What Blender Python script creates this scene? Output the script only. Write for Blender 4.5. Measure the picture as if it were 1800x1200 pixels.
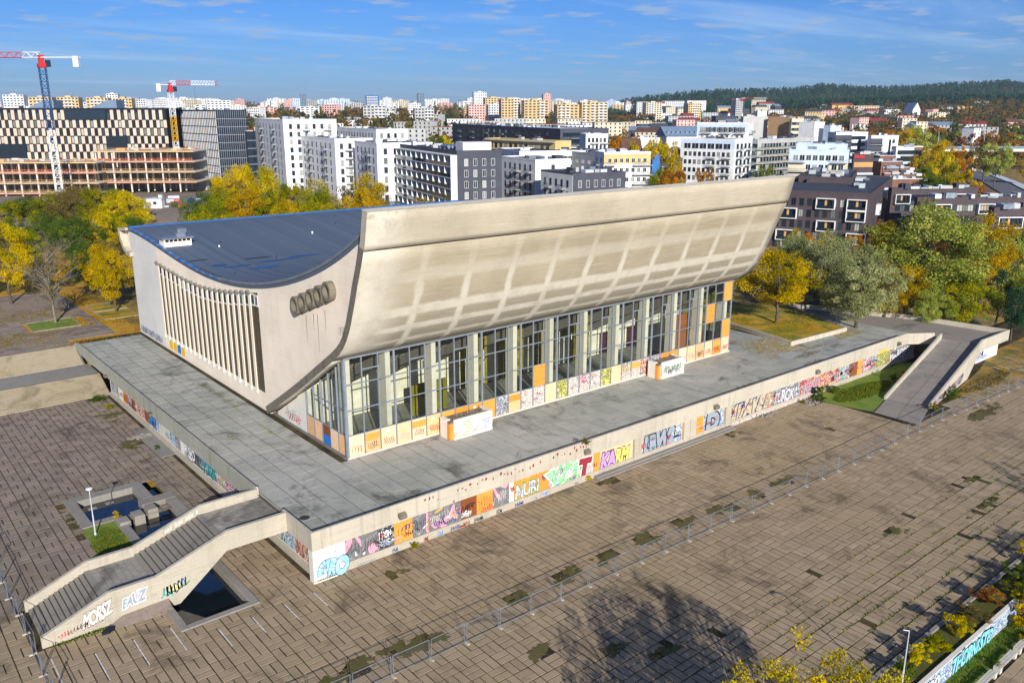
import bpy, bmesh, math, random
import numpy as np
from mathutils import Vector, Matrix, noise

for o in list(bpy.data.objects): bpy.data.objects.remove(o)
scene = bpy.context.scene
col = scene.collection
R = math.radians
random.seed(7); rng = np.random.default_rng(7)

# ------------------------------------------------------------------ camera
CAM = (-30.313, -65.810, 42.7); YAW = 39.51; PITCH = 15.268
cam_d = bpy.data.cameras.new('camera'); cam_d.lens = 29.6; cam_d.sensor_width = 36; cam_d.clip_start = .5; cam_d.clip_end = 30000
cam = bpy.data.objects.new('camera', cam_d); col.objects.link(cam)
cam.location = CAM; cam.rotation_euler = (R(90 - PITCH), 0, R(-YAW)); scene.camera = cam

# ------------------------------------------------------------------ sky, sun
SUN_EL = 21.5; SUN_AZ = 66.8          # shadows run along +66.8 deg from +X
sdir = Vector((-math.cos(R(SUN_AZ)) * math.cos(R(SUN_EL)), -math.sin(R(SUN_AZ)) * math.cos(R(SUN_EL)), math.sin(R(SUN_EL))))
world = bpy.data.worlds.new('World'); scene.world = world; world.use_nodes = True
wn = world.node_tree; wn.nodes.clear(); WL = wn.links.new
def wnode(t, **k):
    n = wn.nodes.new(t)
    for a, v in k.items(): setattr(n, a, v)
    return n
sky = wnode('ShaderNodeTexSky', sky_type='NISHITA', sun_disc=False)
sky.sun_elevation = R(SUN_EL); sky.sun_rotation = math.atan2(sdir.x, sdir.y)
sky.altitude = 100; sky.air_density = 1.0; sky.dust_density = .4; sky.ozone_density = 3.0
hs = wnode('ShaderNodeHueSaturation'); hs.inputs['Saturation'].default_value = 1.05; hs.inputs['Value'].default_value = 1.0
wb = wnode('ShaderNodeMix', data_type='RGBA'); wb.blend_type = 'MULTIPLY'; wb.inputs[0].default_value = 1; wb.inputs[7].default_value = (.31, .53, 1.0, 1)
WL(sky.outputs[0], wb.inputs[6]); WL(wb.outputs[2], hs.inputs['Color'])
geo = wnode('ShaderNodeNewGeometry'); tc = wnode('ShaderNodeTexCoord')
sep = wnode('ShaderNodeSeparateXYZ'); WL(tc.outputs['Generated'], sep.inputs[0])
def wmath(op, a, b=None):
    n = wnode('ShaderNodeMath', operation=op)
    for i, v in enumerate((a, b)):
        if v is None: continue
        if isinstance(v, (int, float)): n.inputs[i].default_value = v
        else: WL(v, n.inputs[i])
    return n.outputs[0]
zc = wmath('MAXIMUM', sep.outputs['Z'], .012)
def plane_noise(scale, detail, rough, lo, hi, sx=1., sy=1., off=0., dist=0.):
    zz = wmath('ADD', zc, off)
    cmb = wnode('ShaderNodeCombineXYZ')
    WL(wmath('MULTIPLY', wmath('DIVIDE', sep.outputs['X'], zz), sx), cmb.inputs[0]); WL(wmath('MULTIPLY', wmath('DIVIDE', sep.outputs['Y'], zz), sy), cmb.inputs[1])
    n = wnode('ShaderNodeTexNoise'); n.inputs['Scale'].default_value = scale; n.inputs['Detail'].default_value = detail; n.inputs['Roughness'].default_value = rough; n.inputs['Distortion'].default_value = dist
    WL(cmb.outputs[0], n.inputs['Vector'])
    mr = wnode('ShaderNodeMapRange'); mr.interpolation_type = 'SMOOTHSTEP'; mr.inputs[1].default_value = lo; mr.inputs[2].default_value = hi
    WL(n.outputs['Fac'], mr.inputs[0]); return mr.outputs[0]
cum = plane_noise(2.6, 6, .58, .53, .66, off=.06)
cir = plane_noise(.55, 5, .6, .47, .8, sx=.35, sy=1.3, off=.03, dist=.6)
elev = wnode('ShaderNodeMapRange'); elev.inputs[1].default_value = .015; elev.inputs[2].default_value = .04; WL(sep.outputs['Z'], elev.inputs[0])
m1 = wnode('ShaderNodeMix', data_type='RGBA'); WL(wmath('MULTIPLY', cir, .5), m1.inputs[0]); WL(hs.outputs[0], m1.inputs[6]); m1.inputs[7].default_value = (5.0, 6.6, 8.6, 1)
m2 = wnode('ShaderNodeMix', data_type='RGBA'); WL(wmath('MULTIPLY', wmath('MULTIPLY', cum, elev.outputs[0]), .8), m2.inputs[0]); WL(m1.outputs[2], m2.inputs[6]); m2.inputs[7].default_value = (3.1, 4.3, 6.4, 1)
bg = wnode('ShaderNodeBackground'); bg.inputs[1].default_value = .088; WL(m2.outputs[2], bg.inputs[0])
wo = wnode('ShaderNodeOutputWorld'); WL(bg.outputs[0], wo.inputs[0])

sun_d = bpy.data.lights.new('sun', 'SUN'); sun_d.energy = 5.0; sun_d.angle = R(.5); sun_d.color = (1, .955, .88)
sun = bpy.data.objects.new('sun', sun_d); col.objects.link(sun); sun.rotation_euler = (-sdir).to_track_quat('-Z', 'Y').to_euler()
vs = scene.view_settings; vs.view_transform = 'Standard'; vs.look = 'None'; vs.gamma = 1; vs.use_curve_mapping = False; vs.exposure = .36

# ------------------------------------------------------------------ helpers
def S(r, g, b):
    f = lambda c: (c / 255) / 12.92 if c <= 10.3 else ((c / 255 + .055) / 1.055) ** 2.4
    return (f(r), f(g), f(b), 1)
def tag(o, label=None, cat=None, group=None, kind=None):
    if label: o['label'] = label
    if cat: o['category'] = cat
    if group: o['group'] = group
    if kind: o['kind'] = kind
    return o
def empty(name, loc=(0, 0, 0), rz=0, parent=None):
    o = bpy.data.objects.new(name, None); col.objects.link(o); o.location = loc; o.rotation_euler = (0, 0, rz); o.empty_display_size = .3
    if parent: o.parent = parent
    return o
def link(name, me, parent=None, mat=None, loc=None, rz=None):
    o = bpy.data.objects.new(name, me); col.objects.link(o)
    if mat is not None and len(me.materials) == 0: me.materials.append(mat)
    if parent: o.parent = parent
    if loc is not None: o.location = loc
    if rz is not None: o.rotation_euler = (0, 0, rz)
    return o
class MB:
    """collects geometry for ONE mesh"""
    def __init__(s): s.v = []; s.f = []; s.m = []; s.uv = {}
    def quad(s, a, b, c, d, m=0): n = len(s.v); s.v += [a, b, c, d]; s.f.append((n, n+1, n+2, n+3)); s.m.append(m)
    def poly(s, pts, m=0): n = len(s.v); s.v += list(pts); s.f.append(tuple(range(n, n + len(pts)))); s.m.append(m)
    def box(s, x0, x1, y0, y1, z0, z1, m=0):
        n = len(s.v)
        s.v += [(x0,y0,z0),(x1,y0,z0),(x1,y1,z0),(x0,y1,z0),(x0,y0,z1),(x1,y0,z1),(x1,y1,z1),(x0,y1,z1)]
        s.f += [(n,n+3,n+2,n+1),(n+4,n+5,n+6,n+7),(n,n+1,n+5,n+4),(n+1,n+2,n+6,n+5),(n+2,n+3,n+7,n+6),(n+3,n,n+4,n+7)]; s.m += [m]*6
    def slab(s, x0, x1, y0, y1, z0, z1, c=.02):
        n = len(s.v)
        s.v += [(x0,y0,z0),(x1,y0,z0),(x1,y1,z0),(x0,y1,z0),(x0,y0,z1-c),(x1,y0,z1-c),(x1,y1,z1-c),(x0,y1,z1-c),(x0+c,y0+c,z1),(x1-c,y0+c,z1),(x1-c,y1-c,z1),(x0+c,y1-c,z1)]
        s.f += [(n+8,n+9,n+10,n+11)]; s.m += [0]*9
        for i in range(4):
            j = (i+1) % 4; s.f += [(n+i,n+j,n+4+j,n+4+i),(n+4+i,n+4+j,n+8+j,n+8+i)]
    def prism_x(s, pts, x0, x1, m=0):
        """closed (y,z) outline, counter-clockwise seen from -X ... extruded along X"""
        n = len(s.v); k = len(pts)
        s.v += [(x0, y, z) for y, z in pts] + [(x1, y, z) for y, z in pts]
        s.f.append(tuple(range(n, n+k))); s.f.append(tuple(range(n+2*k-1, n+k-1, -1))); s.m += [m, m]
        for i in range(k): j = (i+1) % k; s.f.append((n+j, n+i, n+k+i, n+k+j)); s.m.append(m)
    def prism_y(s, pts, y0, y1, m=0):
        n = len(s.v); k = len(pts)
        s.v += [(x, y0, z) for x, z in pts] + [(x, y1, z) for x, z in pts]
        s.f.append(tuple(range(n+k-1, n-1, -1))); s.f.append(tuple(range(n+k, n+2*k))); s.m += [m, m]
        for i in range(k): j = (i+1) % k; s.f.append((n+i, n+j, n+k+j, n+k+i)); s.m.append(m)
    def prism_z(s, pts, z0, z1, m=0):
        n = len(s.v); k = len(pts)
        s.v += [(x, y, z0) for x, y in pts] + [(x, y, z1) for x, y in pts]
        s.f.append(tuple(range(n+k-1, n-1, -1))); s.f.append(tuple(range(n+k, n+2*k))); s.m += [m, m]
        for i in range(k): j = (i+1) % k; s.f.append((n+i, n+j, n+k+j, n+k+i)); s.m.append(m)
    def tube(s, a, b, r0, r1=None, k=6, m=0, cap=True):
        r1 = r0 if r1 is None else r1
        a = Vector(a); b = Vector(b); d = (b - a)
        if d.length < 1e-6: return
        q = d.to_track_quat('Z', 'Y'); n = len(s.v)
        for p, r in ((a, r0), (b, r1)):
            for i in range(k):
                t = 2 * math.pi * i / k; s.v.append(tuple(p + q @ Vector((math.cos(t) * r, math.sin(t) * r, 0))))
        for i in range(k): j = (i+1) % k; s.f.append((n+i, n+j, n+k+j, n+k+i)); s.m.append(m)
        if cap: s.f.append(tuple(range(n+k, n+2*k))); s.m.append(m); s.f.append(tuple(range(n+k-1, n-1, -1))); s.m.append(m)
    def mesh(s, name, *mats, smooth=False):
        me = bpy.data.meshes.new(name); me.from_pydata(s.v, [], s.f)
        for mt in mats: me.materials.append(mt)
        if len(mats) > 1: me.polygons.foreach_set('material_index', s.m)
        if smooth: me.polygons.foreach_set('use_smooth', [True] * len(me.polygons))
        me.update(); return me
    def build(s, name, *mats, parent=None, loc=None, rz=None, smooth=False, fix=False):
        me = s.mesh(name, *mats, smooth=smooth)
        if fix:
            bm = bmesh.new(); bm.from_mesh(me); bmesh.ops.remove_doubles(bm, verts=bm.verts, dist=1e-5); bmesh.ops.recalc_face_normals(bm, faces=bm.faces); bm.to_mesh(me); bm.free()
        return link(name, me, parent, None, loc, rz)
def bulk(name, verts, quads, mat, rnd=None, parent=None):
    """fast numpy mesh of quads, optional per-face attribute 'rnd'"""
    me = bpy.data.meshes.new(name); nv = len(verts); nf = len(quads)
    me.vertices.add(nv); me.vertices.foreach_set('co', np.asarray(verts, np.float32).ravel())
    me.loops.add(nf * 4); me.loops.foreach_set('vertex_index', np.asarray(quads, np.int32).ravel())
    me.polygons.add(nf); me.polygons.foreach_set('loop_start', np.arange(0, nf * 4, 4, dtype=np.int32))
    if rnd is not None:
        at_ = me.attributes.new('rnd', 'FLOAT', 'FACE'); at_.data.foreach_set('value', np.asarray(rnd, np.float32))
    me.update(calc_edges=True); me.validate(); me.shade_flat()
    if mat: me.materials.append(mat)
    return me
_c, _s = math.cos(R(YAW)), math.sin(R(YAW)); _cp, _sp = math.cos(R(PITCH)), math.sin(R(PITCH))
def W(x, y):
    """place seen from where the photographer stands: x metres to the right, y metres ahead -> scene x, y"""
    return (CAM[0] + x * _c + y * _s, CAM[1] - x * _s + y * _c)
def at(px, py, D):
    """survey a point: its bearing in the photograph and its distance D ahead -> scene (x, y, z)"""
    a = (px - 900) / 1480; b = (py - 600) / 1480
    ry = _cp - b * _sp; t = D / ry
    x, y = W(a * t, D); return (x, y, CAM[2] + t * (-_sp - b * _cp))
# ------------------------------------------------------------------ materials
class NT:
    def __init__(s, name):
        s.mat = bpy.data.materials.new(name); s.mat.use_nodes = True; s.nt = s.mat.node_tree; s.nt.nodes.clear()
        s.out = s.n('ShaderNodeOutputMaterial'); s.bsdf = s.n('ShaderNodeBsdfPrincipled'); s.L(s.bsdf.outputs[0], s.out.inputs[0])
        s.bsdf.inputs['Roughness'].default_value = .85; s.bsdf.inputs['Specular IOR Level'].default_value = .25
    def n(s, t, **k):
        n = s.nt.nodes.new(t)
        for a, v in k.items(): setattr(n, a, v)
        return n
    def L(s, a, b): s.nt.links.new(a, b)
    def set(s, n, i, v):
        if isinstance(v, (int, float, tuple)): n.inputs[i].default_value = v
        else: s.L(v, n.inputs[i])
    def co(s, kind='Object', scale=(1, 1, 1)):
        t = s.n('ShaderNodeTexCoord'); m = s.n('ShaderNodeMapping'); m.inputs['Scale'].default_value = scale; s.L(t.outputs[kind], m.inputs[0]); return m.outputs[0]
    def wpos(s, scale=(1, 1, 1)):
        t = s.n('ShaderNodeNewGeometry'); m = s.n('ShaderNodeMapping'); m.inputs['Scale'].default_value = scale; s.L(t.outputs['Position'], m.inputs[0]); return m.outputs[0]
    def noise(s, vec, scale=1, detail=4, rough=.55, dist=0, out='Fac'):
        n = s.n('ShaderNodeTexNoise'); s.L(vec, n.inputs['Vector']); n.inputs['Scale'].default_value = scale; n.inputs['Detail'].default_value = detail; n.inputs['Roughness'].default_value = rough; n.inputs['Distortion'].default_value = dist; return n.outputs[out]
    def vor(s, vec, scale=1, feature='F1', out='Distance'):
        n = s.n('ShaderNodeTexVoronoi'); n.feature = feature; s.L(vec, n.inputs['Vector']); n.inputs['Scale'].default_value = scale; return n.outputs[out]
    def math(s, op, a, b=0, c=0):
        n = s.n('ShaderNodeMath', operation=op)
        for i, v in enumerate((a, b, c)): s.set(n, i, v)
        return n.outputs[0]
    def step(s, v, lo, hi, a=0., b=1., smooth=True):
        n = s.n('ShaderNodeMapRange'); n.interpolation_type = 'SMOOTHSTEP' if smooth else 'LINEAR'
        s.L(v, n.inputs[0]); n.inputs[1].default_value = lo; n.inputs[2].default_value = hi; n.inputs[3].default_value = a; n.inputs[4].default_value = b; return n.outputs[0]
    def mix(s, f, a, b, blend='MIX'):
        n = s.n('ShaderNodeMix', data_type='RGBA'); n.blend_type = blend; s.set(n, 0, f); s.set(n, 6, a); s.set(n, 7, b); return n.outputs[2]
    def ramp(s, v, stops, const=False):
        n = s.n('ShaderNodeValToRGB'); e = n.color_ramp.elements
        n.color_ramp.interpolation = 'CONSTANT' if const else 'LINEAR'
        while len(e) < len(stops): e.new(.5)
        for x, (p, c) in zip(e, stops): x.position = p; x.color = c
        s.L(v, n.inputs[0]); return n.outputs[0]
    def attr(s, name='rnd'): n = s.n('ShaderNodeAttribute'); n.attribute_name = name; return n.outputs['Fac']
    def orand(s): return s.n('ShaderNodeObjectInfo').outputs['Random']
    def hsv(s, c, h=.5, sat=1., v=1.):
        n = s.n('ShaderNodeHueSaturation'); s.set(n, 'Hue', h); s.set(n, 'Saturation', sat); s.set(n, 'Value', v); s.set(n, 'Color', c); return n.outputs[0]
    def bump(s, h, strength=.3, dist=.05):
        n = s.n('ShaderNodeBump'); n.inputs['Strength'].default_value = strength; n.inputs['Distance'].default_value = dist; s.L(h, n.inputs['Height']); s.L(n.outputs[0], s.bsdf.inputs['Normal'])
    def col(s, c, rough=None, spec=None, metal=None):
        s.set(s.bsdf, 'Base Color', c)
        if rough is not None: s.set(s.bsdf, 'Roughness', rough)
        if spec is not None: s.set(s.bsdf, 'Specular IOR Level', spec)
        if metal is not None: s.set(s.bsdf, 'Metallic', metal)
        return s.mat
M = {}
def plain(name, c, rough=.8, var=.12, scale=.6, metal=0., spec=.25):
    t = NT(name); p = t.wpos(); n = t.noise(p, scale, 5, .6)
    d = tuple(x * (1 - var * 1.6) for x in c[:3]) + (1,); l = tuple(min(1, x * (1 + var)) for x in c[:3]) + (1,)
    t.col(t.mix(t.step(n, .3, .7), d, l), rough, spec, metal); M[name] = t.mat; return t.mat
def concrete(name, c, dark, streak=.5, bump=.25, stain=.5, fine=1.):
    t = NT(name); p = t.wpos()
    big = t.noise(p, .16, 5, .6); mid = t.noise(p, .9, 6, .65); fin = t.noise(p, 9 * fine, 4, .6)
    st = t.noise(t.wpos((1.6, 1.6, .09)), 1, 4, .6)
    hor = t.noise(t.wpos((.12, .12, 4.5)), 1, 3, .6)
    c1 = t.mix(t.step(big, .3, .72), tuple(x * .86 for x in c[:3]) + (1,), c)
    c1 = t.mix(t.math('MULTIPLY', t.step(mid, .5, .8), stain * .6), c1, dark)
    c1 = t.mix(t.math('MULTIPLY', t.step(st, .5, .75), streak), c1, dark)
    c1 = t.mix(t.math('MULTIPLY', t.step(hor, .45, .7), .16), c1, dark)
    c1 = t.mix(.5, c1, t.mix(fin, (0, 0, 0, 1), (1, 1, 1, 1)), 'SOFT_LIGHT')
    t.bump(t.math('ADD', fin, t.math('MULTIPLY', mid, 2.)), bump, .03)
    t.col(c1, .88); M[name] = t.mat; return t.mat
concrete('concrete', S(188, 178, 158), S(120, 112, 98), .28)
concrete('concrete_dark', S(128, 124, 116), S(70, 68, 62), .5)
concrete('concrete_light', S(215, 208, 192), S(150, 142, 126), .25)
concrete('parapet', S(196, 186, 166), S(122, 114, 98), .35)
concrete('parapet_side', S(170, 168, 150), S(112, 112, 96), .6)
concrete('weathered', S(126, 118, 102), S(52, 49, 42), .7, .5, .9)
concrete('kerb', S(146, 140, 130), S(84, 80, 72), .2, .4, .6)
concrete('plaster_cream', S(250, 234, 210), S(216, 190, 162), .3, .05, .1)
concrete('plaster_grey', S(226, 222, 212), S(190, 185, 174), .3, .05, .2)
concrete('plaster_white', S(232, 226, 212), S(176, 168, 152), .3, .1, .3)

# shell: board-marked concrete, the ribs behind it drying out as paler stripes (stain pattern, laid out by UV = metres)
t = NT('shell'); uvn = t.n('ShaderNodeUVMap'); uvn.uv_map = 'UVMap'; sp_ = t.n('ShaderNodeSeparateXYZ'); t.L(uvn.outputs[0], sp_.inputs[0])
U, V = sp_.outputs['X'], sp_.outputs['Y']; p = t.wpos()
wob = t.math('MULTIPLY', t.math('SUBTRACT', t.noise(p, .35, 4, .6), .5), .9)
fr = t.math('ABSOLUTE', t.math('SUBTRACT', t.math('FRACT', t.math('ADD', t.math('DIVIDE', t.math('ADD', U, wob), 6.4), .5)), .5))
rib = t.step(fr, .035, .115, 1, 0)
hor = None
for v0, w in ((7.7, 1.0), (12.2, .8), (14.6, .55), (16.9, .5), (19.1, .5), (21.3, .4)):
    q = t.step(t.math('ABSOLUTE', t.math('SUBTRACT', t.math('ADD', V, t.math('MULTIPLY', wob, .5)), v0)), w * .45, w * 1.1, 1, 0)
    hor = q if hor is None else t.math('MAXIMUM', hor, q)
fadeV = t.step(V, 3.8, 11, .12, 1.)
fadeH = t.step(V, 6, 12, .35, .95)
edge = t.math('MAXIMUM', t.step(U, .6, 5.5, 1, 0), t.step(U, 70.8, 72.4, 0, .8))
top = t.step(V, 3.9, 4.3, .3, 0)
pale = t.math('MAXIMUM', t.math('MAXIMUM', t.math('MULTIPLY', rib, fadeV), t.math('MULTIPLY', hor, fadeH)), t.math('MAXIMUM', edge, top))
pale = t.math('MULTIPLY', pale, t.step(t.noise(p, .5, 5, .65), .22, .6, .5, 1))
vec = t.n('ShaderNodeCombineXYZ'); t.L(t.math('MULTIPLY', U, .22), vec.inputs[0]); t.L(t.math('MULTIPLY', V, 5.5), vec.inputs[1])
brd = t.noise(vec.outputs[0], 1, 4, .65)
cell = t.noise(p, .13, 3, .5)
base = t.mix(t.step(cell, .35, .65), S(160, 148, 124), S(176, 164, 140)); base = t.mix(t.step(V, 9, 17), base, S(146, 138, 120))
base = t.mix(t.math('MULTIPLY', t.step(brd, .5, .72), .5), base, S(150, 136, 108)); base = t.mix(t.math('MULTIPLY', t.step(brd, .28, .5, 1, 0), .35), base, S(204, 192, 168))
c1 = t.mix(t.math('MULTIPLY', pale, .9), base, S(206, 198, 180))
t_grime = t.math('MULTIPLY', t.math('MULTIPLY', t.step(U, 0, 7, 1, 0), t.step(V, 0, 3.0, 1, 0)), t.step(t.noise(p, 1.6, 6, .7), .48, .66))
c1 = t.mix(t.math('MULTIPLY', t_grime, .5), c1, S(110, 102, 84))
c1 = t.mix(.35, c1, t.mix(t.noise(p, 7, 4, .6), (0, 0, 0, 1), (1, 1, 1, 1)), 'SOFT_LIGHT')
t.bump(t.math('ADD', t.noise(p, 8, 4, .6), t.math('MULTIPLY', brd, 1.5)), .25, .03); t.col(c1, .88); M['shell'] = t.mat

# roofing felt in strips
t = NT('roof_felt'); p = t.wpos(); sx = t.n('ShaderNodeSeparateXYZ'); t.L(p, sx.inputs[0])
seam = t.step(t.math('ABSOLUTE', t.math('SUBTRACT', t.math('FRACT', sx.outputs['X']), .5)), .455, .49)
strip = t.n('ShaderNodeTexWhiteNoise', noise_dimensions='1D'); t.L(t.math('FLOOR', t.math('ADD', sx.outputs['X'], .5)), strip.inputs['W'])
c1 = t.mix(strip.outputs['Value'], S(84, 96, 110), S(95, 107, 121)); c1 = t.mix(t.math('MULTIPLY', seam, .55), c1, S(38, 44, 54))
c1 = t.mix(t.math('MULTIPLY', t.step(t.noise(p, .12, 5, .65), .45, .75), .45), c1, S(90, 99, 110)); c1 = t.mix(t.math('MULTIPLY', t.step(t.noise(p, 1.1, 5, .7), .62, .75), .35), c1, S(44, 52, 64))
t.col(c1, .75, .3); M['roof_felt'] = t.mat
plain('felt_blue', S(22, 48, 92), .25, .3, 1.2, spec=.6); plain('tarp_blue', S(48, 106, 170), .5)
plain('coping', S(150, 156, 164), .45, .1, metal=.6)

# paving slabs, tint per slab
def slabs(name, a, b, dark, lich):
    t = NT(name); p = t.wpos(); r = t.attr('rnd'); big = t.noise(p, .05, 4, .6); mid = t.noise(p, .8, 6, .7); fin = t.noise(p, 14, 4, .7)
    c = t.mix(r, a, b); c = t.mix(t.math('MULTIPLY', t.step(big, .42, .62), .55), c, lich)
    c = t.mix(t.math('MULTIPLY', t.step(mid, .52, .75), .5), c, dark); c = t.mix(t.math('MULTIPLY', t.step(t.noise(p, .17, 6, .7, .8), .5, .7), .85), c, dark); c = t.mix(t.math('MULTIPLY', t.step(t.noise(t.wpos((.5, .07, .5)), 1, 5, .65), .55, .75), .35), c, dark); c = t.mix(.7, c, t.mix(fin, (0, 0, 0, 1), (1, 1, 1, 1)), 'SOFT_LIGHT')
    t.bump(t.math('ADD', fin, t.math('MULTIPLY', mid, 1.5)), .35, .02); t.col(c, .9); M[name] = t.mat
slabs('plaza_slab', S(152, 132, 106), S(170, 150, 122), S(98, 85, 68), S(160, 141, 108))
slabs('plaza_slab_far', S(122, 108, 98), S(150, 135, 122), S(92, 82, 74), S(134, 122, 104))
slabs('terrace_slab', S(148, 149, 140), S(164, 164, 153), S(86, 86, 78), S(184, 180, 169))
slabs('step_slab', S(140, 134, 124), S(162, 155, 143), S(98, 94, 86), S(150, 144, 130))
slabs('plaza_slab_left', S(128, 114, 99), S(146, 131, 115), S(84, 75, 65), S(138, 124, 105))
slabs('step_pale', S(158, 146, 124), S(172, 158, 134), S(112, 102, 82), S(150, 138, 106))
slabs('ramp_slab', S(140, 132, 122), S(160, 150, 138), S(104, 98, 90), S(150, 142, 128))
t = NT('joint_soil'); p = t.wpos(); moss = t.noise(p, .22, 5, .65); m2_ = t.noise(p, 2.2, 5, .7)
c = t.mix(t.step(moss, .4, .6), S(44, 37, 30), S(84, 72, 40)); c = t.mix(t.math('MULTIPLY', t.step(m2_, .5, .68), .7), c, S(70, 74, 32)); c = t.mix(t.step(t.noise(p, 6, 4, .7), .5, .8), c, S(40, 34, 27))
t.bump(m2_, .8, .05); t.col(c, .95); M['joint_soil'] = t.mat
def grass_mat(name, a, b, d, leaf=0.):
    t = NT(name); p = t.wpos(); c = t.mix(t.step(t.noise(p, .5, 5, .65), .3, .7), a, b); c = t.mix(t.step(t.noise(p, 5, 5, .7), .45, .75), c, d)
    if leaf > 0: c = t.mix(t.math('MULTIPLY', t.step(t.math('MULTIPLY', t.noise(p, 7, 2, .5), t.noise(p, .35, 4, .6)), .24, .30), leaf), c, S(206, 152, 34))
    t.bump(t.noise(p, 9, 4, .7), .8, .06); t.col(c, .95); M[name] = t.mat
grass_mat('grass', S(98, 124, 40), S(130, 142, 58), S(70, 90, 28)); grass_mat('lawn_leafy', S(104, 122, 38), S(130, 128, 50), S(70, 84, 26), .9)
grass_mat('moss_green', S(92, 90, 44), S(108, 96, 60), S(62, 58, 34)); grass_mat('moss', S(96, 92, 40), S(74, 84, 32), S(56, 44, 28)); grass_mat('ground', S(116, 104, 74), S(96, 100, 52), S(74, 70, 44), .7)
grass_mat('dirt_lot', S(148, 132, 118), S(128, 114, 102), S(104, 94, 84)); grass_mat('litter', S(206, 158, 38), S(176, 128, 40), S(120, 96, 40))
grass_mat('wet_patch', S(70, 62, 50), S(88, 78, 58), S(46, 40, 32))
t = NT('water'); t.col(S(10, 22, 30), .03, .9); p = t.wpos(); t.bump(t.noise(p, 3, 3, .5), .03, .02); M['water'] = t.mat

# boards and painted boards
def board(name, a, b, hue=.04):
    t = NT(name); p = t.wpos(); r = t.orand(); c = t.mix(r, a, b); fl = t.vor(t.wpos((9, 9, 14)), 1, out='Color')
    c = t.mix(.35, c, fl, 'SOFT_LIGHT'); c = t.mix(t.math('MULTIPLY', t.step(t.noise(p, 1.3, 5, .7), .5, .75), .4), c, tuple(x * .6 for x in a[:3]) + (1,))
    t.col(c, .8); M[name] = t.mat
board('osb_orange', S(222, 140, 52), S(234, 160, 76)); board('ply_pale', S(230, 186, 142), S(238, 204, 166)); board('ply_tan', S(214, 168, 122), S(232, 182, 130)); board('ply_brown', S(128, 72, 38), S(156, 92, 48))
def mural(name, cols, scale=.9, line=S(22, 22, 26), thick=.03, seed=0., fine=.75):
    """freehand spray paint: flat colour fields with dark outlines"""
    t = NT(name); p = t.wpos(); of = t.n('ShaderNodeVectorMath', operation='ADD'); t.L(p, of.inputs[0]); of.inputs[1].default_value = (seed * 13.1, seed * 7.7, seed * 3.3)
    rv = t.n('ShaderNodeVectorMath', operation='ADD'); t.L(of.outputs[0], rv.inputs[0]); cx = t.n('ShaderNodeCombineXYZ'); t.L(t.math('MULTIPLY', t.orand(), 40), cx.inputs[0]); t.L(cx.outputs[0], rv.inputs[1])
    n = t.noise(rv.outputs[0], scale, 1.5, .4, 1.2); k = len(cols); c = t.ramp(t.step(n, .22, .78, smooth=False), [(i / k, q) for i, q in enumerate(cols)], True)
    fr = t.math('FRACT', t.math('MULTIPLY', t.step(n, .22, .78, smooth=False), k)); ln = t.math('MAXIMUM', t.step(fr, .06 + thick * 2, .12 + thick * 3, 1, 0), t.step(fr, .93, .97))
    c = t.mix(ln, c, line); n2 = t.noise(rv.outputs[0], scale * 4, 1, .4, 1.5); c = t.mix(t.step(t.math('ABSOLUTE', t.math('SUBTRACT', n2, .5)), .012, .022, fine, 0), c, line)
    c = t.mix(t.step(t.noise(rv.outputs[0], scale * 2.2, 1, .4, 1.), .66, .68), c, S(238, 236, 230)); c = t.mix(t.math('MULTIPLY', t.step(t.noise(p, 2.1, 6, .7), .5, .68), .5), c, S(168, 154, 136)); c = t.hsv(c, .5, .9, .92); t.col(c, .8); M[name] = t.mat
mural('mural_grey', [S(206, 160, 90), S(120, 120, 122), S(132, 131, 132), S(118, 118, 120), S(236, 150, 170), S(222, 140, 52)], .4, S(58, 56, 58), -.02, seed=1, fine=.0)
mural('mural_multi', [S(40, 60, 150), S(240, 214, 80), S(228, 110, 150), S(120, 190, 90), S(240, 236, 220), S(60, 150, 200)], 1.6, seed=2)
mural('mural_warm', [S(206, 70, 54), S(226, 140, 60), S(240, 206, 170), S(206, 90, 110), S(150, 70, 50), S(230, 170, 90)], 1.3, seed=3)
mural('mural_teal', [S(40, 150, 156), S(92, 196, 196), S(226, 226, 220), S(120, 70, 140), S(232, 190, 60), S(60, 120, 170)], 1.3, seed=4)
mural('mural_silver', [S(150, 152, 160), S(190, 192, 200), S(150, 150, 158), S(214, 212, 210)], 1.1, seed=5)
mural('mural_blue', [S(60, 150, 210), S(150, 205, 235), S(225, 235, 240), S(120, 160, 200), S(170, 180, 215), S(40, 60, 90)], 1.7, seed=6)
mural('mural_pink', [S(232, 190, 200), S(206, 60, 84), S(238, 220, 214), S(214, 120, 140), S(120, 50, 60)], 1.5, seed=7)
mural('mural_tag', [S(240, 234, 222), S(226, 214, 196), S(206, 186, 168), S(236, 230, 218), S(186, 140, 130), S(90, 96, 104)], 2.2, thick=.0, seed=8)
mural('mural_dark', [S(46, 52, 62), S(70, 84, 100), S(38, 42, 48), S(160, 170, 180), S(54, 60, 72)], 1.6, seed=9)
mural('mural_fill', [S(226, 214, 120), S(236, 226, 150), S(206, 214, 130), S(236, 190, 160), S(220, 160, 120), S(150, 190, 120)], 2.2, S(60, 60, 90), seed=11); mural('mural_green', [S(40, 150, 60), S(60, 190, 70), S(50, 170, 66), S(90, 200, 100), S(60, 180, 90)], 1.2, S(230, 240, 230), seed=12)
mural('mural_ice', [S(150, 214, 222), S(176, 226, 232), S(132, 204, 216), S(190, 230, 236), S(160, 218, 226)], 1.3, S(40, 70, 90), -.02, seed=14, fine=.3)
mural('mural_yellow', [S(206, 190, 44), S(150, 160, 40), S(224, 212, 80), S(120, 120, 40)], 1.8, seed=10)

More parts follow.
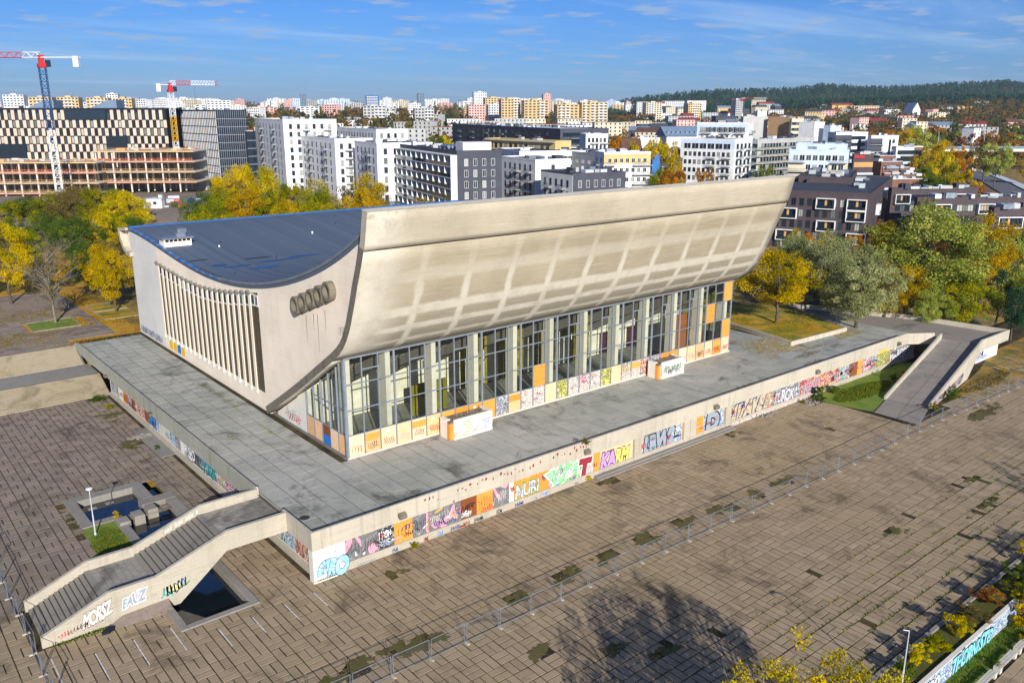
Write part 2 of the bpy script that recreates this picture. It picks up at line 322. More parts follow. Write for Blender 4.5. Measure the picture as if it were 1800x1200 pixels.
for nm, c, r_ in (('paint_white', S(240, 238, 232), .5), ('paint_line', S(214, 210, 202), .8), ('frame_grey', S(128, 134, 142), .5), ('frame_white', S(228, 226, 220), .5), ('black', S(24, 24, 26), .6), ('dark_metal', S(52, 55, 60), .5), ('rust', S(132, 76, 46), .9), ('navy', S(20, 28, 44), .7)): plain(nm, c, r_, .06)
plain('galv', S(160, 170, 180), .4, .15, metal=.7); plain('lamp_pole', S(206, 212, 216), .45, .08, metal=.3)
for i, c in enumerate((S(132, 210, 216), S(240, 240, 236), S(28, 30, 36), S(60, 130, 60), S(210, 60, 70), S(60, 190, 70), S(150, 50, 60), S(40, 120, 200), S(190, 150, 210), S(236, 224, 110), S(150, 52, 48), S(240, 190, 40), S(228, 214, 200), S(200, 196, 200), S(30, 60, 120), S(150, 160, 170), S(50, 170, 170), S(238, 150, 60))):
    plain('spray%d' % i, c, .75, .08, 3)
plain('curtain', S(134, 118, 44), .9, .35, .9); plain('olive', S(120, 112, 20), .8); plain('interior_floor', S(128, 128, 120), .7); plain('interior_wall', S(222, 214, 190), .9, .1); plain('wine', S(76, 40, 52), .8)
# real glazing: clear, a little reflective
t = NT('glass'); gl = t.n('ShaderNodeBsdfGlossy'); gl.inputs['Roughness'].default_value = .02; gl.inputs[0].default_value = (.85, .9, .92, 1); tr = t.n('ShaderNodeBsdfTransparent'); tr.inputs[0].default_value = (.95, .97, .95, 1)
fs = t.n('ShaderNodeLayerWeight'); fs.inputs[0].default_value = .5; mx = t.n('ShaderNodeMixShader'); t.L(t.math('ADD', t.math('MULTIPLY', t.math('POWER', fs.outputs['Facing'], 5), .85), .035), mx.inputs[0]); t.L(tr.outputs[0], mx.inputs[1]); t.L(gl.outputs[0], mx.inputs[2]); t.L(mx.outputs[0], t.out.inputs[0]); M['glass'] = t.mat
# window panes of the town: dark room behind a reflecting pane, tone per window
t = NT('pane'); r = t.orand(); c = t.ramp(r, [(0, S(22, 28, 36)), (.45, S(34, 44, 54)), (.72, S(58, 70, 78)), (.86, S(126, 130, 126)), (1, S(176, 176, 166))]); t.col(c, .08, .7); M['pane'] = t.mat
t = NT('pane_dark'); t.col(S(26, 40, 52), .06, .9); M['pane_dark'] = t.mat
# glass blocks
t = NT('glass_block'); b = t.n('ShaderNodeTexBrick'); b.offset = 0; b.inputs['Scale'].default_value = 1; b.inputs['Mortar Size'].default_value = .035; b.inputs['Brick Width'].default_value = .26; b.inputs['Row Height'].default_value = .26
p = t.wpos(); sx = t.n('ShaderNodeSeparateXYZ'); t.L(p, sx.inputs[0]); cb = t.n('ShaderNodeCombineXYZ'); t.L(sx.outputs['Y'], cb.inputs[0]); t.L(sx.outputs['Z'], cb.inputs[1]); t.L(cb.outputs[0], b.inputs['Vector'])
b.inputs['Color1'].default_value = S(66, 60, 42); b.inputs['Color2'].default_value = S(104, 92, 64); b.inputs['Mortar'].default_value = S(40, 32, 24)
c = t.mix(t.step(t.noise(p, .8, 4, .7), .58, .72), b.outputs['Color'], S(128, 82, 44)); t.col(c, .35, .5); M['glass_block'] = t.mat
# foliage
def leaf(name, stops, trans=.35):
    t = NT(name); r = t.attr('rnd'); orr = t.orand(); c = t.ramp(r, stops); c = t.hsv(c, t.step(orr, 0, 1, .493, .512, False), 1.06, t.step(t.math('FRACT', t.math('MULTIPLY', orr, 7.3)), 0, 1, .92, 1.22, False))
    d = t.n('ShaderNodeBsdfDiffuse'); tr = t.n('ShaderNodeBsdfTranslucent'); t.L(c, d.inputs[0]); t.L(c, tr.inputs[0]); mx = t.n('ShaderNodeMixShader'); mx.inputs[0].default_value = trans; t.L(d.outputs[0], mx.inputs[1]); t.L(tr.outputs[0], mx.inputs[2]); t.L(mx.outputs[0], t.out.inputs[0]); M[name] = t.mat
leaf('leaf_gold', [(0, S(108, 96, 18)), (.3, S(160, 136, 16)), (.7, S(200, 162, 18)), (1, S(220, 180, 44))])
leaf('leaf_yellow', [(0, S(112, 110, 20)), (.35, S(172, 154, 20)), (.75, S(212, 184, 26)), (1, S(232, 204, 60))])
leaf('leaf_yellowgreen', [(0, S(72, 88, 24)), (.4, S(112, 122, 30)), (.75, S(160, 150, 34)), (1, S(206, 172, 40))])
leaf('leaf_green', [(0, S(50, 70, 26)), (.5, S(84, 104, 38)), (.85, S(120, 128, 48)), (1, S(178, 156, 44))])
leaf('leaf_willow', [(0, S(96, 108, 44)), (.4, S(140, 150, 66)), (.8, S(176, 182, 92)), (1, S(206, 200, 110))])
leaf('leaf_silver', [(0, S(104, 110, 68)), (.5, S(146, 150, 100)), (1, S(190, 188, 138))])
leaf('leaf_orange', [(0, S(116, 76, 26)), (.4, S(164, 108, 32)), (.8, S(190, 128, 40)), (1, S(204, 152, 56))])
leaf('leaf_rust', [(0, S(88, 54, 34)), (.5, S(136, 84, 44)), (1, S(170, 116, 60))])
leaf('leaf_brown', [(0, S(82, 74, 44)), (.5, S(112, 100, 58)), (1, S(150, 130, 72))])
leaf('leaf_pine', [(0, S(20, 44, 36)), (.5, S(32, 62, 46)), (.9, S(52, 84, 54)), (1, S(92, 92, 50))], .15)
plain('bark', S(92, 82, 68), .95, .3, 3); plain('bark_grey', S(124, 116, 100), .95, .25, 3)
# ------------------------------------------------------------------ ground sheet
T = 4.4                                 # terrace / upper plaza level, lower plaza = 0
def sstep(a, b, x):
    t_ = min(1, max(0, (x - a) / (b - a))); return t_ * t_ * (3 - 2 * t_)
def ground_h(x, y):
    dx, dy = x - CAM[0], y - CAM[1]; D = dx * _s + dy * _c; X = dx * _c - dy * _s
    if x < 7: up = sstep(80, 92, y)
    elif x < 118: up = sstep(2, 30, y)
    else: up = sstep(-2, 45, y)
    if x > 118: up = up * 1.0
    z = -1.3 + up * (T + 1.18)
    if y < -43: z = -2.2
    z += (1 - sstep(-110, -20, X)) * sstep(200, 262, D) * 8
    if D > 420:
        rt = sstep(200, 900, X)
        z += sstep(420, 1500, D) * (20 - 6 * rt) + sstep(1500, 3600, D) * (38 - 30 * rt) + rt * (20 * sstep(520, 1150, D) + 20 * sstep(1100, 1800, D))
    return z
xs = np.unique(np.concatenate([-np.geomspace(40, 7000, 46)[::-1], np.linspace(-40, 135, 90), np.geomspace(135, 9000, 60)]))
ys = np.unique(np.concatenate([np.array([-600., -200., -100., -60., -43.8, -43.2, -42.6]), np.linspace(-40, 120, 90), np.geomspace(122, 9000, 70)]))
V_ = np.array([(x, y, ground_h(x, y)) for y in ys for x in xs]); nx_ = len(xs)
ii, jj = np.meshgrid(np.arange(len(ys) - 1), np.arange(nx_ - 1), indexing='ij'); a_ = (ii * nx_ + jj).ravel()
me = bulk('ground', V_, np.stack([a_, a_ + 1, a_ + nx_ + 1, a_ + nx_], 1), M['ground'])
tag(link('ground', me), 'open ground of the town, soil, grass and fallen leaves', 'ground', kind='structure')

# ------------------------------------------------------------------ slab fields
def slab_geo(rects, z1, zj=.006, thick=.09, c=.018):
    """rects: n x 4 (x0,x1,y0,y1) -> verts, quads, 9 faces each"""
    r = np.asarray(rects, float); n = len(r); z = z1 + rng.normal(0, zj, (n, 1)); tilt = rng.normal(0, zj * .6, (n, 4))
    cx = np.stack([r[:, 0], r[:, 1], r[:, 1], r[:, 0]], 1); cy = np.stack([r[:, 2], r[:, 2], r[:, 3], r[:, 3]], 1)
    sx = np.array([1, -1, -1, 1.]) * c; sy = np.array([1, 1, -1, -1.]) * c
    zt = z + tilt
    v = np.concatenate([np.stack([cx, cy, np.full_like(cx, z1 - thick)], 2), np.stack([cx, cy, zt - c], 2), np.stack([cx + sx, cy + sy, zt], 2)], 1)
    f = [(8, 9, 10, 11)]
    for i in range(4): j = (i + 1) % 4; f += [(i, j, 4 + j, 4 + i), (4 + i, 4 + j, 8 + j, 8 + i)]
    q = np.asarray(f)[None] + (np.arange(n) * 12)[:, None, None]
    return v.reshape(-1, 3), q.reshape(-1, 4)
def slab_field(rects, z1, parent, mat, name='paving_slab', stuff='paving_slab_field', big=300, **k):
    rects = np.asarray(rects, float)
    cx = (rects[:, 0] + rects[:, 1]) / 2; cy = (rects[:, 2] + rects[:, 3]) / 2
    dx, dy = cx - CAM[0], cy - CAM[1]; D = dx * _s + dy * _c; X = dx * _c - dy * _s; dz = CAM[2] - z1
    fw = D * _cp + dz * _sp; py = 600 + 1480 * (dz * _cp - D * _sp) / fw; px = 900 + 1480 * X / fw
    vis = (py < 1195) & (px > 5) & (px < 1795)
    order = np.argsort(np.where(vis, fw, 1e6)); near = order[:big]; rest = order[big:]
    cache = {}
    for i in near:
        x0, x1, y0, y1 = rects[i]; key = (round(x1 - x0, 2), round(y1 - y0, 2), int(rng.integers(6)))
        if key not in cache:
            w, h = key[0] / 2, key[1] / 2
            v, q = slab_geo([(-w, w, -h, h)], 0, **k); m_ = bulk(name, v, q, mat, np.full(9, rng.random())); cache[key] = m_
        o = link(name, cache[key], parent, loc=((x0 + x1) / 2, (y0 + y1) / 2, z1 + rng.normal(0, .004)))
    if len(rest):
        v, q = slab_geo(rects[rest], z1, **k); tag(link(stuff, bulk(stuff, v, q, mat, np.repeat(rng.random(len(rest)), 9)), parent), kind='stuff')

def sheet(name, rects, z, mat, parent=None):
    mb = MB()
    for x0, x1, y0, y1 in rects: mb.quad((x0, y0, z), (x1, y0, z), (x1, y1, z), (x0, y1, z))
    return mb.build(name, M[mat], parent=parent)
# lower plaza: 1.5 m cells, two slabs each, basket weave with straight runs
plaza = tag(empty('plaza'), 'wide plaza of worn brown concrete slabs laid in basket weave', 'plaza', kind='structure')
POND = [(-14.2, -3.4, 25.4, 34.4), (-14.2, -3.4, 16.4, 25.4), (-10.3, -3.4, 13., 16.4), (-12.3, -5.0, 0.2, 13.)]
def in_pond(x, y): return any(a + .55 < x < b - .55 and c + .55 < y < d - .55 for a, b, c, d in POND)
MOSS = [(-.5 - 3.2, -13.4, 2.6, 1.5), (2.2, -13.6, 2.6, 1.3), (13.2, -13.8, 1.8, .9), (19.3, -13.9, 1.9, .9), (24.6, -14., 2.0, 1.), (30.5, -14.2, 2.2, 1.), (36.5, -14.3, 2.2, 1.1), (42.6, -14.5, 2.2, 1.0), (48.4, -14.6, 2.1, 1.1), (54., -14.7, 2., 1.),
        (9.4, -20.8, 1.2, 1.), (52., -29.5, 2.2, .9), (14.3, -24.8, 2.0, .9), (17.5, -27.5, 2.5, .8), (6.8, -2.7, 1.3, .8), (37.8, -1.3, 1.4, .9), (62., -1.6, 1.6, .7), (74., -8.8, .9, .6), (-3.0, 47, 1.2, 2.4), (-2.5, 60, 1.2, 2.2), (-14.6, 29, .5, 6), (97, -20, 6, 1.2), (66, -33, 4, .6), (72, -29, 2, .7)]
rects = []; gp = .05
for j in range(-17, 61):
    for i in range(-52, 95):
        x0 = -21.0 - 1.45 + 1.5 * i + 1.5 * 8; y0 = -20.38 + 1.5 * j; cx, cy = x0 + .75, y0 + .75
        if cy < -40 or cy > 70.4 or (cx > .4 and cy > 0) : continue
        if cx > 83.5 and cy > -16.6 + (cx - 85) * .13: continue
        if cx > 80 and cy > -3 and cx > 83 + cy * 1.5: continue
        if cx < -75 or in_pond(cx, cy): continue
        if -22.2 < cx < -12 and 4.9 < cy < 12.9: continue
        dx, dy = cx - CAM[0], cy - CAM[1]; D = dx * _s + dy * _c; X = dx * _c - dy * _s
        if D < 35 or abs(X) > D * .72 + 12: continue
        run = (j % 5 == 2 and cx > 20) or (j % 7 == 3)
        ori = ((i + j) % 2 == 0) or (run and rng.random() < .8) or rng.random() < .08
        wide = .05 if cy < -29 and (j % 3 == 0) else 0
        for k_ in (0, 1):
            r4 = (x0 + .75 * k_ + gp, x0 + .75 * (k_ + 1) - gp, y0 + gp + wide, y0 + 1.5 - gp) if ori else (x0 + gp, x0 + 1.5 - gp, y0 + .75 * k_ + gp + wide * (k_ == 0), y0 + .75 * (k_ + 1) - gp)
            mx_, my_ = (r4[0] + r4[1]) / 2, (r4[2] + r4[3]) / 2
            gone = False
            for (a, b, ra, rb) in MOSS:
                if ((mx_ - a) / ra) ** 2 + ((my_ - b) / rb) ** 2 < rng.uniform(.2, .8): gone = rng.random() < .8; break
            if not gone and cy < -28 and rng.random() < .005: gone = True
            if gone: continue
            jx, jy = rng.normal(0, .008, 2); rects.append((r4[0] + jx, r4[1] + jx, r4[2] + jy, r4[3] + jy))
rects = np.array(rects); lf_ = (rects[:, 0] < .5) & (rects[:, 2] > 12.5)
slab_field(rects[~lf_], 0, plaza, M['plaza_slab'], c=.006, thick=.05, big=230); slab_field(rects[lf_], 0, plaza, M['plaza_slab_left'], c=.006, thick=.05, big=70)
bed = []
bed = [(-110, -13.5, -43, 70.6), (-13.5, .9, 33.7, 70.6), (-4.4, .9, 13, 33.7), (-13.5, -11.8, -43, 13), (-5.5, .9, -43, 13), (-11.8, -5.5, -43, .7), (.9, 260, -43, .5)]
sheet('joint_bed', bed, -.032, 'joint_soil', plaza)
# painted bay lines
for x, ya, yb in ((-21.57, 3.4, -.5), (-18.62, 1.9, -2.5), (-15.65, 1.8, -2.5), (-12.7, 1.6, -2.5), (-9.58, -1.4, -4.3), (-6.64, -1.4, -4.3), (-3.6, -1.4, -4.3), (-.7, -1.2, -4.0)):
    mb = MB(); y = ya
    while y > yb: y2 = max(yb, y - rng.uniform(.5, 1.4)); mb.quad((x - .05, y2 + .04, .022), (x + .05, y2 + .04, .022), (x + .05, y, .022), (x - .05, y, .022)); y = y2 - .03
    mb.build('painted_line', M['paint_line'], parent=plaza)
# stray stains and hollows in the plaza
for k_, (x, y, rx, ry) in enumerate(((6.8, -2.7, 1.3, .7), (37.6, -1.4, 1.2, .7), (62, -1.6, 1.3, .6))):
    mb = MB(); mb.poly([(x + rx * math.cos(a) * rng.uniform(.75, 1.1), y + ry * math.sin(a) * rng.uniform(.75, 1.1), -.028) for a in np.linspace(0, 6.28, 18)[:-1]]); mb.build('wet_hollow', M['wet_patch'], parent=plaza)
# moss mats where slabs are gone
def tuft_mesh(name, n, rx, ry, h, mat, w=.05):
    a = rng.uniform(0, 6.283, n); r = np.sqrt(rng.uniform(0, 1, n)); x = rx * r * np.cos(a); y = ry * r * np.sin(a); hh = h * rng.uniform(.4, 1.2, n) * (1.2 - r * .5)
    d = rng.uniform(0, 6.283, n); lx, ly = np.cos(d) * w, np.sin(d) * w; ox, oy = rng.normal(0, h * .3, n), rng.normal(0, h * .3, n); z0 = np.full(n, -.03)
    v = np.stack([np.stack([x - lx, y - ly, z0], 1), np.stack([x + lx, y + ly, z0], 1), np.stack([x + lx * .3 + ox, y + ly * .3 + oy, hh], 1), np.stack([x - lx * .3 + ox, y - ly * .3 + oy, hh], 1)], 1).reshape(-1, 3)
    return bulk(name, v, np.arange(n * 4).reshape(-1, 4), mat, rng.random(n))
for (x, y, rx, ry) in MOSS:
    for q in range(int(4 + 3 * rx * ry)):
        mx_, my_ = x + rng.normal(0, rx * .45), y + rng.normal(0, ry * .4); rr2 = rng.uniform(.15, .5) * min(rx, ry, 1.2); ph_ = rng.uniform(0, 6.28, 3); mb = MB()
        mb.poly([(mx_ + rr2 * 1.5 * math.cos(a) * (1 + .3 * math.sin(3 * a + ph_[0]) + .2 * math.sin(7 * a + ph_[1]) + rng.normal(0, .08)), my_ + rr2 * math.sin(a) * (1 + .3 * math.sin(3 * a + ph_[0]) + .2 * math.sin(7 * a + ph_[1]) + rng.normal(0, .08)), .016 + .0015 * q) for a in np.linspace(0, 6.28, 30)[:-1]]); mb.build('moss_mat', M['moss_green'], parent=plaza)
    tag(link('moss_tufts', tuft_mesh('moss_tufts', int(60 * rx * ry), rx * .95, ry * .9, .06, M['leaf_green'] if y < -28 else M['leaf_brown']), plaza, loc=(x, y, 0)), kind='stuff')
# weeds along the long joints in the front
n = 9000; jrow = rng.integers(-15, -5, n); xx = rng.uniform(10, 85, n); yy = -20.38 + 1.5 * jrow + rng.normal(0, .06, n)
keep = (rng.random(n) < np.clip((-26 - yy) / 10, .03, 1)) & (np.sin(xx * .9 + jrow * 2.1) + np.sin(xx * .31 + jrow) > -.4); xx, yy = xx[keep], yy[keep]; n = len(xx)
d = rng.uniform(0, 6.283, n); h = rng.uniform(.03, .14, n); lx, ly = np.cos(d) * .06, np.sin(d) * .06; ox, oy = rng.normal(0, .05, n), rng.normal(0, .05, n); z0 = np.full(n, -.03)
v = np.stack([np.stack([xx - lx, yy - ly, z0], 1), np.stack([xx + lx, yy + ly, z0], 1), np.stack([xx + lx * .3 + ox, yy + ly * .3 + oy, h], 1), np.stack([xx - lx * .3 + ox, yy - ly * .3 + oy, h], 1)], 1).reshape(-1, 3)
tag(link('joint_weeds', bulk('joint_weeds', v, np.arange(n * 4).reshape(-1, 4), M['leaf_green'], rng.random(n)), plaza), kind='stuff')

# upper plaza at the back left
uplaza = tag(empty('upper_plaza'), 'upper paved plaza strewn with yellow leaves behind the broad steps', 'plaza', kind='structure')
rects = []
LAWN = [(-3.3, 4.4, 102.3, 109.8), (9.2, 15.2, 104., 111.5), (9.2, 15.2, 112.2, 119.)]
for j in range(0, 26):
    for i in range(-20, 16):
        x0 = -24.0 + 2.0 * i; y0 = 88 + 2.0 * j
        if any(a - .9 < x0 + 1 < b + .9 and c - .9 < y0 + 1 < d + .9 for a, b, c, d in LAWN): continue
        if x0 > -.6 and y0 < 92: continue
        if x0 > 9.5 and y0 < 103: continue
        rects.append((x0 + .03, x0 + 1.97, y0 + .03, y0 + 1.97))
slab_field(rects, T, uplaza, M['plaza_slab_far'])
sheet('joint_bed', [(-70, 12, 88.1, 140)], T - .05, 'litter', uplaza)

Vd = []; Dd = np.linspace(196, 330, 24); Xd = np.linspace(-200, -35, 30)
for D in Dd:
    for X in Xd: x, y = W(X, D); Vd.append((x, y, ground_h(x, y) + .35))
ii, jj = np.meshgrid(np.arange(23), np.arange(29), indexing='ij'); a_ = (ii * 30 + jj).ravel(); link('dirt_lot', bulk('dirt_lot', Vd, np.stack([a_, a_ + 1, a_ + 31, a_ + 30], 1), M['dirt_lot']), uplaza)
sheet('leaf_covered_ground', [(-120, 30, 140, 165)], T + .01, 'litter', uplaza)
for k_, (a, b, c, d) in enumerate(LAWN):
    lw = tag(empty('lawn'), ('green tree lawn with a kerb beside the broad steps', 'leaf-strewn lawn square nearest the palace back corner', 'rear leaf-strewn lawn square behind the palace corner')[k_], 'lawn', kind='structure')
    sheet('turf', [(a, b, c, d)], T + .02, 'grass' if k_ == 0 else 'lawn_leafy', lw)
    mb = MB(); mb.box(a - .15, a, c - .15, d + .15, T - .1, T + .1); mb.box(b, b + .15, c - .15, d + .15, T - .1, T + .1); mb.box(a, b, c - .15, c, T - .1, T + .1); mb.box(a, b, d, d + .15, T - .1, T + .1); mb.build('kerb', M['step_pale'], parent=lw)
# fallen leaves on it
def litter(name, n, x0, x1, y0, y1, z, mat, parent, clump=.3, size=.12):
    x = rng.uniform(x0, x1, n); y = rng.uniform(y0, y1, n); k = np.sin(x * clump + y * .23) + np.sin(y * clump * 1.3 - x * .19) + rng.normal(0, .6, n) > .2; x, y = x[k], y[k]; n = len(x)
    a = rng.uniform(0, 6.283, n); s_ = size * rng.uniform(.6, 1.4, n); c_, s2 = np.cos(a) * s_, np.sin(a) * s_; zz = np.full(n, z) + rng.uniform(.01, .03, n)
    v = np.stack([np.stack([x - c_, y - s2, zz], 1), np.stack([x + s2, y - c_, zz], 1), np.stack([x + c_, y + s2, zz + .02], 1), np.stack([x - s2, y + c_, zz], 1)], 1).reshape(-1, 3)
    return tag(link(name, bulk(name, v, np.arange(n * 4).reshape(-1, 4), mat, rng.random(n)), parent), kind='stuff')
litter('fallen_leaves', 26000, -45, 16, 88, 128, T, M['leaf_gold'], uplaza)

# broad steps up to it (left of the terrace)
bs = tag(empty('broad_steps', (-20, 78, 0)), 'broad flight of pale concrete steps with a landing left of the terrace', 'stairs')
def step_run(parent, n, x0, x1, y0, z0, run, rise, mat):
    for k_ in range(n):
        mb = MB(); mb.box(x0, x1, y0 + k_ * run + .015, y0 + (k_ + 1) * run - .003 + .25, z0 + k_ * rise - .12, z0 + (k_ + 1) * rise); mb.build('step', mat, parent=parent, loc=(20, -78, 0))
step_run(bs, 12, -72, .7, 70.6, 0, .45, 2.2 / 12, M['step_pale']); step_run(bs, 12, -72, .0, 82.8, 2.2, .43, 2.2 / 12, M['step_pale'])
mb = MB(); mb.box(-72, .7, 76., 82.82, 1.9, 2.19); mb.build('landing', M['kerb'], parent=bs, loc=(20, -78, 0))
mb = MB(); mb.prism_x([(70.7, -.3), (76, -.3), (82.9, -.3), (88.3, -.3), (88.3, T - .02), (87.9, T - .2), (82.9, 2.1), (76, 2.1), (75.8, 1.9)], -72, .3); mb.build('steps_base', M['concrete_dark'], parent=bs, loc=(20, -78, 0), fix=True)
# ------------------------------------------------------------------ lettering sprayed on walls
_let = {}
def letter_pts(ch, off):
    key = (ch, off)
    if key in _let: return _let[key]
    cu = bpy.data.curves.new('letter', 'FONT'); cu.body = ch; cu.offset = off; cu.resolution_u = 3; cu.fill_mode = 'FRONT'
    o = bpy.data.objects.new('letter', cu); me = o.to_mesh()
    r = ([tuple(v.co) for v in me.vertices], [tuple(p.vertices) for p in me.polygons]); o.to_mesh_clear(); bpy.data.objects.remove(o); bpy.data.curves.remove(cu)
    _let[key] = r; return r
def spray(parent, text, org, u, h, fill, line=None, shear=.15, wob=.12, n=(0, -1, 0), fat=.02, lw=.05, squash=.8, up=(0, 0, 1), seed=1):
    """sprayed lettering starting at org, running along u, height h, standing a few mm off the wall along n"""
    rr = random.Random(seed * 31 + len(text)); U_, N_, Z_ = Vector(u).normalized(), Vector(n), Vector(up); org = Vector(org)
    for layer, (mat, off, d) in enumerate(([(line, fat + lw, .006)] if line else []) + [(fill, fat, .0071)]):
        rl = random.Random(seed); mb = MB(); x = 0
        for ic, ch in enumerate(text):
            wb_ = wob * 1.5; a = rl.uniform(-wb_, wb_); sc = 1 + rl.uniform(-wb_, wb_); dy = rl.uniform(-wob, wob) * .5
            if ch == ' ': x += .35; continue
            vs_, fs_ = letter_pts(ch, off)
            if not vs_: continue
            w_ = max(v[0] for v in letter_pts(ch, 0)[0]); k0 = len(mb.v); ca, sa = math.cos(a), math.sin(a)
            for vx, vy, _ in vs_:
                px_, py_ = (vx - w_ / 2) * sc * squash, (vy - .35) * sc * 1.25; qx, qy = px_ * ca - py_ * sa, px_ * sa + py_ * ca
                p_ = org + U_ * ((x + w_ * squash / 2 + qx + qy * shear) * h) + Z_ * ((qy + .42 + dy) * h) + N_ * (d + .0022 * ic); mb.v.append(tuple(p_))
            for f_ in fs_: mb.f.append(tuple(i + k0 for i in f_)); mb.m.append(0)
            x += (w_ + .0) * squash * .9
        if mb.v: mb.build('graffiti', M[mat], parent=parent)
def scrawl(parent, org, u, w, h, mat, n=(0, -1, 0), loops=5, th=.035, seed=0, up=(0, 0, 1)):
    """a hand-sprayed tag: one looping line"""
    rr = random.Random(seed); U_, N_, Z_ = Vector(u).normalized(), Vector(n), Vector(up); org = Vector(org); pts = []
    ph = [rr.uniform(0, 6) for _ in range(4)]; K = loops * 9
    for i in range(K + 1):
        s_ = i / K; x = s_ * w + .09 * w * math.sin(s_ * loops * 6.28 + ph[0]); y = h * (.5 + .34 * math.sin(s_ * loops * 6.28 + ph[1]) + .16 * math.sin(s_ * loops * 11.3 + ph[2])); pts.append((x, y))
    mb = MB()
    for (x0, y0), (x1, y1) in zip(pts, pts[1:]):
        dx, dy = x1 - x0, y1 - y0; l = math.hypot(dx, dy) + 1e-6; nx, ny = -dy / l * th, dx / l * th
        mb.quad(*[tuple(org + U_ * a + Z_ * b + N_ * .009) for a, b in ((x0 - nx, y0 - ny), (x1 - nx, y1 - ny), (x1 + nx, y1 + ny), (x0 + nx, y0 + ny))])
    mb.build('graffiti', M[mat], parent=parent)

# ------------------------------------------------------------------ terrace
ter = tag(empty('terrace', (0, 0, 0)), 'raised concrete terrace round the palace with graffiti-covered boarded walls', 'terrace')
P = 5.3; FB = 3.35                       # parapet top, fascia underside
mb = MB()
mb.box(0, 113.4, 0, .24, FB, P); mb.build('front_parapet', M['parapet'], parent=ter)
for x in np.arange(6.6, 113, 6.4):       # joints between the cast lengths
    mb = MB(); mb.box(x - .012, x + .012, -.006, .02, FB, P + .004); mb.build('cast_joint', M['weathered'], parent=ter)
mb = MB(); mb.prism_z([(113.4, 0), (117.6, -2.9), (117.8, -2.7), (113.4, .24)], FB, P); mb.build('bent_parapet', M['parapet'], parent=ter)
mb = MB(); mb.box(0, .24, .242, 6.25, FB, P); mb.build('side_parapet', M['parapet'], parent=ter)
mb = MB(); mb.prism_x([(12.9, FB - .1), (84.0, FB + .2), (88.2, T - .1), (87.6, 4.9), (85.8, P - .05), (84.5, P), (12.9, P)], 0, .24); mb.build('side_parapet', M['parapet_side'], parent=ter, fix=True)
mb = MB(); mb.box(0.003, .35, 12.6, 12.897, FB, P); mb.build('side_parapet', M['parapet'], parent=ter)
# fascia soffit + recessed base
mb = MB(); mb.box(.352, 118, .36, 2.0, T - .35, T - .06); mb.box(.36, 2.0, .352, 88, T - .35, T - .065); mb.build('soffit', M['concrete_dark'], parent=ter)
mb = MB(); mb.box(.9, 118, .55, .95, -.3, FB + .3); mb.build('front_wall', M['concrete'], parent=ter)
mb = MB(); mb.box(.85, 1.25, .96, 70.5, -.3, FB + .3); mb.build('side_wall', M['plaster_white'], parent=ter)
mb = MB(); mb.box(3.4, 118, .3, .545, -.25, .62); mb.build('plinth', M['concrete'], parent=ter)
mb = MB(); mb.box(3.4, 118, .32, .545, .62, .78); mb.build('ledge', M['concrete'], parent=ter)
mb = MB(); mb.box(.5, .845, .97, 70, -.25, .6); mb.build('plinth', M['concrete'], parent=ter)
mb = MB(); mb.box(0.02, 3.38, .04, .94, -.3, FB - .002); mb.build('corner_pier', M['plaster_white'], parent=ter)
spray(ter, 'GIRO', (.5, .04, .4), (1, 0, 0), 1.6, 'mural_ice', 'spray14', .15, .14, fat=.08, lw=.03, squash=.9, seed=5)
scrawl(ter, (.4, .04, 2.4), (1, 0, 0), 2.4, .5, 'spray12', seed=3, loops=4); scrawl(ter, (.2, .04, .1), (1, 0, 0), 3.0, .22, 'spray2', seed=4, loops=12, th=.015)
# boards in the front wall: (x0, x1, material)
BY = .5
def front_board(x0, x1, mat, z0=.8, z1=FB + .1, y=BY):
    mb = MB(); mb.box(x0 + .015, x1 - .015, y - .05, y + .02, z0, z1); return mb.build('board', M[mat], parent=ter)
seq = [(3.42, 5.35, 'mural_grey'), (5.35, 7.2, 'mural_grey'), (7.2, 9.05, 'mural_dark'), (9.05, 11.25, 'osb_orange'), (11.25, 13.2, 'mural_grey'), (13.2, 15.1, 'mural_grey'), (15.1, 17.3, 'mural_grey'), (17.3, 19.4, 'ply_brown'), (19.4, 21.6, 'osb_orange'), (21.6, 23.9, 'mural_grey'), (23.9, 24.6, 'plaster_white'),
       (24.6, 27.2, 'osb_orange'), (27.2, 29.8, 'osb_orange')]
for a, b, m_ in seq: front_board(a, b, m_)
mb = MB(); mb.box(29.8, 36.9, .38, .52, .1, FB - .05); mb.build('board', M['mural_tag'], parent=ter)
spray(ter, 'YOU', (30.3, .38, .55), (1, 0, 0), 2.5, 'mural_green', 'spray1', .2, .2, fat=.12, lw=.03, squash=1.05, seed=2)
spray(ter, 'T', (34.6, .37, .75), (1, 0, 0), 2.4, 'spray6', 'spray1', .1, .1, fat=.09, lw=.03, squash=1.2, seed=3)
for k_, (x, w_) in enumerate(((30.2, 2.6), (33.0, 2.0), (35.0, 1.7))):
    mb = MB(); mb.poly([(x + w_ * a, .365 - .001 * k_, .2 + .75 * b) for a, b in ((0, .2), (.3, 0), (.8, .1), (1, .5), (.85, .9), (.6, .6), (.4, 1), (.15, .8))]); mb.build('graffiti', M['spray7'], parent=ter)
spray(ter, 'NURI', (24.75, BY - .05, .95), (1, 0, 0), 1.9, 'spray13', 'spray3', .12, .08, fat=.03, lw=.05, squash=.95, seed=9)
spray(ter, 'DREAM', (17.35, BY - .05, 1.0), (1, 0, 0), .75, 'spray1', 'spray2', .1, .15, squash=.6, seed=4); spray(ter, 'MOON', (7.3, BY - .05, 2.0), (1, 0, 0), .8, 'spray1', None, .1, .15, squash=.62, seed=6); spray(ter, 'PONE', (7.3, BY - .05, 1.1), (1, 0, 0), .7, 'spray15', None, .1, .15, squash=.62, seed=8)
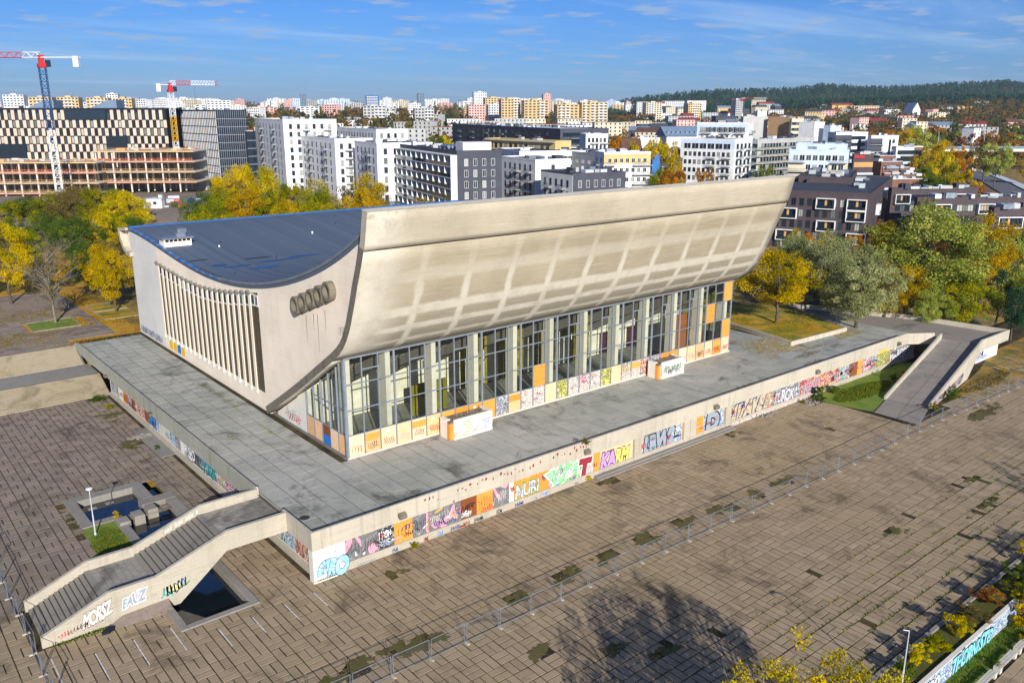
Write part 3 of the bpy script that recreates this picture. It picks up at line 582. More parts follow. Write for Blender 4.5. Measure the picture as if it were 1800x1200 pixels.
for k_, (x, w_) in enumerate(((9.3, 1.6), (19.6, 1.8), (11.4, 1.5), (3.6, 1.6), (5.5, 1.5), (13.4, 1.4), (15.3, 1.6), (21.9, 1.5))):
    scrawl(ter, (x, BY - .05, 1.2), (1, 0, 0), w_, 1.4, 'spray2' if k_ < 5 else 'spray12', seed=20 + k_, loops=4 + k_ % 3, th=.018)
for k_, (x, tx, mt) in enumerate(((8.6, 'TINA', 'spray14'), (12.4, 'SIME', 'spray10'), (14.2, 'OLA', 'spray7'), (15.8, 'SHANFIZ', 'spray14'), (17.4, 'DOTEL', 'spray10'), (18.9, 'SHARMA', 'spray2'), (22.0, 'KOM', 'spray2'), (24.6, 'SHARMA', 'spray14'), (27.2, 'TOM', 'spray15'), (28.6, 'SWEET', 'spray7'))):
    spray(ter, tx, (x, .3, .05), (1, 0, 0), .5, mt, None, .1, .1, squash=.75, seed=30 + k_)
# red drips of old lettering on the fascia
for k_ in range(46):
    x = 12.5 + k_ * .52 + rng.uniform(-.1, .1); 
    if rng.random() < .3: continue
    mb = MB(); z = rng.uniform(4.3, 4.9) - (.9 if k_ < 8 and rng.random() < .5 else 0); w_ = rng.uniform(.08, .2); hh = rng.uniform(.06, .3)
    mb.poly([(x + w_ * a, -.004, z + hh * b) for a, b in ((-1, .2), (-.2, -.6), (.5, -.3), (1, .4), (.3, 1), (-.5, .8))]); mb.build('paint_stain', M['spray10'], parent=ter)
# entrance recess with steps between x=37 and 62
doors = [(37.0, 38.2, 'osb_orange'), (38.2, 44.0, 'ply_pale'), (45.6, 53.6, 'ply_tan'), (56.0, 57.9, 'osb_orange'), (57.9, 62.6, 'ply_tan')]
for a, b, m_ in doors: front_board(a, b, m_, .55, FB + .1, .53)
for x in (44.0, 53.6, 54.9, 62.6):
    mb = MB(); mb.box(x + .02, x + 1.25, .18, .53, .35, FB - .003); mb.build('pier', M['concrete'], parent=ter)
spray(ter, 'KA', (38.35, .48, .75), (1, 0, 0), 2.2, 'spray8', 'spray2', .1, .08, fat=.05, lw=.05, squash=.95, seed=3); spray(ter, 'RM', (40.9, .48, .75), (1, 0, 0), 2.2, 'spray9', 'spray2', .1, .08, fat=.05, lw=.05, squash=.85, seed=4)
mb = MB(); mb.box(45.8, 53.4, .46, .478, .7, 3.1); mb.build('painted_ground', M['mural_blue'], parent=ter); spray(ter, 'LRWS', (46.1, .45, .75), (1, 0, 0), 2.4, 'spray15', 'spray2', .05, .08, fat=.07, lw=.06, squash=1.0, seed=3)
mb = MB(); mb.box(58.1, 62.5, .46, .478, .6, 3.1); mb.build('painted_ground', M['mural_blue'], parent=ter); spray(ter, 'D', (58.7, .45, .7), (1, 0, 0), 2.6, 'spray15', 'spray2', .05, .08, fat=.07, lw=.06, squash=1.4, seed=3)
mb = MB(); mb.box(37.0, 63.8, -.75, .18, -.2, .16); mb.box(37.0, 63.8, -.35, .175, .16, .32); mb.build('entrance_step', M['kerb'], parent=ter)
# long murals on the right half
front_board(64.2, 74.2, 'mural_multi'); front_board(74.2, 81.2, 'mural_silver'); front_board(81.2, 88.6, 'mural_warm')
for a, b, m_ in ((88.6, 92.6, 'mural_warm'), (92.6, 95.8, 'mural_teal'), (95.8, 98.2, 'ply_brown'), (98.2, 99.8, 'osb_orange'), (99.8, 102.4, 'mural_pink'), (102.4, 104.4, 'mural_silver'), (104.4, 108.8, 'mural_yellow'), (108.8, 116.4, 'mural_teal')): front_board(a, b, m_)
spray(ter, 'SPEAKE', (64.7, .44, .9), (1, 0, 0), 2.3, 'mural_fill', 'spray14', .25, .22, fat=.07, lw=.07, squash=1.05, seed=3); spray(ter, 'TUROK', (74.4, .44, .9), (1, 0, 0), 2.0, 'spray13', 'spray2', .1, .1, fat=.05, lw=.05, squash=.9, seed=4); spray(ter, 'KENO', (82.5, .44, .95), (1, 0, 0), 1.8, 'spray15', 'spray4', .1, .1, fat=.04, lw=.05, squash=1.0, seed=6)
spray(ter, 'WHATEVER', (104.0, -.001, FB + .02), (1, 0, 0), .55, 'spray11', None, .1, .1, fat=.05, squash=1.15, seed=7); spray(ter, 'WAROBEY', (109.0, .44, 1.0), (1, 0, 0), 1.9, 'spray13', 'spray2', .1, .12, fat=.05, lw=.05, squash=.85, seed=8)
mb = MB(); mb.box(64.0, 89, .285, .299, .0, .5); mb.build('painted_ground', M['mural_tag'], parent=ter)
# boards on the left side wall
k_ = 0; y = 1.1; mats_l = ['mural_multi', 'mural_warm', 'mural_blue', 'mural_teal']
while y < 12.5: 
    mb = MB(); mb.box(.79, .86, y + .02, y + 2.2, .75, FB + .2); mb.build('board', M[mats_l[k_ % 4]], parent=ter); y += 2.25; k_ += 1
side = ['mural_teal', 'mural_teal', 'mural_multi', 'mural_teal', 'mural_pink', 'mural_multi', 'mural_teal', 'mural_silver', 'mural_dark', 'mural_dark', 'osb_orange', 'plaster_white', 'mural_silver', 'mural_blue', 'concrete_light', 'concrete_light', 'mural_blue', 'mural_silver', 'ply_brown', 'mural_warm', 'mural_warm', 'ply_brown', 'mural_pink', 'osb_orange', 'plaster_white', 'mural_teal', 'mural_teal']
y = 13.2
for m_ in side:
    mb = MB(); mb.box(.79, .86, y + .02, y + 2.08, .75, FB + .2); mb.build('board', M[m_], parent=ter); y += 2.1
for k_, (y, tx, mt) in enumerate(((24.5, 'NORTE', 'spray16'), (31, 'RUSEO', 'spray1'), (45, 'LUKE', 'spray7'))): spray(ter, tx, (.79, y + 6, 1.0), (0, -1, 0), 1.7, mt, 'spray2', .1, .1, n=(-1, 0, 0), fat=.04, lw=.05, seed=k_ + 2)
mb = MB(); mb.box(-1.4, .5, 40, 52, -.2, .06); mb.build('side_step', M['kerb'], parent=ter)
rs = random.Random(77)
for k_ in range(70):
    x = rs.uniform(4, 112); scrawl(ter, (x, rs.uniform(.36, .37) if 29.8 < x < 36 else (.43 if x > 64 or x < 36 else .44), rs.uniform(.7, 2.2)), (1, 0, 0), rs.uniform(.5, 1.6), rs.uniform(.25, .9), rs.choice(['spray2', 'spray2', 'spray15', 'spray14', 'spray10', 'spray15', 'spray4', 'spray13']), seed=200 + k_, loops=rs.randint(3, 6), th=rs.uniform(.015, .045))
for k_ in range(30):
    y = rs.uniform(14, 66); scrawl(ter, (.785, y, rs.uniform(.7, 2.2)), (0, -1, 0), rs.uniform(.6, 2), rs.uniform(.4, 1.1), rs.choice(['spray2', 'spray1', 'spray14', 'spray10', 'spray16']), n=(-1, 0, 0), seed=300 + k_, loops=rs.randint(3, 6), th=rs.uniform(.02, .05))
for k_ in range(24): x = rs.uniform(4, 110); scrawl(ter, (x, .298, .03), (1, 0, 0), rs.uniform(.6, 2.2), rs.uniform(.2, .45), rs.choice(['spray2', 'spray14', 'spray10', 'spray7', 'spray15', 'spray12']), seed=400 + k_, loops=rs.randint(4, 8), th=rs.uniform(.012, .03))
# spouts on the parapet
for x in (9.7, 35.3, 59.8, 84.9, 110.5):
    mb = MB(); mb.prism_x([(-.45, 3.75), (.0, 3.95), (.0, 4.35), (-.45, 4.15)], x - .42, x + .42); mb.build('spout', M['weathered'], parent=ter, fix=True)
for y in (46.5, 68):
    mb = MB(); mb.box(-.5, -.001, y - .5, y + .5, 3.7, 3.95); mb.build('spout', M['weathered'], parent=ter)
# terrace paving
rects = []
for j in range(0, 43):
    for i in range(-1, 62):
        x0 = .7 + 2.05 * i; y0 = 2.1 * j
        x1 = x0 + 2.05; y1 = y0 + 2.1
        a, b, c, d = max(x0, .25), x1, max(y0, .25), y1
        if a > 116 or (a > 84 and c > 26) or (11.6 < b and a < 82.7 and c > 14.7): continue
        if a > 93 and c > 9.3 and a < 109.5: continue
        if a > 109.5 and c > 24: continue
        if 9.5 < a < 11.6 and c > 14.0: b = min(b, 11.75)
        if c > 88: continue
        rects.append((a + .035, b - .035, c + .035, d - .035))
slab_field(rects, T, ter, M['terrace_slab'], name='terrace_slab', stuff='terrace_slab_field', zj=.004, c=.007)
sheet('joint_bed', [(.22, 130, .22, 14.8), (.22, 11.8, 14.8, 90.3), (82.5, 130, 14.8, 27)], T - .025, 'joint_soil', ter)
for k_, (x, y, rx, ry) in enumerate(((8.7, 30, .35, 2.6), (4.3, 30, .5, 1.2), (9.2, 48, .2, 9), (3.0, 5.2, .45, .45), (91, 5.5, 4, .7), (88, 2.5, 3, .5), (97, 7.2, 3, .6))):
    if k_ == 3: mb = MB(); mb.poly([(1.7 + .5 * math.cos(a), 4.9 + .5 * math.sin(a), T + .012) for a in np.linspace(0, 6.28, 20)[:-1]]); mb.build('manhole_cover', M['dark_metal'], parent=ter); continue
    n = int(200 * rx * ry) + 40; tag(link('moss_tufts', tuft_mesh('moss_tufts', n, rx, ry, .07, M['leaf_green'] if k_ < 3 else M['leaf_brown']), ter, loc=(x, y, T)), kind='stuff')
mb = MB(); mb.box(.26, .42, .43, 40, T, T + .02); mb.box(.26, 112, .26, .42, T, T + .02); mb.build('dark_mossy_edge', M['moss_green'], parent=ter)
litter('fallen_leaves', 9000, 84, 112, 7, 26, T, M['leaf_gold'], ter, .4, .11)
# the two concrete shafts on the terrace
def booth(x0, x1, y0, y1, label, txt):
    b = tag(empty('entrance_booth', ((x0 + x1) / 2, (y0 + y1) / 2, T)), label, 'booth', 'concrete booths on the terrace'); cx, cy = (x0 + x1) / 2, (y0 + y1) / 2
    h = 2.55; mb = MB(); L_ = x1 - x0
    mb.prism_x([(y0 - cy, 0), (y0 + .25 - cy, 0), (y0 + .25 - cy, h), (y0 - cy, h)], -L_ / 2, L_ / 2); mb.build('front_wall', M['plaster_white'], parent=b)
    mb = MB(); mb.box(-L_ / 2 - .5, -L_ / 2 + .0, y0 + .9 - cy, y1 - cy, 0, h - .1); mb.build('side_wall', M['plaster_white'], parent=b)
    mb = MB(); mb.box(-L_ / 2 - .45, L_ / 2 - .2, y0 + .252 - cy, y1 - cy, h - .45, h - .25); mb.build('roof', M['weathered'], parent=b)
    mb = MB(); mb.box(-L_ / 2 - .5, -L_ / 2 + .04, y0 + .26 - cy, y0 + .88 - cy, .02, h - .5); mb.build('door', M['osb_orange'], parent=b)
    mb = MB(); mb.box(L_ / 2 - .25, L_ / 2, y0 + .252 - cy, y1 - cy, 0, h - .05); mb.build('side_wall', M['plaster_white'], parent=b)
    rr = random.Random(3)
    for k in range(70):
        x, y = rr.uniform(-L_ / 2, L_ / 2 - .5), rr.uniform(y0 + .5 - cy, y1 - .3 - cy); mb = MB(); s_ = rr.uniform(.05, .2); mb.box(x - s_, x + s_, y - s_ * .6, y + s_ * .6, h - .25, h - .25 + rr.uniform(.03, .12)); 
        if k < 26: mb.build('rubble', M[rr.choice(['weathered', 'concrete_light', 'rust', 'kerb'])], parent=b)
    for k, (tx, mt, ln, xx, hh) in enumerate(txt): spray(b, tx, (-L_ / 2 + xx, y0 - cy, .45), (1, 0, 0), hh, mt, ln, .1, .1, fat=.0, lw=.05, seed=k + 3)
    return b
b1 = booth(24.8, 30.6, 11.9, 14.2, 'white concrete booth with pink 25 sprayed on its front, nearer the corner', [('25', 'spray1', 'spray17', 1.3, 1.9), ('OP', 'spray1', 'spray14', 3.9, 1.5)])
b2 = booth(62.5, 67.6, 11.9, 14.2, 'white concrete booth covered in black tags, farther along the glass front', [('KRE', 'spray2', None, 1.4, .9), ('SO', 'spray2', None, 3.0, .8)])
for k_ in range(9): scrawl(b2, (-2.6 + .5 * k_, -1.15, .5 + .1 * (k_ % 3)), (1, 0, 0), .9, 1.3, 'spray2' if k_ % 4 else 'spray16', seed=60 + k_, loops=3, th=.03)
for k_ in range(3): scrawl(b1, (-3.0 + 2.9 * k_, -1.15, .2), (1, 0, 0), .8, 1.0, 'spray2', seed=80 + k_, loops=3, th=.02)

# ------------------------------------------------------------------ stair over the pond
st = tag(empty('staircase', (-11, 9, 0)), 'concrete staircase with solid parapets crossing the pond up to the terrace', 'stairs')
def sb(mb, name, mat, **k): return mb.build(name, M[mat], parent=st, loc=(11, -9, 0), **k)
YN0, YN1, YF0, YF1 = 5.35, 5.72, 12.15, 12.52
xb, xm0, xm1, xt = -21.8, -16.4, -12.4, -5.8
near = [(xb, -.1), (-10.6, -.3), (-6.0, 3.35), (0.0, 3.35), (0.0, P), (xt, P), (xm1, 3.05), (xm0, 3.05), (xb, .95)]
mb = MB(); mb.prism_y(near, YN0, YN1); sb(mb, 'near_parapet', 'concrete', fix=True)
far_ = [(xb, -.1), (-10.6, -.3), (-6.0, 3.35), (0.0, 3.35), (0.0, P), (xt, P), (xm1, 3.05), (xm0, 3.05), (xb, .95)]
mb = MB(); mb.prism_y(far_, YF0, YF1); sb(mb, 'far_parapet', 'concrete', fix=True)
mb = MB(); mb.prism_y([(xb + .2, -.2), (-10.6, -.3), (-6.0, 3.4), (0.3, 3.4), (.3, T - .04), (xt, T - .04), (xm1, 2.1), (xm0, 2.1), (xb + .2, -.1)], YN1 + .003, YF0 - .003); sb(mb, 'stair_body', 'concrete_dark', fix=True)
nl = 12; rl = 2.15 / nl; tl = (xm0 - xb - .2) / nl
for k_ in range(nl):
    if k_: mb = MB(); mb.box(xb + .2 + k_ * tl - .1, xb + .2 + k_ * tl - .004, YN1 + .01, YF0 - .01, k_ * rl, k_ * rl + .03); sb(mb, 'dark_mossy_edge', 'wet_patch')  # mossy tread corner, darkened to put shade contrast between the steps
    mb = MB(); mb.box(xb + .2 + k_ * tl, xb + .2 + (k_ + 1) * tl + .1, YN1 + .01, YF0 - .01, k_ * rl - .05, (k_ + 1) * rl); sb(mb, 'step', 'step_slab')
nu = 13; ru = (T - 2.15) / nu; tu = (xt - xm1) / nu
for k_ in range(nu):
    if k_: mb = MB(); mb.box(xm1 + k_ * tu - .1, xm1 + k_ * tu - .004, YN1 + .01, YF0 - .01, 2.15 + k_ * ru, 2.15 + k_ * ru + .03); sb(mb, 'dark_mossy_edge', 'wet_patch')  # upper flight: moss strip, its dark tone also paints the step shading
    mb = MB(); mb.box(xm1 + k_ * tu, xm1 + (k_ + 1) * tu + .1, YN1 + .01, YF0 - .01, 2.15 + k_ * ru - .08, 2.15 + (k_ + 1) * ru); sb(mb, 'step', 'step_slab')
def land(x0, x1, z):
    nx = max(1, round((x1 - x0) / .55)); w_ = (x1 - x0) / nx
    for i in range(nx):
        for j in range(5):
            y0 = YN1 + .03 + j * 1.26 + (.63 if i % 2 else 0) * (j > 0); y1 = min(YF0 - .03, YN1 + .03 + (j + 1) * 1.26 + (.63 if i % 2 and j < 4 else 0))
            if y1 - y0 < .1: continue
            v, q = slab_geo([(x0 + i * w_ + .01, x0 + (i + 1) * w_ - .01, y0 + .01, y1 - .01)], z, zj=.002); link('landing_slab', bulk('landing_slab', v, q, M['step_slab'], np.full(9, rng.random())), st, loc=(11, -9, 0))
land(xm0 + .1, xm1, 2.17); land(xt + .1, -.02, T + .01)
spray(st, 'MORSZ', (-18.6, YN0 - 9 + 9, .55), Vector((1, 0, .27)), 1.35, 'spray12', 'spray2', .1, .1, fat=.05, lw=.03, squash=.62, seed=3)
for o in list(st.children):
    if o.name.startswith('graffiti'): o.location = (11, -9, 0)
spray(st, 'EAUZ', (-15.4, YN0, 1.05), Vector((1, 0, .2)), 1.05, 'spray15', 'spray1', .1, .1, fat=.06, lw=.05, squash=.85, seed=4)
for k_ in range(5): scrawl(st, (-12.1 + .35 * k_, YN0, .7 + .1 * k_), (1, 0, 0), 1.0, 1.1, ['spray16', 'spray2', 'spray9', 'spray7', 'spray3'][k_], seed=k_, loops=3, th=.05)
for k_ in range(3): scrawl(st, (-20.6 + .8 * k_, YN0, .25 + .12 * k_), (1, 0, .2), 1.0, .5, 'spray2' if k_ else 'spray4', seed=8 + k_, loops=4, th=.02)
for k_ in range(14): x = -9.6 + .26 * k_; mb = MB(); zz = 2.15 + (x - xm1) * (T - 2.15) / (xt - xm1); mb.poly([(x + .1 * a, YF0 - .006, zz + .25 + .4 * b) for a, b in ((-1, 0), (1, .1), (1.1, .9), (-.4, 1))]); (mb.build('paint_stain', M['spray12'], parent=st, loc=(11, -9, 0)) if k_ % 4 else None)
for o in list(st.children):
    if o.name.startswith('graffiti'): o.location = (11, -9, 0)
litter_ = None
tag(link('moss_tufts', tuft_mesh('moss_tufts', 300, 3.2, .35, .16, M['leaf_green']), st, loc=(-18 + 11, 5.0 - 9, 0)), kind='stuff')
mb = MB(); mb.quad((-17.6, 4.5, .0), (-11.6, 3.9, .0), (-11.6, 5.34, .62), (-15.5, 5.34, .5)); sb(mb, 'earth_bank', 'dirt_lot')

# ------------------------------------------------------------------ ponds
pd = tag(empty('pond_basin', (-9, 17, 0)), 'sunken concrete pond basin with wide kerbs running under the staircase', 'pond')
def pb(mb, name, mat): return mb.build(name, M[mat], parent=pd, loc=(9, -17, 0))
def kerbbox(x0, x1, y0, y1, z1=.12, mat='kerb'): mb = MB(); mb.slab(x0, x1, y0, y1, -1.25, z1, .03); pb(mb, 'kerb', mat)
kerbbox(-14.0, -12.9, 25.5, 34.0); kerbbox(-12.88, -6.9, 32.8, 34.2); kerbbox(-6.88, -5.7, 28.9, 34.2); kerbbox(-7.4, -3.7, 27.2, 28.88); kerbbox(-12.88, -9.9, 25.5, 26.6, .1); kerbbox(-10.9, -9.9, 16.5, 25.48, .1); kerbbox(-4.9, -3.7, 20, 27.18, .1); kerbbox(-4.9, -3.9, 12.6, 19.98, .1)
kerbbox(-12.2, -11.5, .35, 5.3); kerbbox(-11.48, -5.9, .35, 1.0); kerbbox(-5.88, -5.15, .35, 10.5); kerbbox(-5.88, -4.92, 10.52, 12.58)
mb = MB(); mb.box(-13.5, -3.5, .4, 34, -1.29, -1.22); pb(mb, 'basin_floor', 'moss')
mb = MB(); mb.quad((-12.95, 1, -.66), (-4.5, 1, -.66), (-4.5, 33, -.66), (-12.95, 33, -.66)); tag(mb.build('pond_water', M['water']), 'dark still water in the concrete pond', 'water', kind='structure')
for k_, (x, y) in enumerate(((-10.2, 24.3), (-8.55, 24.9), (-6.95, 25.6))): mb = MB(); mb.slab(x - .55, x + .55, y - .8, y + .8, -1.2, .42, .04); tag(mb.build('stepping_block', M['kerb']), ('leftmost', 'middle', 'rightmost')[k_] + ' of three concrete stepping blocks in the pond', 'block', 'stepping blocks in the pond')
for k_, (x, y) in enumerate(((-11.6, 31.6), (-9.7, 31.9))): mb = MB(); mb.slab(x - .45, x + .45, y - .3, y + .3, -.9, -.62, .03); tag(mb.build('sunken_slab', M['kerb']), ('left', 'right')[k_] + ' of two flat slabs lying just above the pond water', 'slab', 'slabs in the pond')
lw = tag(empty('pond_lawn'), 'small square lawn with a lamp beside the pond', 'lawn', kind='structure'); sheet('turf', [(-14.1, -10.92, 13.0, 25.45), (-10.92, -9.95, 12.9, 16.45)], .03, 'grass', lw)
tag(link('grass_blades', tuft_mesh('grass_blades', 5000, 1.9, 5.2, .12, M['leaf_green'], .03), lw, loc=(-12.4, 19.2, .04)), kind='stuff')

# rubble and a torn bag
def rubble(x, y, z, n, r, label):
    g_ = random.Random(int(x * 10)); mb = MB()
    for k in range(n):
        a = g_.uniform(0, 6.28); d = r * math.sqrt(g_.random()); s_ = g_.uniform(.06, .28); px_, py_ = d * math.cos(a), d * math.sin(a) * .5; c_, q_ = math.cos(a * 3), math.sin(a * 3)
        mb.prism_z([(px_ + s_ * c_, py_ + s_ * q_), (px_ - s_ * q_ * 1.3, py_ + s_ * c_), (px_ - s_ * c_, py_ - s_ * q_ * .8), (px_ + s_ * q_, py_ - s_ * c_)], -.02, g_.uniform(.05, .25))
    o = mb.build('rubble', M['kerb'], loc=(x, y, z)); tag(o, label, 'rubble', kind='stuff')
rubble(82.5, -1.2, 0, 60, 2.2, 'broken concrete rubble at the corner of the grass wedge'); rubble(72, -.2, 0, 22, 1.6, 'loose rubble along the foot of the murals'); rubble(-1.2, 49, 0, 50, 1.6, 'loose rubble beside the left terrace wall')
mb = MB(); g_ = random.Random(5); mb.prism_z([(math.cos(a) * .6 * g_.uniform(.7, 1.2), math.sin(a) * .32 * g_.uniform(.7, 1.2)) for a in np.linspace(0, 6.28, 11)[:-1]], 0, .22); tag(mb.build('torn_bag', M['navy'], loc=(-16.9, 4.4, .02), rz=.4), 'dark torn bag lying at the foot of the staircase wall', 'bag')
# ------------------------------------------------------------------ the palace
pal = tag(empty('sports_palace', (47, 50, T)), 'concrete sports palace with a sagging roof and a great upturned shell over its glass front', 'building')
def pbd(mb, name, *mats, parent=None, **k):
    o = mb.build(name, *[M[m] for m in mats], parent=parent or pal, **k)
    o.location = (-47, -50, -T) if parent is None else (0, 0, 0); return o
XL, XR = 10.8, 83.9; GL, GR, GY = 12.1, 82.5, 14.9
# shell profile (y,z), outer face then inner
outer = [(6.0, 33.3), (6.25, 32.2), (6.5, 31.1), (6.78, 30.0), (6.92, 29.45), (7.5, 27.9), (8.4, 25.88), (9.3, 23.6), (10.24, 21.4), (10.8, 20.3), (11.42, 19.3), (12.3, 18.25), (13.38, 17.3), (14.9, 16.25), (16.5, 15.25), (18.2, 14.2), (21.3, 12.25), (24.5, 10.3), (29.3, 7.5), (34.0, 4.85)]
def offs(pr, d):
    r_ = []
    for i in range(len(pr)):
        a = Vector(pr[max(0, i-1)]); b = Vector(pr[min(len(pr)-1, i+1)]); t_ = (b - a).normalized(); r_.append((pr[i][0] - t_.y * d, pr[i][1] + t_.x * d))
    return r_
inner = offs(outer, .95)
arc = [0.]
for a, b in zip(outer, outer[1:]): arc.append(arc[-1] + math.dist(a, b))
def strip_mesh(name, x0, x1, k0, k1, mat, edge_mat, nx=34):
    """the shell between profile points k0..k1 as one solid with UVs in metres"""
    me = bpy.data.meshes.new(name); bm = bmesh.new(); uvl = bm.loops.layers.uv.new('UVMap'); xsn = np.linspace(x0, x1, nx)
    O_ = [[bm.verts.new((x, *outer[k])) for k in range(k0, k1 + 1)] for x in xsn]; I_ = [[bm.verts.new((x, *inner[k])) for k in range(k0, k1 + 1)] for x in xsn]
    def F(vs_, uvs, mi):
        f = bm.faces.new(vs_); f.material_index = mi; f.smooth = mi == 0
        for l, uv in zip(f.loops, uvs): l[uvl].uv = uv
    K = k1 - k0
    for i in range(nx - 1):
        for k in range(K):
            u0, u1, v0, v1 = xsn[i] - GL, xsn[i + 1] - GL, arc[k0 + k], arc[k0 + k + 1]
            F([O_[i][k], O_[i][k+1], O_[i+1][k+1], O_[i+1][k]], [(u0, v0), (u0, v1), (u1, v1), (u1, v0)], 0)
            F([I_[i][k], I_[i+1][k], I_[i+1][k+1], I_[i][k+1]], [(u0, v0), (u1, v0), (u1, v1), (u0, v1)], 1)
        for k in (0, K): vs_ = [O_[i][k], O_[i+1][k], I_[i+1][k], I_[i][k]]; F(vs_ if k == 0 else vs_[::-1], [(0, 0)] * 4, 1)
    for k in range(K):
        F([O_[0][k], I_[0][k], I_[0][k+1], O_[0][k+1]], [(0, 0)] * 4, 1); F([O_[-1][k], O_[-1][k+1], I_[-1][k+1], I_[-1][k]], [(0, 0)] * 4, 1)
    bmesh.ops.recalc_face_normals(bm, faces=bm.faces); bm.to_mesh(me); bm.free(); me.materials.append(M[mat]); me.materials.append(M[edge_mat]); 
    o = link(name, me, pal, loc=(-47, -50, -T)); return o
gfl = 13                                 # profile index where the shell meets the glass
strip_mesh('shell_brow', XL, XR, 0, 4, 'shell', 'concrete')
outer_keep = list(outer); outer[4:] = [(y + .12, z - .03) for y, z in outer[4:]]; outer[4] = (7.05, 29.36)
strip_mesh('shell', XL, XR, 4, gfl, 'shell', 'weathered')
strip_mesh('shell_leg', XL, XL + 1.2, gfl, 19, 'shell', 'weathered', 2); strip_mesh('shell_leg', XR - 1.2, XR, gfl, 19, 'shell', 'weathered', 2)
outer[:] = outer_keep
mb = MB(); mb.box(XL + .05, XR - .05, 6.98, 7.6, 29.36, 29.46); pbd(mb, 'groove_shade_bar', 'black')  # black bar: the shade inside the groove put in as colour
mb = MB(); mb.prism_x([(5.96, 33.34), (6.98, 33.44), (6.98, 33.54), (5.9, 33.42)], XL - .05, XR + .05); pbd(mb, 'shell_coping', 'concrete_light', fix=True)
# roof: sagging sheet
roofp = [(7.5, 31.6), (11.5, 29.4), (16.9, 26.8), (22.7, 24.65), (30.8, 22.6), (38, 21.35), (45.9, 20.6), (52, 20.35), (58, 20.42), (66.4, 21.2), (74.4, 22.05), (82, 22.7), (90.5, 23.2)]
def roof_z(y): return float(np.interp(y, [a for a, _ in roofp], [b for _, b in roofp]))
def smooth_prof(pr, n):
    ys_ = np.linspace(pr[0][0], pr[-1][0], n); c_ = np.polyfit([a for a, _ in pr], [b for _, b in pr], 6); return [(float(y), float(np.polyval(c_, y))) for y in ys_]
rp = smooth_prof(roofp, 44); _ry = [a for a, _ in rp]; _rz = [b for _, b in rp]
def rz_(y): return float(np.interp(y, _ry, _rz))
WX0, WX1 = 11.6, 83.1
mb = MB(); mb.prism_x(rp + [(y, z - .7) for y, z in rp[::-1]], WX0 - .02, WX1 + .02)
o = pbd(mb, 'roof', 'roof_felt', fix=True)
for x0, x1 in ((WX0 - .16, WX0 - .023), (WX1 + .023, WX1 + .16)):
    mb = MB(); q = [(y, z) for y, z in rp if y < 56]; mb.prism_x([(y, z + .14) for y, z in q] + [(y, z - .2) for y, z in q[::-1]], x0, x1); pbd(mb, 'roof_flashing', 'coping', fix=True)
    y = 48.5; k_ = 0
    while y < 90:                        # blue tarpaulin strips battened over the verge
        mb = MB(); y2 = y + .8; mb.prism_x([(y, rz_(y) + .05), (y2, rz_(y2) + .05), (y2, rz_(y2) - .25), (y, rz_(y) - .25)], x0 - .05, x1 + (.3 if x0 < 40 else .0)); pbd(mb, 'verge_tarpaulin', 'tarp_blue' if k_ % 3 else 'coping', fix=True); y += .95; k_ += 1
mb = MB(); mb.box(WX0, WX1, 90.0, 90.55, 23.1, 23.35); pbd(mb, 'verge_tarpaulin', 'tarp_blue')
def roof_patch(name, pts, mat):
    mb = MB(); mb.poly([(x, y, rz_(y) + .02) for x, y in pts]); pbd(mb, name, mat)
rr = random.Random(5)
for (x, y, rx, ry, mt) in ((17, 56, 2.2, .6, 'felt_blue'), (20, 53, 2.6, 1.1, 'felt_blue'), (15, 58, 1.2, .9, 'felt_blue'), (24, 57, 3.5, .5, 'felt_blue'), (29, 58, 3, .45, 'felt_blue'), (33, 41, 2.4, .5, 'felt_blue'), (36, 42.5, 2.6, .5, 'felt_blue'), (39, 42, 2, .4, 'felt_blue'), (13.5, 62.5, 1.8, .25, 'black'), (52, 50, 5, .5, 'navy'), (46, 55, 4, .7, 'navy'), (30, 50, 3, .6, 'navy'), (22, 60, 2.5, .3, 'navy')):
    mb = MB(); k = 22; mb.poly([(x + rx * math.cos(a) * rr.uniform(.8, 1.1), yy := y + ry * math.sin(a) * rr.uniform(.7, 1.1), rz_(yy) + .03) for a in np.linspace(0, 6.28, k)[:-1]]); pbd(mb, 'roof_puddle', mt)
for k_ in range(26):
    x, y = rr.uniform(14, 78), rr.uniform(14, 86); s_ = rr.uniform(.08, .16); mb = MB(); mb.tube((x, y, rz_(y) - .1), (x, y, rz_(y) + rr.uniform(.15, .5)), s_, k=6); pbd(mb, 'roof_vent_pipe', rr.choice(['frame_white', 'dark_metal', 'frame_white']))
v = empty('roof_vent', (14.0 - 47, 73.5 - 50, rz_(73.5) - T), parent=pal)
mb = MB(); mb.box(-2.2, 2.2, -1.1, 1.1, -.3, 1.1); mb.build('vent_body', M['plaster_cream'], parent=v)
for k_ in range(6): mb = MB(); mb.box(-1.95 + k_ * .68, -1.4 + k_ * .68, -1.13, -1.05, .65, .98); mb.build('louvre', M['black'], parent=v)
mb = MB(); mb.box(-2.5, 2.5, -1.4, 1.4, 1.1, 1.28); mb.build('vent_cap', M['coping'], parent=v)
mb = MB(); mb.box(.2, 1.6, -.3, .7, 1.28, 1.8); mb.box(.5, 1.9, 0, 1.0, 1.8, 2.5); mb.build('cowl', M['galv'], parent=v)
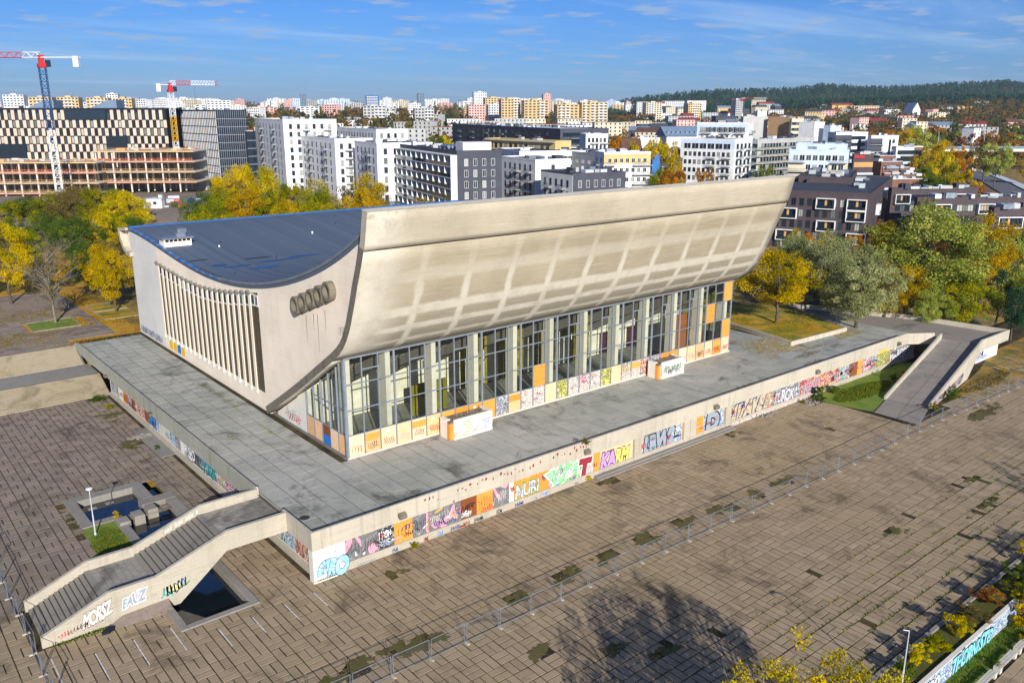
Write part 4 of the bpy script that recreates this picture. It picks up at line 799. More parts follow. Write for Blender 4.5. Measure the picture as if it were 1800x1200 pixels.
# left and right walls: follow the roof; opening for the fins on the left
FY0, FY1, FZ = 36.1, 76.2, 6.9
def fin_top(y): return float(np.interp(y, [35, 40, 46, 51.5, 57.3, 63, 69.7, 76], [20.6, 19.75, 18.8, 18.2, 17.85, 17.95, 18.3, 18.75]))
def wall_piece(name, mat, ya, yb, zlo, zhi, x0, x1, n=14, parent=None):
    yy = np.linspace(ya, yb, n); mb = MB(); mb.prism_x([(float(y), zlo(y)) for y in yy] + [(float(y), zhi(y)) for y in yy[::-1]], x0, x1); return pbd(mb, name, mat, fix=True)
def under_shell(y): return float(np.interp(y, [a for a, _ in inner], [b for _, b in inner])) 
for x0, x1 in ((WX0, WX0 + .7), (WX1 - .7, WX1)):
    wall_piece('side_wall', 'plaster_cream', 8.2, FY0 - .4, lambda y: max(T - .2, under_shell(y) - .4) if y < 34.8 else T - .2, lambda y: rz_(y) - .03, x0, x1, 40)
    wall_piece('side_wall', 'plaster_cream', FY0 - .4, FY0, lambda y: T - .2, lambda y: rz_(y) - .03, x0, x1)
    wall_piece('side_wall', 'plaster_cream', FY0, FY1, fin_top, lambda y: rz_(y) - .03, x0, x1, 24)
    wall_piece('side_wall', 'plaster_cream', FY0, FY1, lambda y: T - .2, lambda y: FZ, x0, x1)
    wall_piece('side_wall', 'plaster_grey', FY1, 90.4, lambda y: T - .2, lambda y: rz_(y) - .03, x0, x1)
mb = MB(); mb.box(WX0 + .04, WX0 + .3, FY0 - .0, FY1 + .0, FZ + .0, 20.6); pbd(mb, 'glass_block_wall', 'glass_block')
pitch = (FY1 - FY0) / 20.5
for k_ in range(20):
    y1 = FY1 - k_ * pitch + .15; y0 = y1 - .72; zt = fin_top((y0 + y1) / 2)
    mb = MB(); mb.box(WX0 - .05, WX0 + .035, y0, y1, FZ - .05, zt); pbd(mb, 'fin', 'plaster_cream')
    mb = MB(); ym = (y0 + y1) / 2; mb.prism_x([(y0 - .25, zt), (y1 + .25, zt), (ym + .1, zt + .42)], WX0 - .4, WX0 - .003); pbd(mb, 'fin_cap', 'concrete_dark', fix=True)
    mb = MB(); mb.box(WX0 - .2, WX0 - .003, y0 - .03, y1 + .03, FZ - .55, FZ - .053); pbd(mb, 'fin_foot', 'plaster_white')
    yb = y0; ya = y0 - (pitch - .72); zt2 = fin_top((ya + yb) / 2)
    mb = MB(); mb.box(WX0 + .01, WX0 + .1, ya + .06, yb - .06, zt2 - 1.7, zt2 - .1); w_ = pbd(mb, 'vent_window', 'frame_white')
    mb = MB(); mb.box(WX0 - .0, WX0 + .009, ya + .2, yb - .2, zt2 - 1.5, zt2 - .3); o = mb.build('pane', M['pane'], parent=w_)
mb = MB(); mb.box(WX0 - .04, WX0 + .1, FY0 + .05, FY0 + .85, 18.5, 20.0); w_ = pbd(mb, 'vent_window', 'frame_white'); mb = MB(); mb.box(WX0 - .06, WX0 - .041, FY0 + .18, FY0 + .72, 18.7, 19.8); mb.build('pane', M['pane'], parent=w_)
# yellow and blue graffiti low on the left wall
for k_, y in enumerate((73.5, 71.6, 69.7, 67.8)): mb = MB(); mb.box(WX0 - .02, WX0 - .004, y - .8, y + .8, 4.9, 6.3); pbd(mb, 'graffiti', 'spray11' if k_ != 2 else 'spray7')
for k_ in range(10): scrawl(pal, (WX0 - .0, 90 - 1.2 * k_, 4.6), (0, -1, 0), 1.3, 1.4, 'spray14' if k_ % 3 else 'spray15', n=(-1, 0, 0), seed=k_, loops=4, th=.05)
scrawl(pal, (WX0, 35.2, 5.3), (0, -1, 0), 1.4, .6, 'spray2', n=(-1, 0, 0), seed=3, loops=3)
scrawl(pal, (WX0, 14.6, 19.2), (0, -1, 0), 1.3, 1.2, 'spray2', n=(-1, 0, 0), seed=5, loops=3, th=.025)
for o in list(pal.children):
    if o.name.startswith('graffiti') and o.location.length < 1: o.location = (-47, -50, -T)
for y, z, l in ((19.6, 20.6, 4.5), (22.5, 20.0, 3.2), (17.7, 21.4, 2.5), (20.6, 20.5, 2.0)):   # rust runs under the rings
    mb = MB(); mb.quad((WX0 - .005, y + .05, z), (WX0 - .005, y - .08, z), (WX0 - .005, y - .02, z - l), (WX0 - .005, y + .02, z - l)); pbd(mb, 'rust_run', 'rust')
# five rings (short concrete pipes) on the left wall
for k_ in range(5):
    y = 23.9 - k_ * 2.05; z = 20.95 + k_ * .75; ringv = MB(); n = 24; yc, zc2 = y, z
    for i in range(n):
        a = 2 * math.pi * i / n; c_, s_ = math.cos(a), math.sin(a)
        for x, r_ in ((WX0 - .8, .98), (WX0 - .8, .68), (WX0 - .08, .68), (WX0, .98)): ringv.v.append((x, yc + r_ * c_, zc2 + r_ * s_ * 1.12))
    for i in range(n):
        j = (i + 1) % n
        for q in range(4): q2 = (q + 1) % 4; ringv.f.append((i*4+q, i*4+q2, j*4+q2, j*4+q)); ringv.m.append(0)
    pbd(ringv, 'ring', 'weathered', fix=True)
# back: curved gallery beam
bp = [(90.42, 23.15), (95.2, 22.6), (94.6, 20.5), (93.0, 18.9), (91.2, 18.3), (89.4, 18.2), (89.4, 18.9), (91.0, 19.0), (92.5, 19.6), (93.8, 21.0), (94.1, 22.2), (90.42, 22.7)]
mb = MB(); mb.prism_x(bp, 11.0, 83.7); pbd(mb, 'rear_shell', 'concrete', fix=True)
mb = MB(); mb.box(12.4, 82.3, 88.9, 89.35, T - .2, 22.4); pbd(mb, 'rear_wall', 'plaster_grey')
mb = MB(); mb.prism_x([(90.41, 18.95), (91.0, 19.05), (92.5, 19.62), (93.75, 21.0), (94.05, 22.2), (90.41, 22.65)], 11.9, 12.2); pbd(mb, 'gallery_end', 'plaster_cream', fix=True)
# ---- glass front
gl = empty('glass_front', (0, 0, 0), parent=pal); gl.location = (-47, -50, -T)
ztop = 16.25; rows = [T + .25, 7.15, 10.15, 13.2, ztop]; nb = 11; bw = (GR - GL) / nb; pw = bw / 3
def gbox(name, mat, x0, x1, y0, y1, z0, z1): mb = MB(); mb.box(x0, x1, y0, y1, z0, z1); return mb.build(name, M[mat], parent=gl)
gbox('sill', 'concrete_light', GL - .3, GR + .3, GY - .15, GY + .3, T - .1, T + .22)
cols_x = [GL + i * pw for i in range(nb * 3 + 1)]
for i, x in enumerate(cols_x):
    w_ = .1 if i % 3 == 0 else .05; gbox('mullion', 'frame_grey', x - w_, x + w_, GY - .12, GY + .1, T + .22, ztop + .1)
gbox('head_rail', 'frame_grey', GL - .1, GR + .1, GY - .14, GY + .12, ztop - .02, ztop + .22)
boardset = {0: 'ply_pale', 1: 'osb', 2: 'ply_pale', 3: 'ply_pale', 4: 'half', 5: 'ply_pale', 6: 'osb_orange'}
arts = ['mural_silver', 'ply_tan', 'mural_tag', 'mural_tag', 'ply_pale', 'mural_yellow', 'mural_tag', 'mural_pink', 'mural_tag', 'mural_yellow', 'ply_pale', 'mural_multi', 'mural_tag', 'mural_warm', 'mural_silver', 'osb_orange']
up_boards = {(13, 1): 'osb_orange', (30, 2): 'osb_orange', (32, 1): 'osb_orange', (32, 3): 'osb_orange'}
for i in range(nb * 3):
    x0, x1 = cols_x[i] + .1, cols_x[i + 1] - .1
    if i < 6: m_ = ['ply_pale', 'ply_tan', 'ply_pale', 'ply_pale', 'ply_pale', 'ply_tan'][i]
    elif i < 10: m_ = 'osb_orange'
    elif i < 26: m_ = arts[i - 10] if arts[i - 10] in M else 'ply_tan'
    else: m_ = ['osb_orange', 'ply_pale', 'ply_pale', 'ply_tan', 'ply_pale', 'osb_orange', 'ply_pale'][i - 26]
    zb = rows[1] - .05
    b = gbox('board', m_, x0, x1, GY - .06, GY - .01, T + .23, zb)
    if i in (1, 4, 11, 22, 31): gbox('board', 'osb_orange', x0, x1, GY - .085, GY - .062, T + 1.6, zb - .25)
    if i in (17, 21): gbox('board', 'mural_tag', x0, x1, GY - .085, GY - .062, T + .25, T + 1.3)
    if i < 6 or i > 26: scrawl(gl, (x0 + .3, GY - .086, T + .5), (1, 0, 0), 1.4, 1.0, ['spray10', 'spray2', 'spray4', 'spray15', 'spray2'][i % 5], seed=100 + i, loops=4 + i % 3, th=.022)
    if i % 3 == 2 and i < 9: gbox('notice', 'paint_white', x0 + .6, x0 + 1.0, GY - .1, GY - .088, T + 2.1, T + 2.4)
    for r_ in range(1, 4):
        z0, z1 = rows[r_], rows[r_ + 1]
        if (i, r_) in up_boards: gbox('board', up_boards[(i, r_)], x0 - .04, x1 + .04, GY - .06, GY - .01, z0 + .05, z1 - .05); continue
        gbox('pane', 'glass', x0 - .02, x1 + .02, GY - .012, GY, z0 + .03, z1 - .03)
    if i % 3 == 1: gbox('transom', 'frame_grey', x0 - .05, x1 + .05, GY - .08, GY + .06, 14.65, 14.78)
for r_ in range(1, 4): gbox('transom', 'frame_grey', GL, GR, GY - .09, GY + .07, rows[r_] - .05, rows[r_] + .05)
gbox('corner_post', 'frame_grey', GL - .3, GL - .131, GY - .3, GY - .13, T + .2, ztop + .1); gbox('downpipe', 'galv', GL - .5, GL - .32, GY - .45, GY - .28, T, ztop)
# left and right glazed returns under the shell legs
def leg_under(y): return float(np.interp(y, [a for a, _ in outer], [b for _, b in outer])) - .08
for gx, sx in ((GL, -1), (GR, 1)):
    ys2 = [GY, 16.9, 18.9, 20.9, 22.9, 24.9]
    for i in range(5):
        ya, yb = ys2[i], ys2[i + 1]; za, zb = leg_under(ya), leg_under(yb)
        mb = MB(); mb.prism_x([(ya + .08, 7.1), (yb - .08, 7.1), (yb - .08, zb), (ya + .08, za)], gx - .01, gx + .002); mb.build('pane', M['glass'], parent=gl)
        gbox('board', ['ply_tan', 'ply_pale', 'ply_brown', 'ply_pale', 'ply_tan'][i], gx - .06, gx - .02, ya + .08, yb - .08, T + .23, 7.05)
        mb = MB(); mb.prism_x([(yb - .07, T + .2), (yb + .07, T + .2), (yb + .07, zb), (yb - .07, zb + .05)], gx - .12, gx + .1); mb.build('mullion', M['frame_grey'], parent=gl)
        if zb > 10.4: gbox('transom', 'frame_grey', gx - .08, gx + .06, ya, yb, 10.1, 10.2)
        gbox('transom', 'frame_grey', gx - .081, gx + .061, ya, yb, 7.05, 7.15)
    mb = MB(); mb.prism_x([(24.97, T - .1), (33.5, T - .1), (33.5, 5.0), (24.97, leg_under(24.97))], gx - .1, gx + .2); mb.build('apron_wall', M['plaster_white'], parent=gl)
gbox('sill', 'concrete_dark', GL - .35, GL + .2, GY + .302, 34.5, T - .1, T + .2)
gbox('painted_board', 'spray7', GL - .09, GL - .062, 19.0, 20.8, T + .3, T + 1.4); scrawl(gl, (GL - .1, 30, T + .5), (0, -1, 0), 3.2, 1.3, 'spray4', n=(-1, 0, 0), seed=9, loops=6, th=.05); scrawl(gl, (GL - .1, 31, T + .7), (0, -1, 0), 2.5, 1.5, 'spray15', n=(-1, 0, 0), seed=10, loops=5, th=.04)
# ---- inside the foyer
ins = empty('foyer', (-47, -50, -T), parent=pal)
def ibox(name, mat, x0, x1, y0, y1, z0, z1): mb = MB(); mb.box(x0, x1, y0, y1, z0, z1); return mb.build(name, M[mat], parent=ins)
ibox('foyer_floor', 'interior_floor', GL + .1, GR - .1, GY + .31, 30, T - .05, T + .1)
ibox('back_wall', 'interior_wall', GL, GR, 27.2, 27.6, T, 22)
for i in range(nb + 1):
    x = GL + i * bw; xx = min(max(x - .85, GL + .3), GR - 1.0); ibox('column', 'concrete_light', xx, xx + .65, GY + .5, GY + 2.1, T + .1, 16.3)
    if 0 < i < nb: mb = MB(); mb.prism_x([(GY + 1.9, 14.2), (27.2, 8.6), (27.2, 9.8), (GY + 1.9, 15.9)], xx, xx + .5); mb.build('raker_beam', M['concrete_dark'], parent=ins)
for k_ in range(12): ibox('tier_step', 'concrete_dark', GL + .3, GR - .3, GY + 2.3 + k_ * .82, GY + 3.15 + k_ * .82, 15.9 - k_ * .5, 16.05 - k_ * .5)
for i in (3, 4, 5, 6):
    x0 = GL + i * bw + .6
    for k_ in range(int(bw / .5) - 3): ibox('curtain_fold', 'curtain', x0 + k_ * .5, x0 + k_ * .5 + .36, 20.2 + .18 * (k_ % 2), 20.35 + .18 * (k_ % 2), 7.2, 13.8)
ibox('counter', 'olive', GL + 2 * bw + .3, GL + 3 * bw - .5, 22, 22.3, T + .1, 8.6); ibox('inner_partition', 'ply_brown', GL + 9 * bw + .2, GL + 10 * bw - .2, 17.8, 18, T + .1, 11.5)
for i in range(7, 10): ibox('inner_door', 'wine', GL + i * bw + 1.5, GL + i * bw + 3.6, 27.1, 27.19, T + .1, 8)
for i in (0, 1, 7, 8):
    x0 = GL + i * bw + 1.2
    for k_ in range(9): ibox('baluster', 'dark_metal', x0 + k_ * .4, x0 + k_ * .4 + .05, 18.5, 18.55, T + .1, T + 1.3)
    ibox('handrail', 'dark_metal', x0 - .1, x0 + 3.4, 18.47, 18.58, T + 1.3, T + 1.38)
# ------------------------------------------------------------------ ramp and platform on the right
rm = tag(empty('ramp', (105, -9, 0)), 'long cracked concrete ramp between low graffiti walls on the right', 'ramp')
def rb(mb, name, mat, **k): return mb.build(name, M[mat], parent=rm, loc=(-105, 9, 0), **k)
def sloped_wall(name, a, b, za, zb, bot, th=.32):
    """wall from a to b (xy), top heights za..zb, underside given as list of (t, z)"""
    a, b = Vector(a), Vector(b); d = (b - a); n_ = Vector((-d.y, d.x)).normalized() * th; mb = MB()
    pr = [(0, za), (1, zb)] ; low = bot[::-1]; loop = [(t_, z) for t_, z in bot] + [(1, zb), (0, za)]; k = len(loop)
    for o_ in (Vector((0, 0)), n_): mb.v += [(a.x + d.x * t_ + o_.x, a.y + d.y * t_ + o_.y, z) for t_, z in loop]
    mb.f.append(tuple(range(k - 1, -1, -1))); mb.f.append(tuple(range(k, 2 * k))); mb.m += [0, 0]
    for i in range(k): j = (i + 1) % k; mb.f.append((i, j, k + j, k + i)); mb.m.append(0)
    rb(mb, name, 'parapet', fix=True)
sloped_wall('outer_wall', (92.9, -14.2), (119.2, -10.3), .75, P, [(0, -.2), (.72, -.2), (.9, 2.6), (1, 3.4)])
sloped_wall('outer_wall', (119.21, -10.3), (130.2, -10.3), P, P, [(0, 3.4), (1, 3.4)])
sloped_wall('inner_wall', (91.9, -7.9), (118.2, -3.9), .55, P, [(0, -.2), (1, -.2)])
sloped_wall('rear_wall', (130.2, -9.9), (128.6, 5.6), P, P - .1, [(0, 3.4), (1, 3.8)]); sloped_wall('rear_wall', (128.6, 5.62), (118, 30), P - .1, P - .1, [(0, 3.8), (1, 3.8)])
N = 12; mb = MB(); L_ = [(85.1, -9.6, .012)] + [(92 + 27 * i / N, -7.85 + 4.1 * i / N, .05 + (T - .05) * i / N) for i in range(N + 1)]; Rr = [(85.0, -16.4, .012)] + [(92.9 + 26.3 * i / N, -14.0 + 3.9 * i / N, .05 + (T - .05) * i / N) for i in range(N + 1)]
for i in range(N + 1):
    mid = tuple((a + b) / 2 for a, b in zip(L_[i], Rr[i])); mid2 = tuple((a + b) / 2 for a, b in zip(L_[i + 1], Rr[i + 1]))
    for q0, q1, q2, q3 in ((L_[i], mid, mid2, L_[i + 1]), (mid, Rr[i], Rr[i + 1], mid2)):
        mb2 = MB(); c = [Vector(q) for q in (q0, q1, q2, q3)]; cc = sum(c, Vector()) / 4; c = [cc + (q - cc) * .985 for q in c]; mb2.quad(*[tuple(q) for q in c]); rb(mb2, 'ramp_slab', 'ramp_slab')
for i in range(N + 1): mb.quad(tuple(Vector(L_[i]) - Vector((0, 0, .04))), tuple(Vector(Rr[i]) - Vector((0, 0, .04))), tuple(Vector(Rr[i + 1]) - Vector((0, 0, .04))), tuple(Vector(L_[i + 1]) - Vector((0, 0, .04))))
rb(mb, 'ramp_bed', 'joint_soil')
mb = MB(); mb.prism_z([(117.8, -3.0), (119.2, -10.0), (130.0, -10.0), (128.4, 5.6), (118, 29.8), (116, 29.8), (116.2, -.2)], T - .3, T - .012); rb(mb, 'platform', 'ramp_slab', fix=True)
mb = MB(); mb.box(122.5, 131.5, -8.3, -7.9, -.5, 3.5); rb(mb, 'under_wall', 'plaster_white')
spray(rm, 'HIVEM', (122.6, -8.3, .9), (1, 0, 0), 1.4, 'spray14', 'spray1', .1, .1, seed=3); scrawl(rm, (123, -8.3, .3), (1, 0, 0), 4, .8, 'spray7', seed=3, loops=8, th=.05)
for k_ in range(12): x = 94 + k_ * 1.25; y = -14.22 + (x - 92.9) * .1483; scrawl(rm, (x, y, .15), (1, .1483, 0), 1.3, .8 + .09 * k_, ['spray10', 'spray8', 'spray14', 'spray2'][k_ % 4], seed=k_ + 40, loops=3, th=.05)
for o in rm.children:
    if o.name.startswith('graffiti'): o.location = (-105, 9, 0)
lw = tag(empty('grass_wedge'), 'wedge of grass between the terrace wall and the ramp', 'grass', kind='structure')
mb = MB(); mb.poly([(82.6, -.05, .03), (83.2, -2.2, .03), (85.2, -9.4, .03), (91.9, -7.7, .03), (117, -3.6, .03), (113, .3, .03), (90, .3, .03)]); mb.build('turf', M['grass'], parent=lw)
tag(link('grass_blades', tuft_mesh('grass_blades', 6000, 8, 2.2, .25, M['leaf_green'], .04), lw, loc=(93, -3.6, .04)), kind='stuff')
rw = tag(empty('rough_ground'), 'rough weedy ground to the right of the ramp', 'ground', kind='structure'); mb = MB(); mb.poly([(100, -13.6, .0), (104, -17, .0), (260, -19, 0), (260, -4, 0), (132, -7, 0), (119, -10.4, 0)]); mb.build('weedy_soil', M['ground'], parent=rw)
tag(link('weed_tufts', tuft_mesh('weed_tufts', 1600, 9, 1.6, .22, M['leaf_brown'], .05), rw, loc=(113, -13.8, .02)), kind='stuff')
# walled lawn beside the glass front
wl = tag(empty('walled_lawn', (101, 18, T)), 'leaf-strewn lawn held by a low concrete wall right of the palace', 'planter')
for a, b in (((93.6, 10.1), (110, 9.3)), ((97.0, 25.5), (93.6, 10.12))):
    a, b = Vector(a), Vector(b); d = b - a; n_ = Vector((-d.y, d.x)).normalized() * .3; mb = MB(); mb.prism_z([tuple(a), tuple(b), tuple(b + n_), tuple(a + n_)], -.2, .75); mb.build('low_wall', M['parapet'], parent=wl, loc=(-101, -18, 0), fix=True)
mb = MB(); mb.poly([(93.8, 10.3, .45), (110, 9.5, .45), (120, 30, .45), (97, 40, .45), (86, 40, .45), (84.5, 26, .45), (96.8, 25.6, .45)]); mb.build('turf', M['lawn_leafy'], parent=wl, loc=(-101, -18, 0))
litter('fallen_leaves', 5000, 94, 112, 10, 28, T + .45, M['leaf_gold'], wl, .4, .12).location = (-101, -18, -T)

# ------------------------------------------------------------------ temporary fence
def fence_proto():
    r = empty('fence_panel'); mb = MB(); Wd, H = 3.4, 1.9
    for x in (.04, Wd - .04): mb.tube((x, 0, .06), (x, 0, H), .032, k=6)
    for z in (.18, H - .02): mb.tube((.04, 0, z), (Wd - .04, 0, z), .026, k=6)
    mb.build('frame', M['galv'], parent=r)
    mb = MB()
    for i in range(1, 26): x = i * Wd / 26; mb.quad((x - .0025, 0, .18), (x + .0025, 0, .18), (x + .0025, 0, H), (x - .0025, 0, H))
    for z in np.linspace(.3, H - .1, 9): mb.quad((0, .003, z), (Wd, .003, z), (Wd, .003, z + .005), (0, .003, z + .005))
    mb.build('wire_mesh', M['galv'], parent=r)
    mb = MB(); mb.prism_y([(-.1, 0), (.14, 0), (.11, .11), (-.07, .11)], -.3, .3); mb.build('foot', M['concrete'], parent=r, fix=True)
    return r
fp = fence_proto(); first = True; fpath = []
fx = [-22.6, 4.0, 21.7, 46.3, 67.8, 89.6, 113.5, 150]; fy = [-15.4, -16.3, -16.6, -17.25, -17.5, -17.4, -18.3, -19.5]
x = -22.4; kf = 0
while x < 140:
    y = float(np.interp(x, fx, fy)); x2 = x + 3.5; y2 = float(np.interp(x2, fx, fy)); fpath.append((x, y, math.atan2(y2 - y, x2 - x))); x = x2
y = 40.
while y > -15: fpath.append((-22.5 - .02 * (y - 16) * 0 + rng.normal(0, .08), y, -math.pi / 2 + rng.normal(0, .02))); y -= 3.5
def copy_tree(o, parent=None):
    c = o.copy(); col.objects.link(c); c.parent = parent
    for ch in list(o.children): copy_tree(ch, c)
    return c
for i, (x, y, a) in enumerate(fpath):
    o = fp if i == 0 else copy_tree(fp); o.location = (x, y, 0); o.rotation_euler = (rng.normal(0, .02), 0, a + rng.normal(0, .012))
    front = i < 47
    tag(o, 'galvanised mesh fence panel in the long row across the front plaza' if front else 'galvanised mesh fence panel in the row beside the staircase foot', 'fence panel', 'temporary fence across the plaza' if front else 'temporary fence at the left edge')
# lamps
def lamp(loc, h, label, arm=0):
    r = tag(empty('street_lamp', loc), label, 'street lamp'); mb = MB(); mb.tube((0, 0, 0), (0, 0, h * .45), .085, .075, 8); mb.tube((0, 0, h * .45), (0, 0, h), .06, .045, 8); mb.build('pole', M['lamp_pole'], parent=r)
    if arm == 0:
        mb = MB(); mb.tube((0, 0, h), (0, 0, h + .12), .32, .36, 12); mb.tube((0, 0, h + .12), (0, 0, h + .2), .36, .1, 12); mb.build('lamp_head', M['frame_white'], parent=r)
    else:
        mb = MB(); mb.tube((0, 0, h), (-.5, .4, h + .12), .035, .03, 6); mb.build('arm', M['lamp_pole'], parent=r); mb = MB(); mb.box(-.95, -.4, .25, .5, h + .08, h + .2); mb.build('lamp_head', M['dark_metal'], parent=r)
    mb = MB(); mb.tube((0, 0, 0), (0, 0, .3), .14, .12, 8); mb.build('base', M['lamp_pole'], parent=r); return r
lamp((-13.26, 23.3, 0), 5.2, 'white lamp post with a round head on the lawn by the pond'); lamp((26.5, -42.7, -.2), 6.2, 'slim lamp post beside the planter in the bottom right corner', 1)
# ------------------------------------------------------------------ planter and retaining wall, bottom right
pl = tag(empty('planter_bed', (45, -41.5, 0)), 'overgrown planter strip with low kerb along the plaza edge', 'planter')
mb = MB(); mb.slab(20, 95, -40.5, -40.1, -.6, .32, .03); mb.build('kerb', M['kerb'], parent=pl, loc=(-45, 41.5, 0))
sheet('soil', [(20, 95, -42.8, -40.52)], .18, 'moss', pl).location = (-45, 41.5, 0)
rwall = tag(empty('retaining_wall', (45, -43.1, 0)), 'retaining wall sprayed with pale blue lettering below the planter', 'wall')
mb = MB(); mb.box(-25, 2.6, -.05, .3, -2.0, .38); mb.build('wall', M['plaster_white'], parent=rwall); mb = MB(); mb.box(3.2, 50, -.3, .05, -2.0, .4); mb.build('wall', M['mural_warm'], parent=rwall)
mb = MB(); mb.box(-25, 2.55, -.075, -.053, -1.35, .3); mb.build('painted_ground', M['mural_blue'], parent=rwall)
spray(rwall, 'ZEBRO', (-16.5, -.08, -1.3), (1, 0, 0), 1.45, 'spray1', 'spray2', .2, .1, fat=.05, lw=.05, squash=.9, seed=6); spray(rwall, 'THORNESTO', (-10.6, -.08, -1.35), (1, 0, 0), 1.6, 'spray0', 'spray2', .2, .1, fat=.05, lw=.06, squash=.95, seed=5)
low = tag(empty('lower_walk'), 'lower paved walk with a grass verge under the retaining wall', 'path', kind='structure')
sheet('verge', [(15, 100, -45.0, -43.15)], -1.4, 'grass', low); sheet('joint_bed', [(15, 100, -70, -45.0)], -1.47, 'joint_soil', low)
tag(link('grass_blades', tuft_mesh('grass_blades', 3000, 14, .8, .2, M['leaf_green'], .03), low, loc=(40, -44., -1.38)), kind='stuff')
rects = [(20 + 1.0 * i + .02 + .5 * (j % 2), 21 + 1.0 * i - .02 + .5 * (j % 2), -46.4 - .75 * j + .02, -45.65 - .75 * j - .02) for i in range(45) for j in range(16)]
slab_field(rects, -1.4, low, M['plaza_slab'], big=60)
for k_ in range(4):
    x = 31.5 + 4.0 * k_; b = tag(empty('bench', (x, -45.3, -1.4)), 'low concrete bench with timber slats below the retaining wall', 'bench', 'benches below the retaining wall')
    for dx in (-1.5, 1.5): mb = MB(); mb.slab(dx - .2, dx + .2, -.28, .28, -.05, .42, .02); mb.build('support', M['concrete_light'], parent=b)
    for dy in (-.2, 0, .2): mb = MB(); mb.box(-1.7, 1.7, dy - .08, dy + .08, .42, .48); mb.build('slat', M['concrete_light'], parent=b)
# ------------------------------------------------------------------ trees (unit height, unit crown width), copied and scaled
def crown_mesh(name, seed, nleaf, nclump, size, z0=.2, top=1., fill=.45, flat=1., gap=.0, droop=0., upright=False):
    g = np.random.default_rng(seed); C = []; zc_ = (z0 + top) / 2; hz = (top - z0) / 2; tries = 0
    while len(C) < nclump and tries < 40000:
        tries += 1; p = g.normal(0, 1, 3); p /= np.linalg.norm(p); r = g.uniform(fill, 1) ** .6
        wob = 1 + .28 * math.sin(3 * math.atan2(p[1], p[0]) + seed) + .16 * math.sin(5 * p[2] + 2 * seed + 4 * p[0])
        q = np.array([p[0] * .42 * r * wob, p[1] * .42 * r * wob, zc_ + p[2] * hz * .92 * r * flat])
        if upright: q[:2] *= 1 - .5 * max(0, (q[2] - zc_) / hz)
        if q[2] < zc_: q[:2] *= .8 + .2 * (q[2] - z0) / (zc_ - z0 + 1e-6)
        if gap and noise.noise(Vector((q * 5 + seed).tolist())) < gap - .3: continue
        C.append(q)
    C = np.array(C); k = g.integers(0, len(C), nleaf); cr = g.uniform(.05, .115, len(C))
    d = g.normal(0, 1, (nleaf, 3)); d /= np.linalg.norm(d, axis=1)[:, None]; rad = g.uniform(.35, 1.05, nleaf) ** .5
    P_ = C[k] + d * (cr[k] * rad)[:, None] * np.array([1, 1, .8]); P_[:, 2] -= droop * g.uniform(0, 1, nleaf) * .06
    n = d * .8 + g.normal(0, .8, (nleaf, 3)) + np.array([0, 0, .5]); n /= np.linalg.norm(n, axis=1)[:, None]
    a = np.cross(n, g.normal(0, 1, (nleaf, 3))); a /= np.linalg.norm(a, axis=1)[:, None]; b = np.cross(n, a); s_ = (size * g.uniform(.6, 1.3, nleaf))[:, None]
    v = np.stack([P_ - a * s_, P_ - b * s_ * .6, P_ + a * s_, P_ + b * s_ * .6], 1).reshape(-1, 3)
    crnd = g.uniform(0, 1, len(C)); rnd = np.clip(crnd[k] * .65 + g.uniform(0, 1, nleaf) * .35, 0, 1)
    return bulk(name, v, np.arange(nleaf * 4).reshape(-1, 4), None, rnd), C
def trunk_mesh(name, C, seed, r=.022, split=.3, twigs=0, lean=.02):
    g = random.Random(seed); mb = MB(); p0 = Vector((0, 0, -.01)); pts = [p0]
    for i in range(1, 6): pts.append(Vector((g.uniform(-lean, lean), g.uniform(-lean, lean), .78 * i / 5)))
    for i in range(5): mb.tube(pts[i], pts[i + 1], r * (1 - i * .17), r * (1 - (i + 1) * .17), 7, cap=False)
    idx = g.sample(range(len(C)), min(len(C), 16 + twigs))
    for i in idx:
        e = Vector(C[i].tolist()); h = max(split * .7, min(.72, e.z - .5 * math.hypot(e.x, e.y) - .03)); k = h / .78 * 5; j = min(4, int(k)); s0 = pts[j].lerp(pts[j + 1], k - j); m_ = s0.lerp(e, .5) + Vector((0, 0, .03))
        rr_ = r * .38; mb.tube(s0, m_, rr_, rr_ * .6, 5, cap=False); mb.tube(m_, e, rr_ * .6, rr_ * .2, 5, cap=False)
        if twigs:
            for q in range(5):
                t_ = m_.lerp(e, g.random()); e2 = t_ + Vector((g.gauss(0, .07), g.gauss(0, .07), g.uniform(0, .12))); mb.tube(t_, e2, rr_ * .3, rr_ * .08, 4, cap=False)
                for _ in range(3): e3 = e2 + Vector((g.gauss(0, .04), g.gauss(0, .04), g.uniform(-.01, .06))); mb.tube(t_.lerp(e2, .6), e3, rr_ * .12, rr_ * .05, 3, cap=False)
    return mb.mesh(name, smooth=True)
TV = {}
def variant(key, seed, nleaf, nclump, size, trunk=.022, twigs=0, **k):
    cm, C = crown_mesh('crown', seed, nleaf, nclump, size, **k); TV[key] = (cm, trunk_mesh('trunk', C, seed, trunk, twigs=twigs))
for s_ in range(3): variant(('hi', s_), 11 + s_, 26000, 95, .0085, gap=.12)
for s_ in range(2): variant(('full', s_), 41 + s_, 34000, 130, .0088, z0=.08, fill=.35)
for s_ in range(2): variant(('sparse', s_), 21 + s_, 6500, 60, .010, trunk=.02, twigs=22, gap=.1)
variant(('bare', 0), 33, 1500, 60, .008, trunk=.02, twigs=44)
for s_ in range(3): variant(('mid', s_), 51 + s_, 8000, 50, .0145, gap=.1)
for s_ in range(3): variant(('far', s_), 61 + s_, 900, 20, .042)
for s_ in range(2): variant(('tall', s_), 71 + s_, 9000, 70, .0115, z0=.12, fill=.3, upright=True)
for s_ in range(2): variant(('bush', s_), 81 + s_, 5200, 40, .022, z0=.02, fill=.25, trunk=.016)
TREES = {}
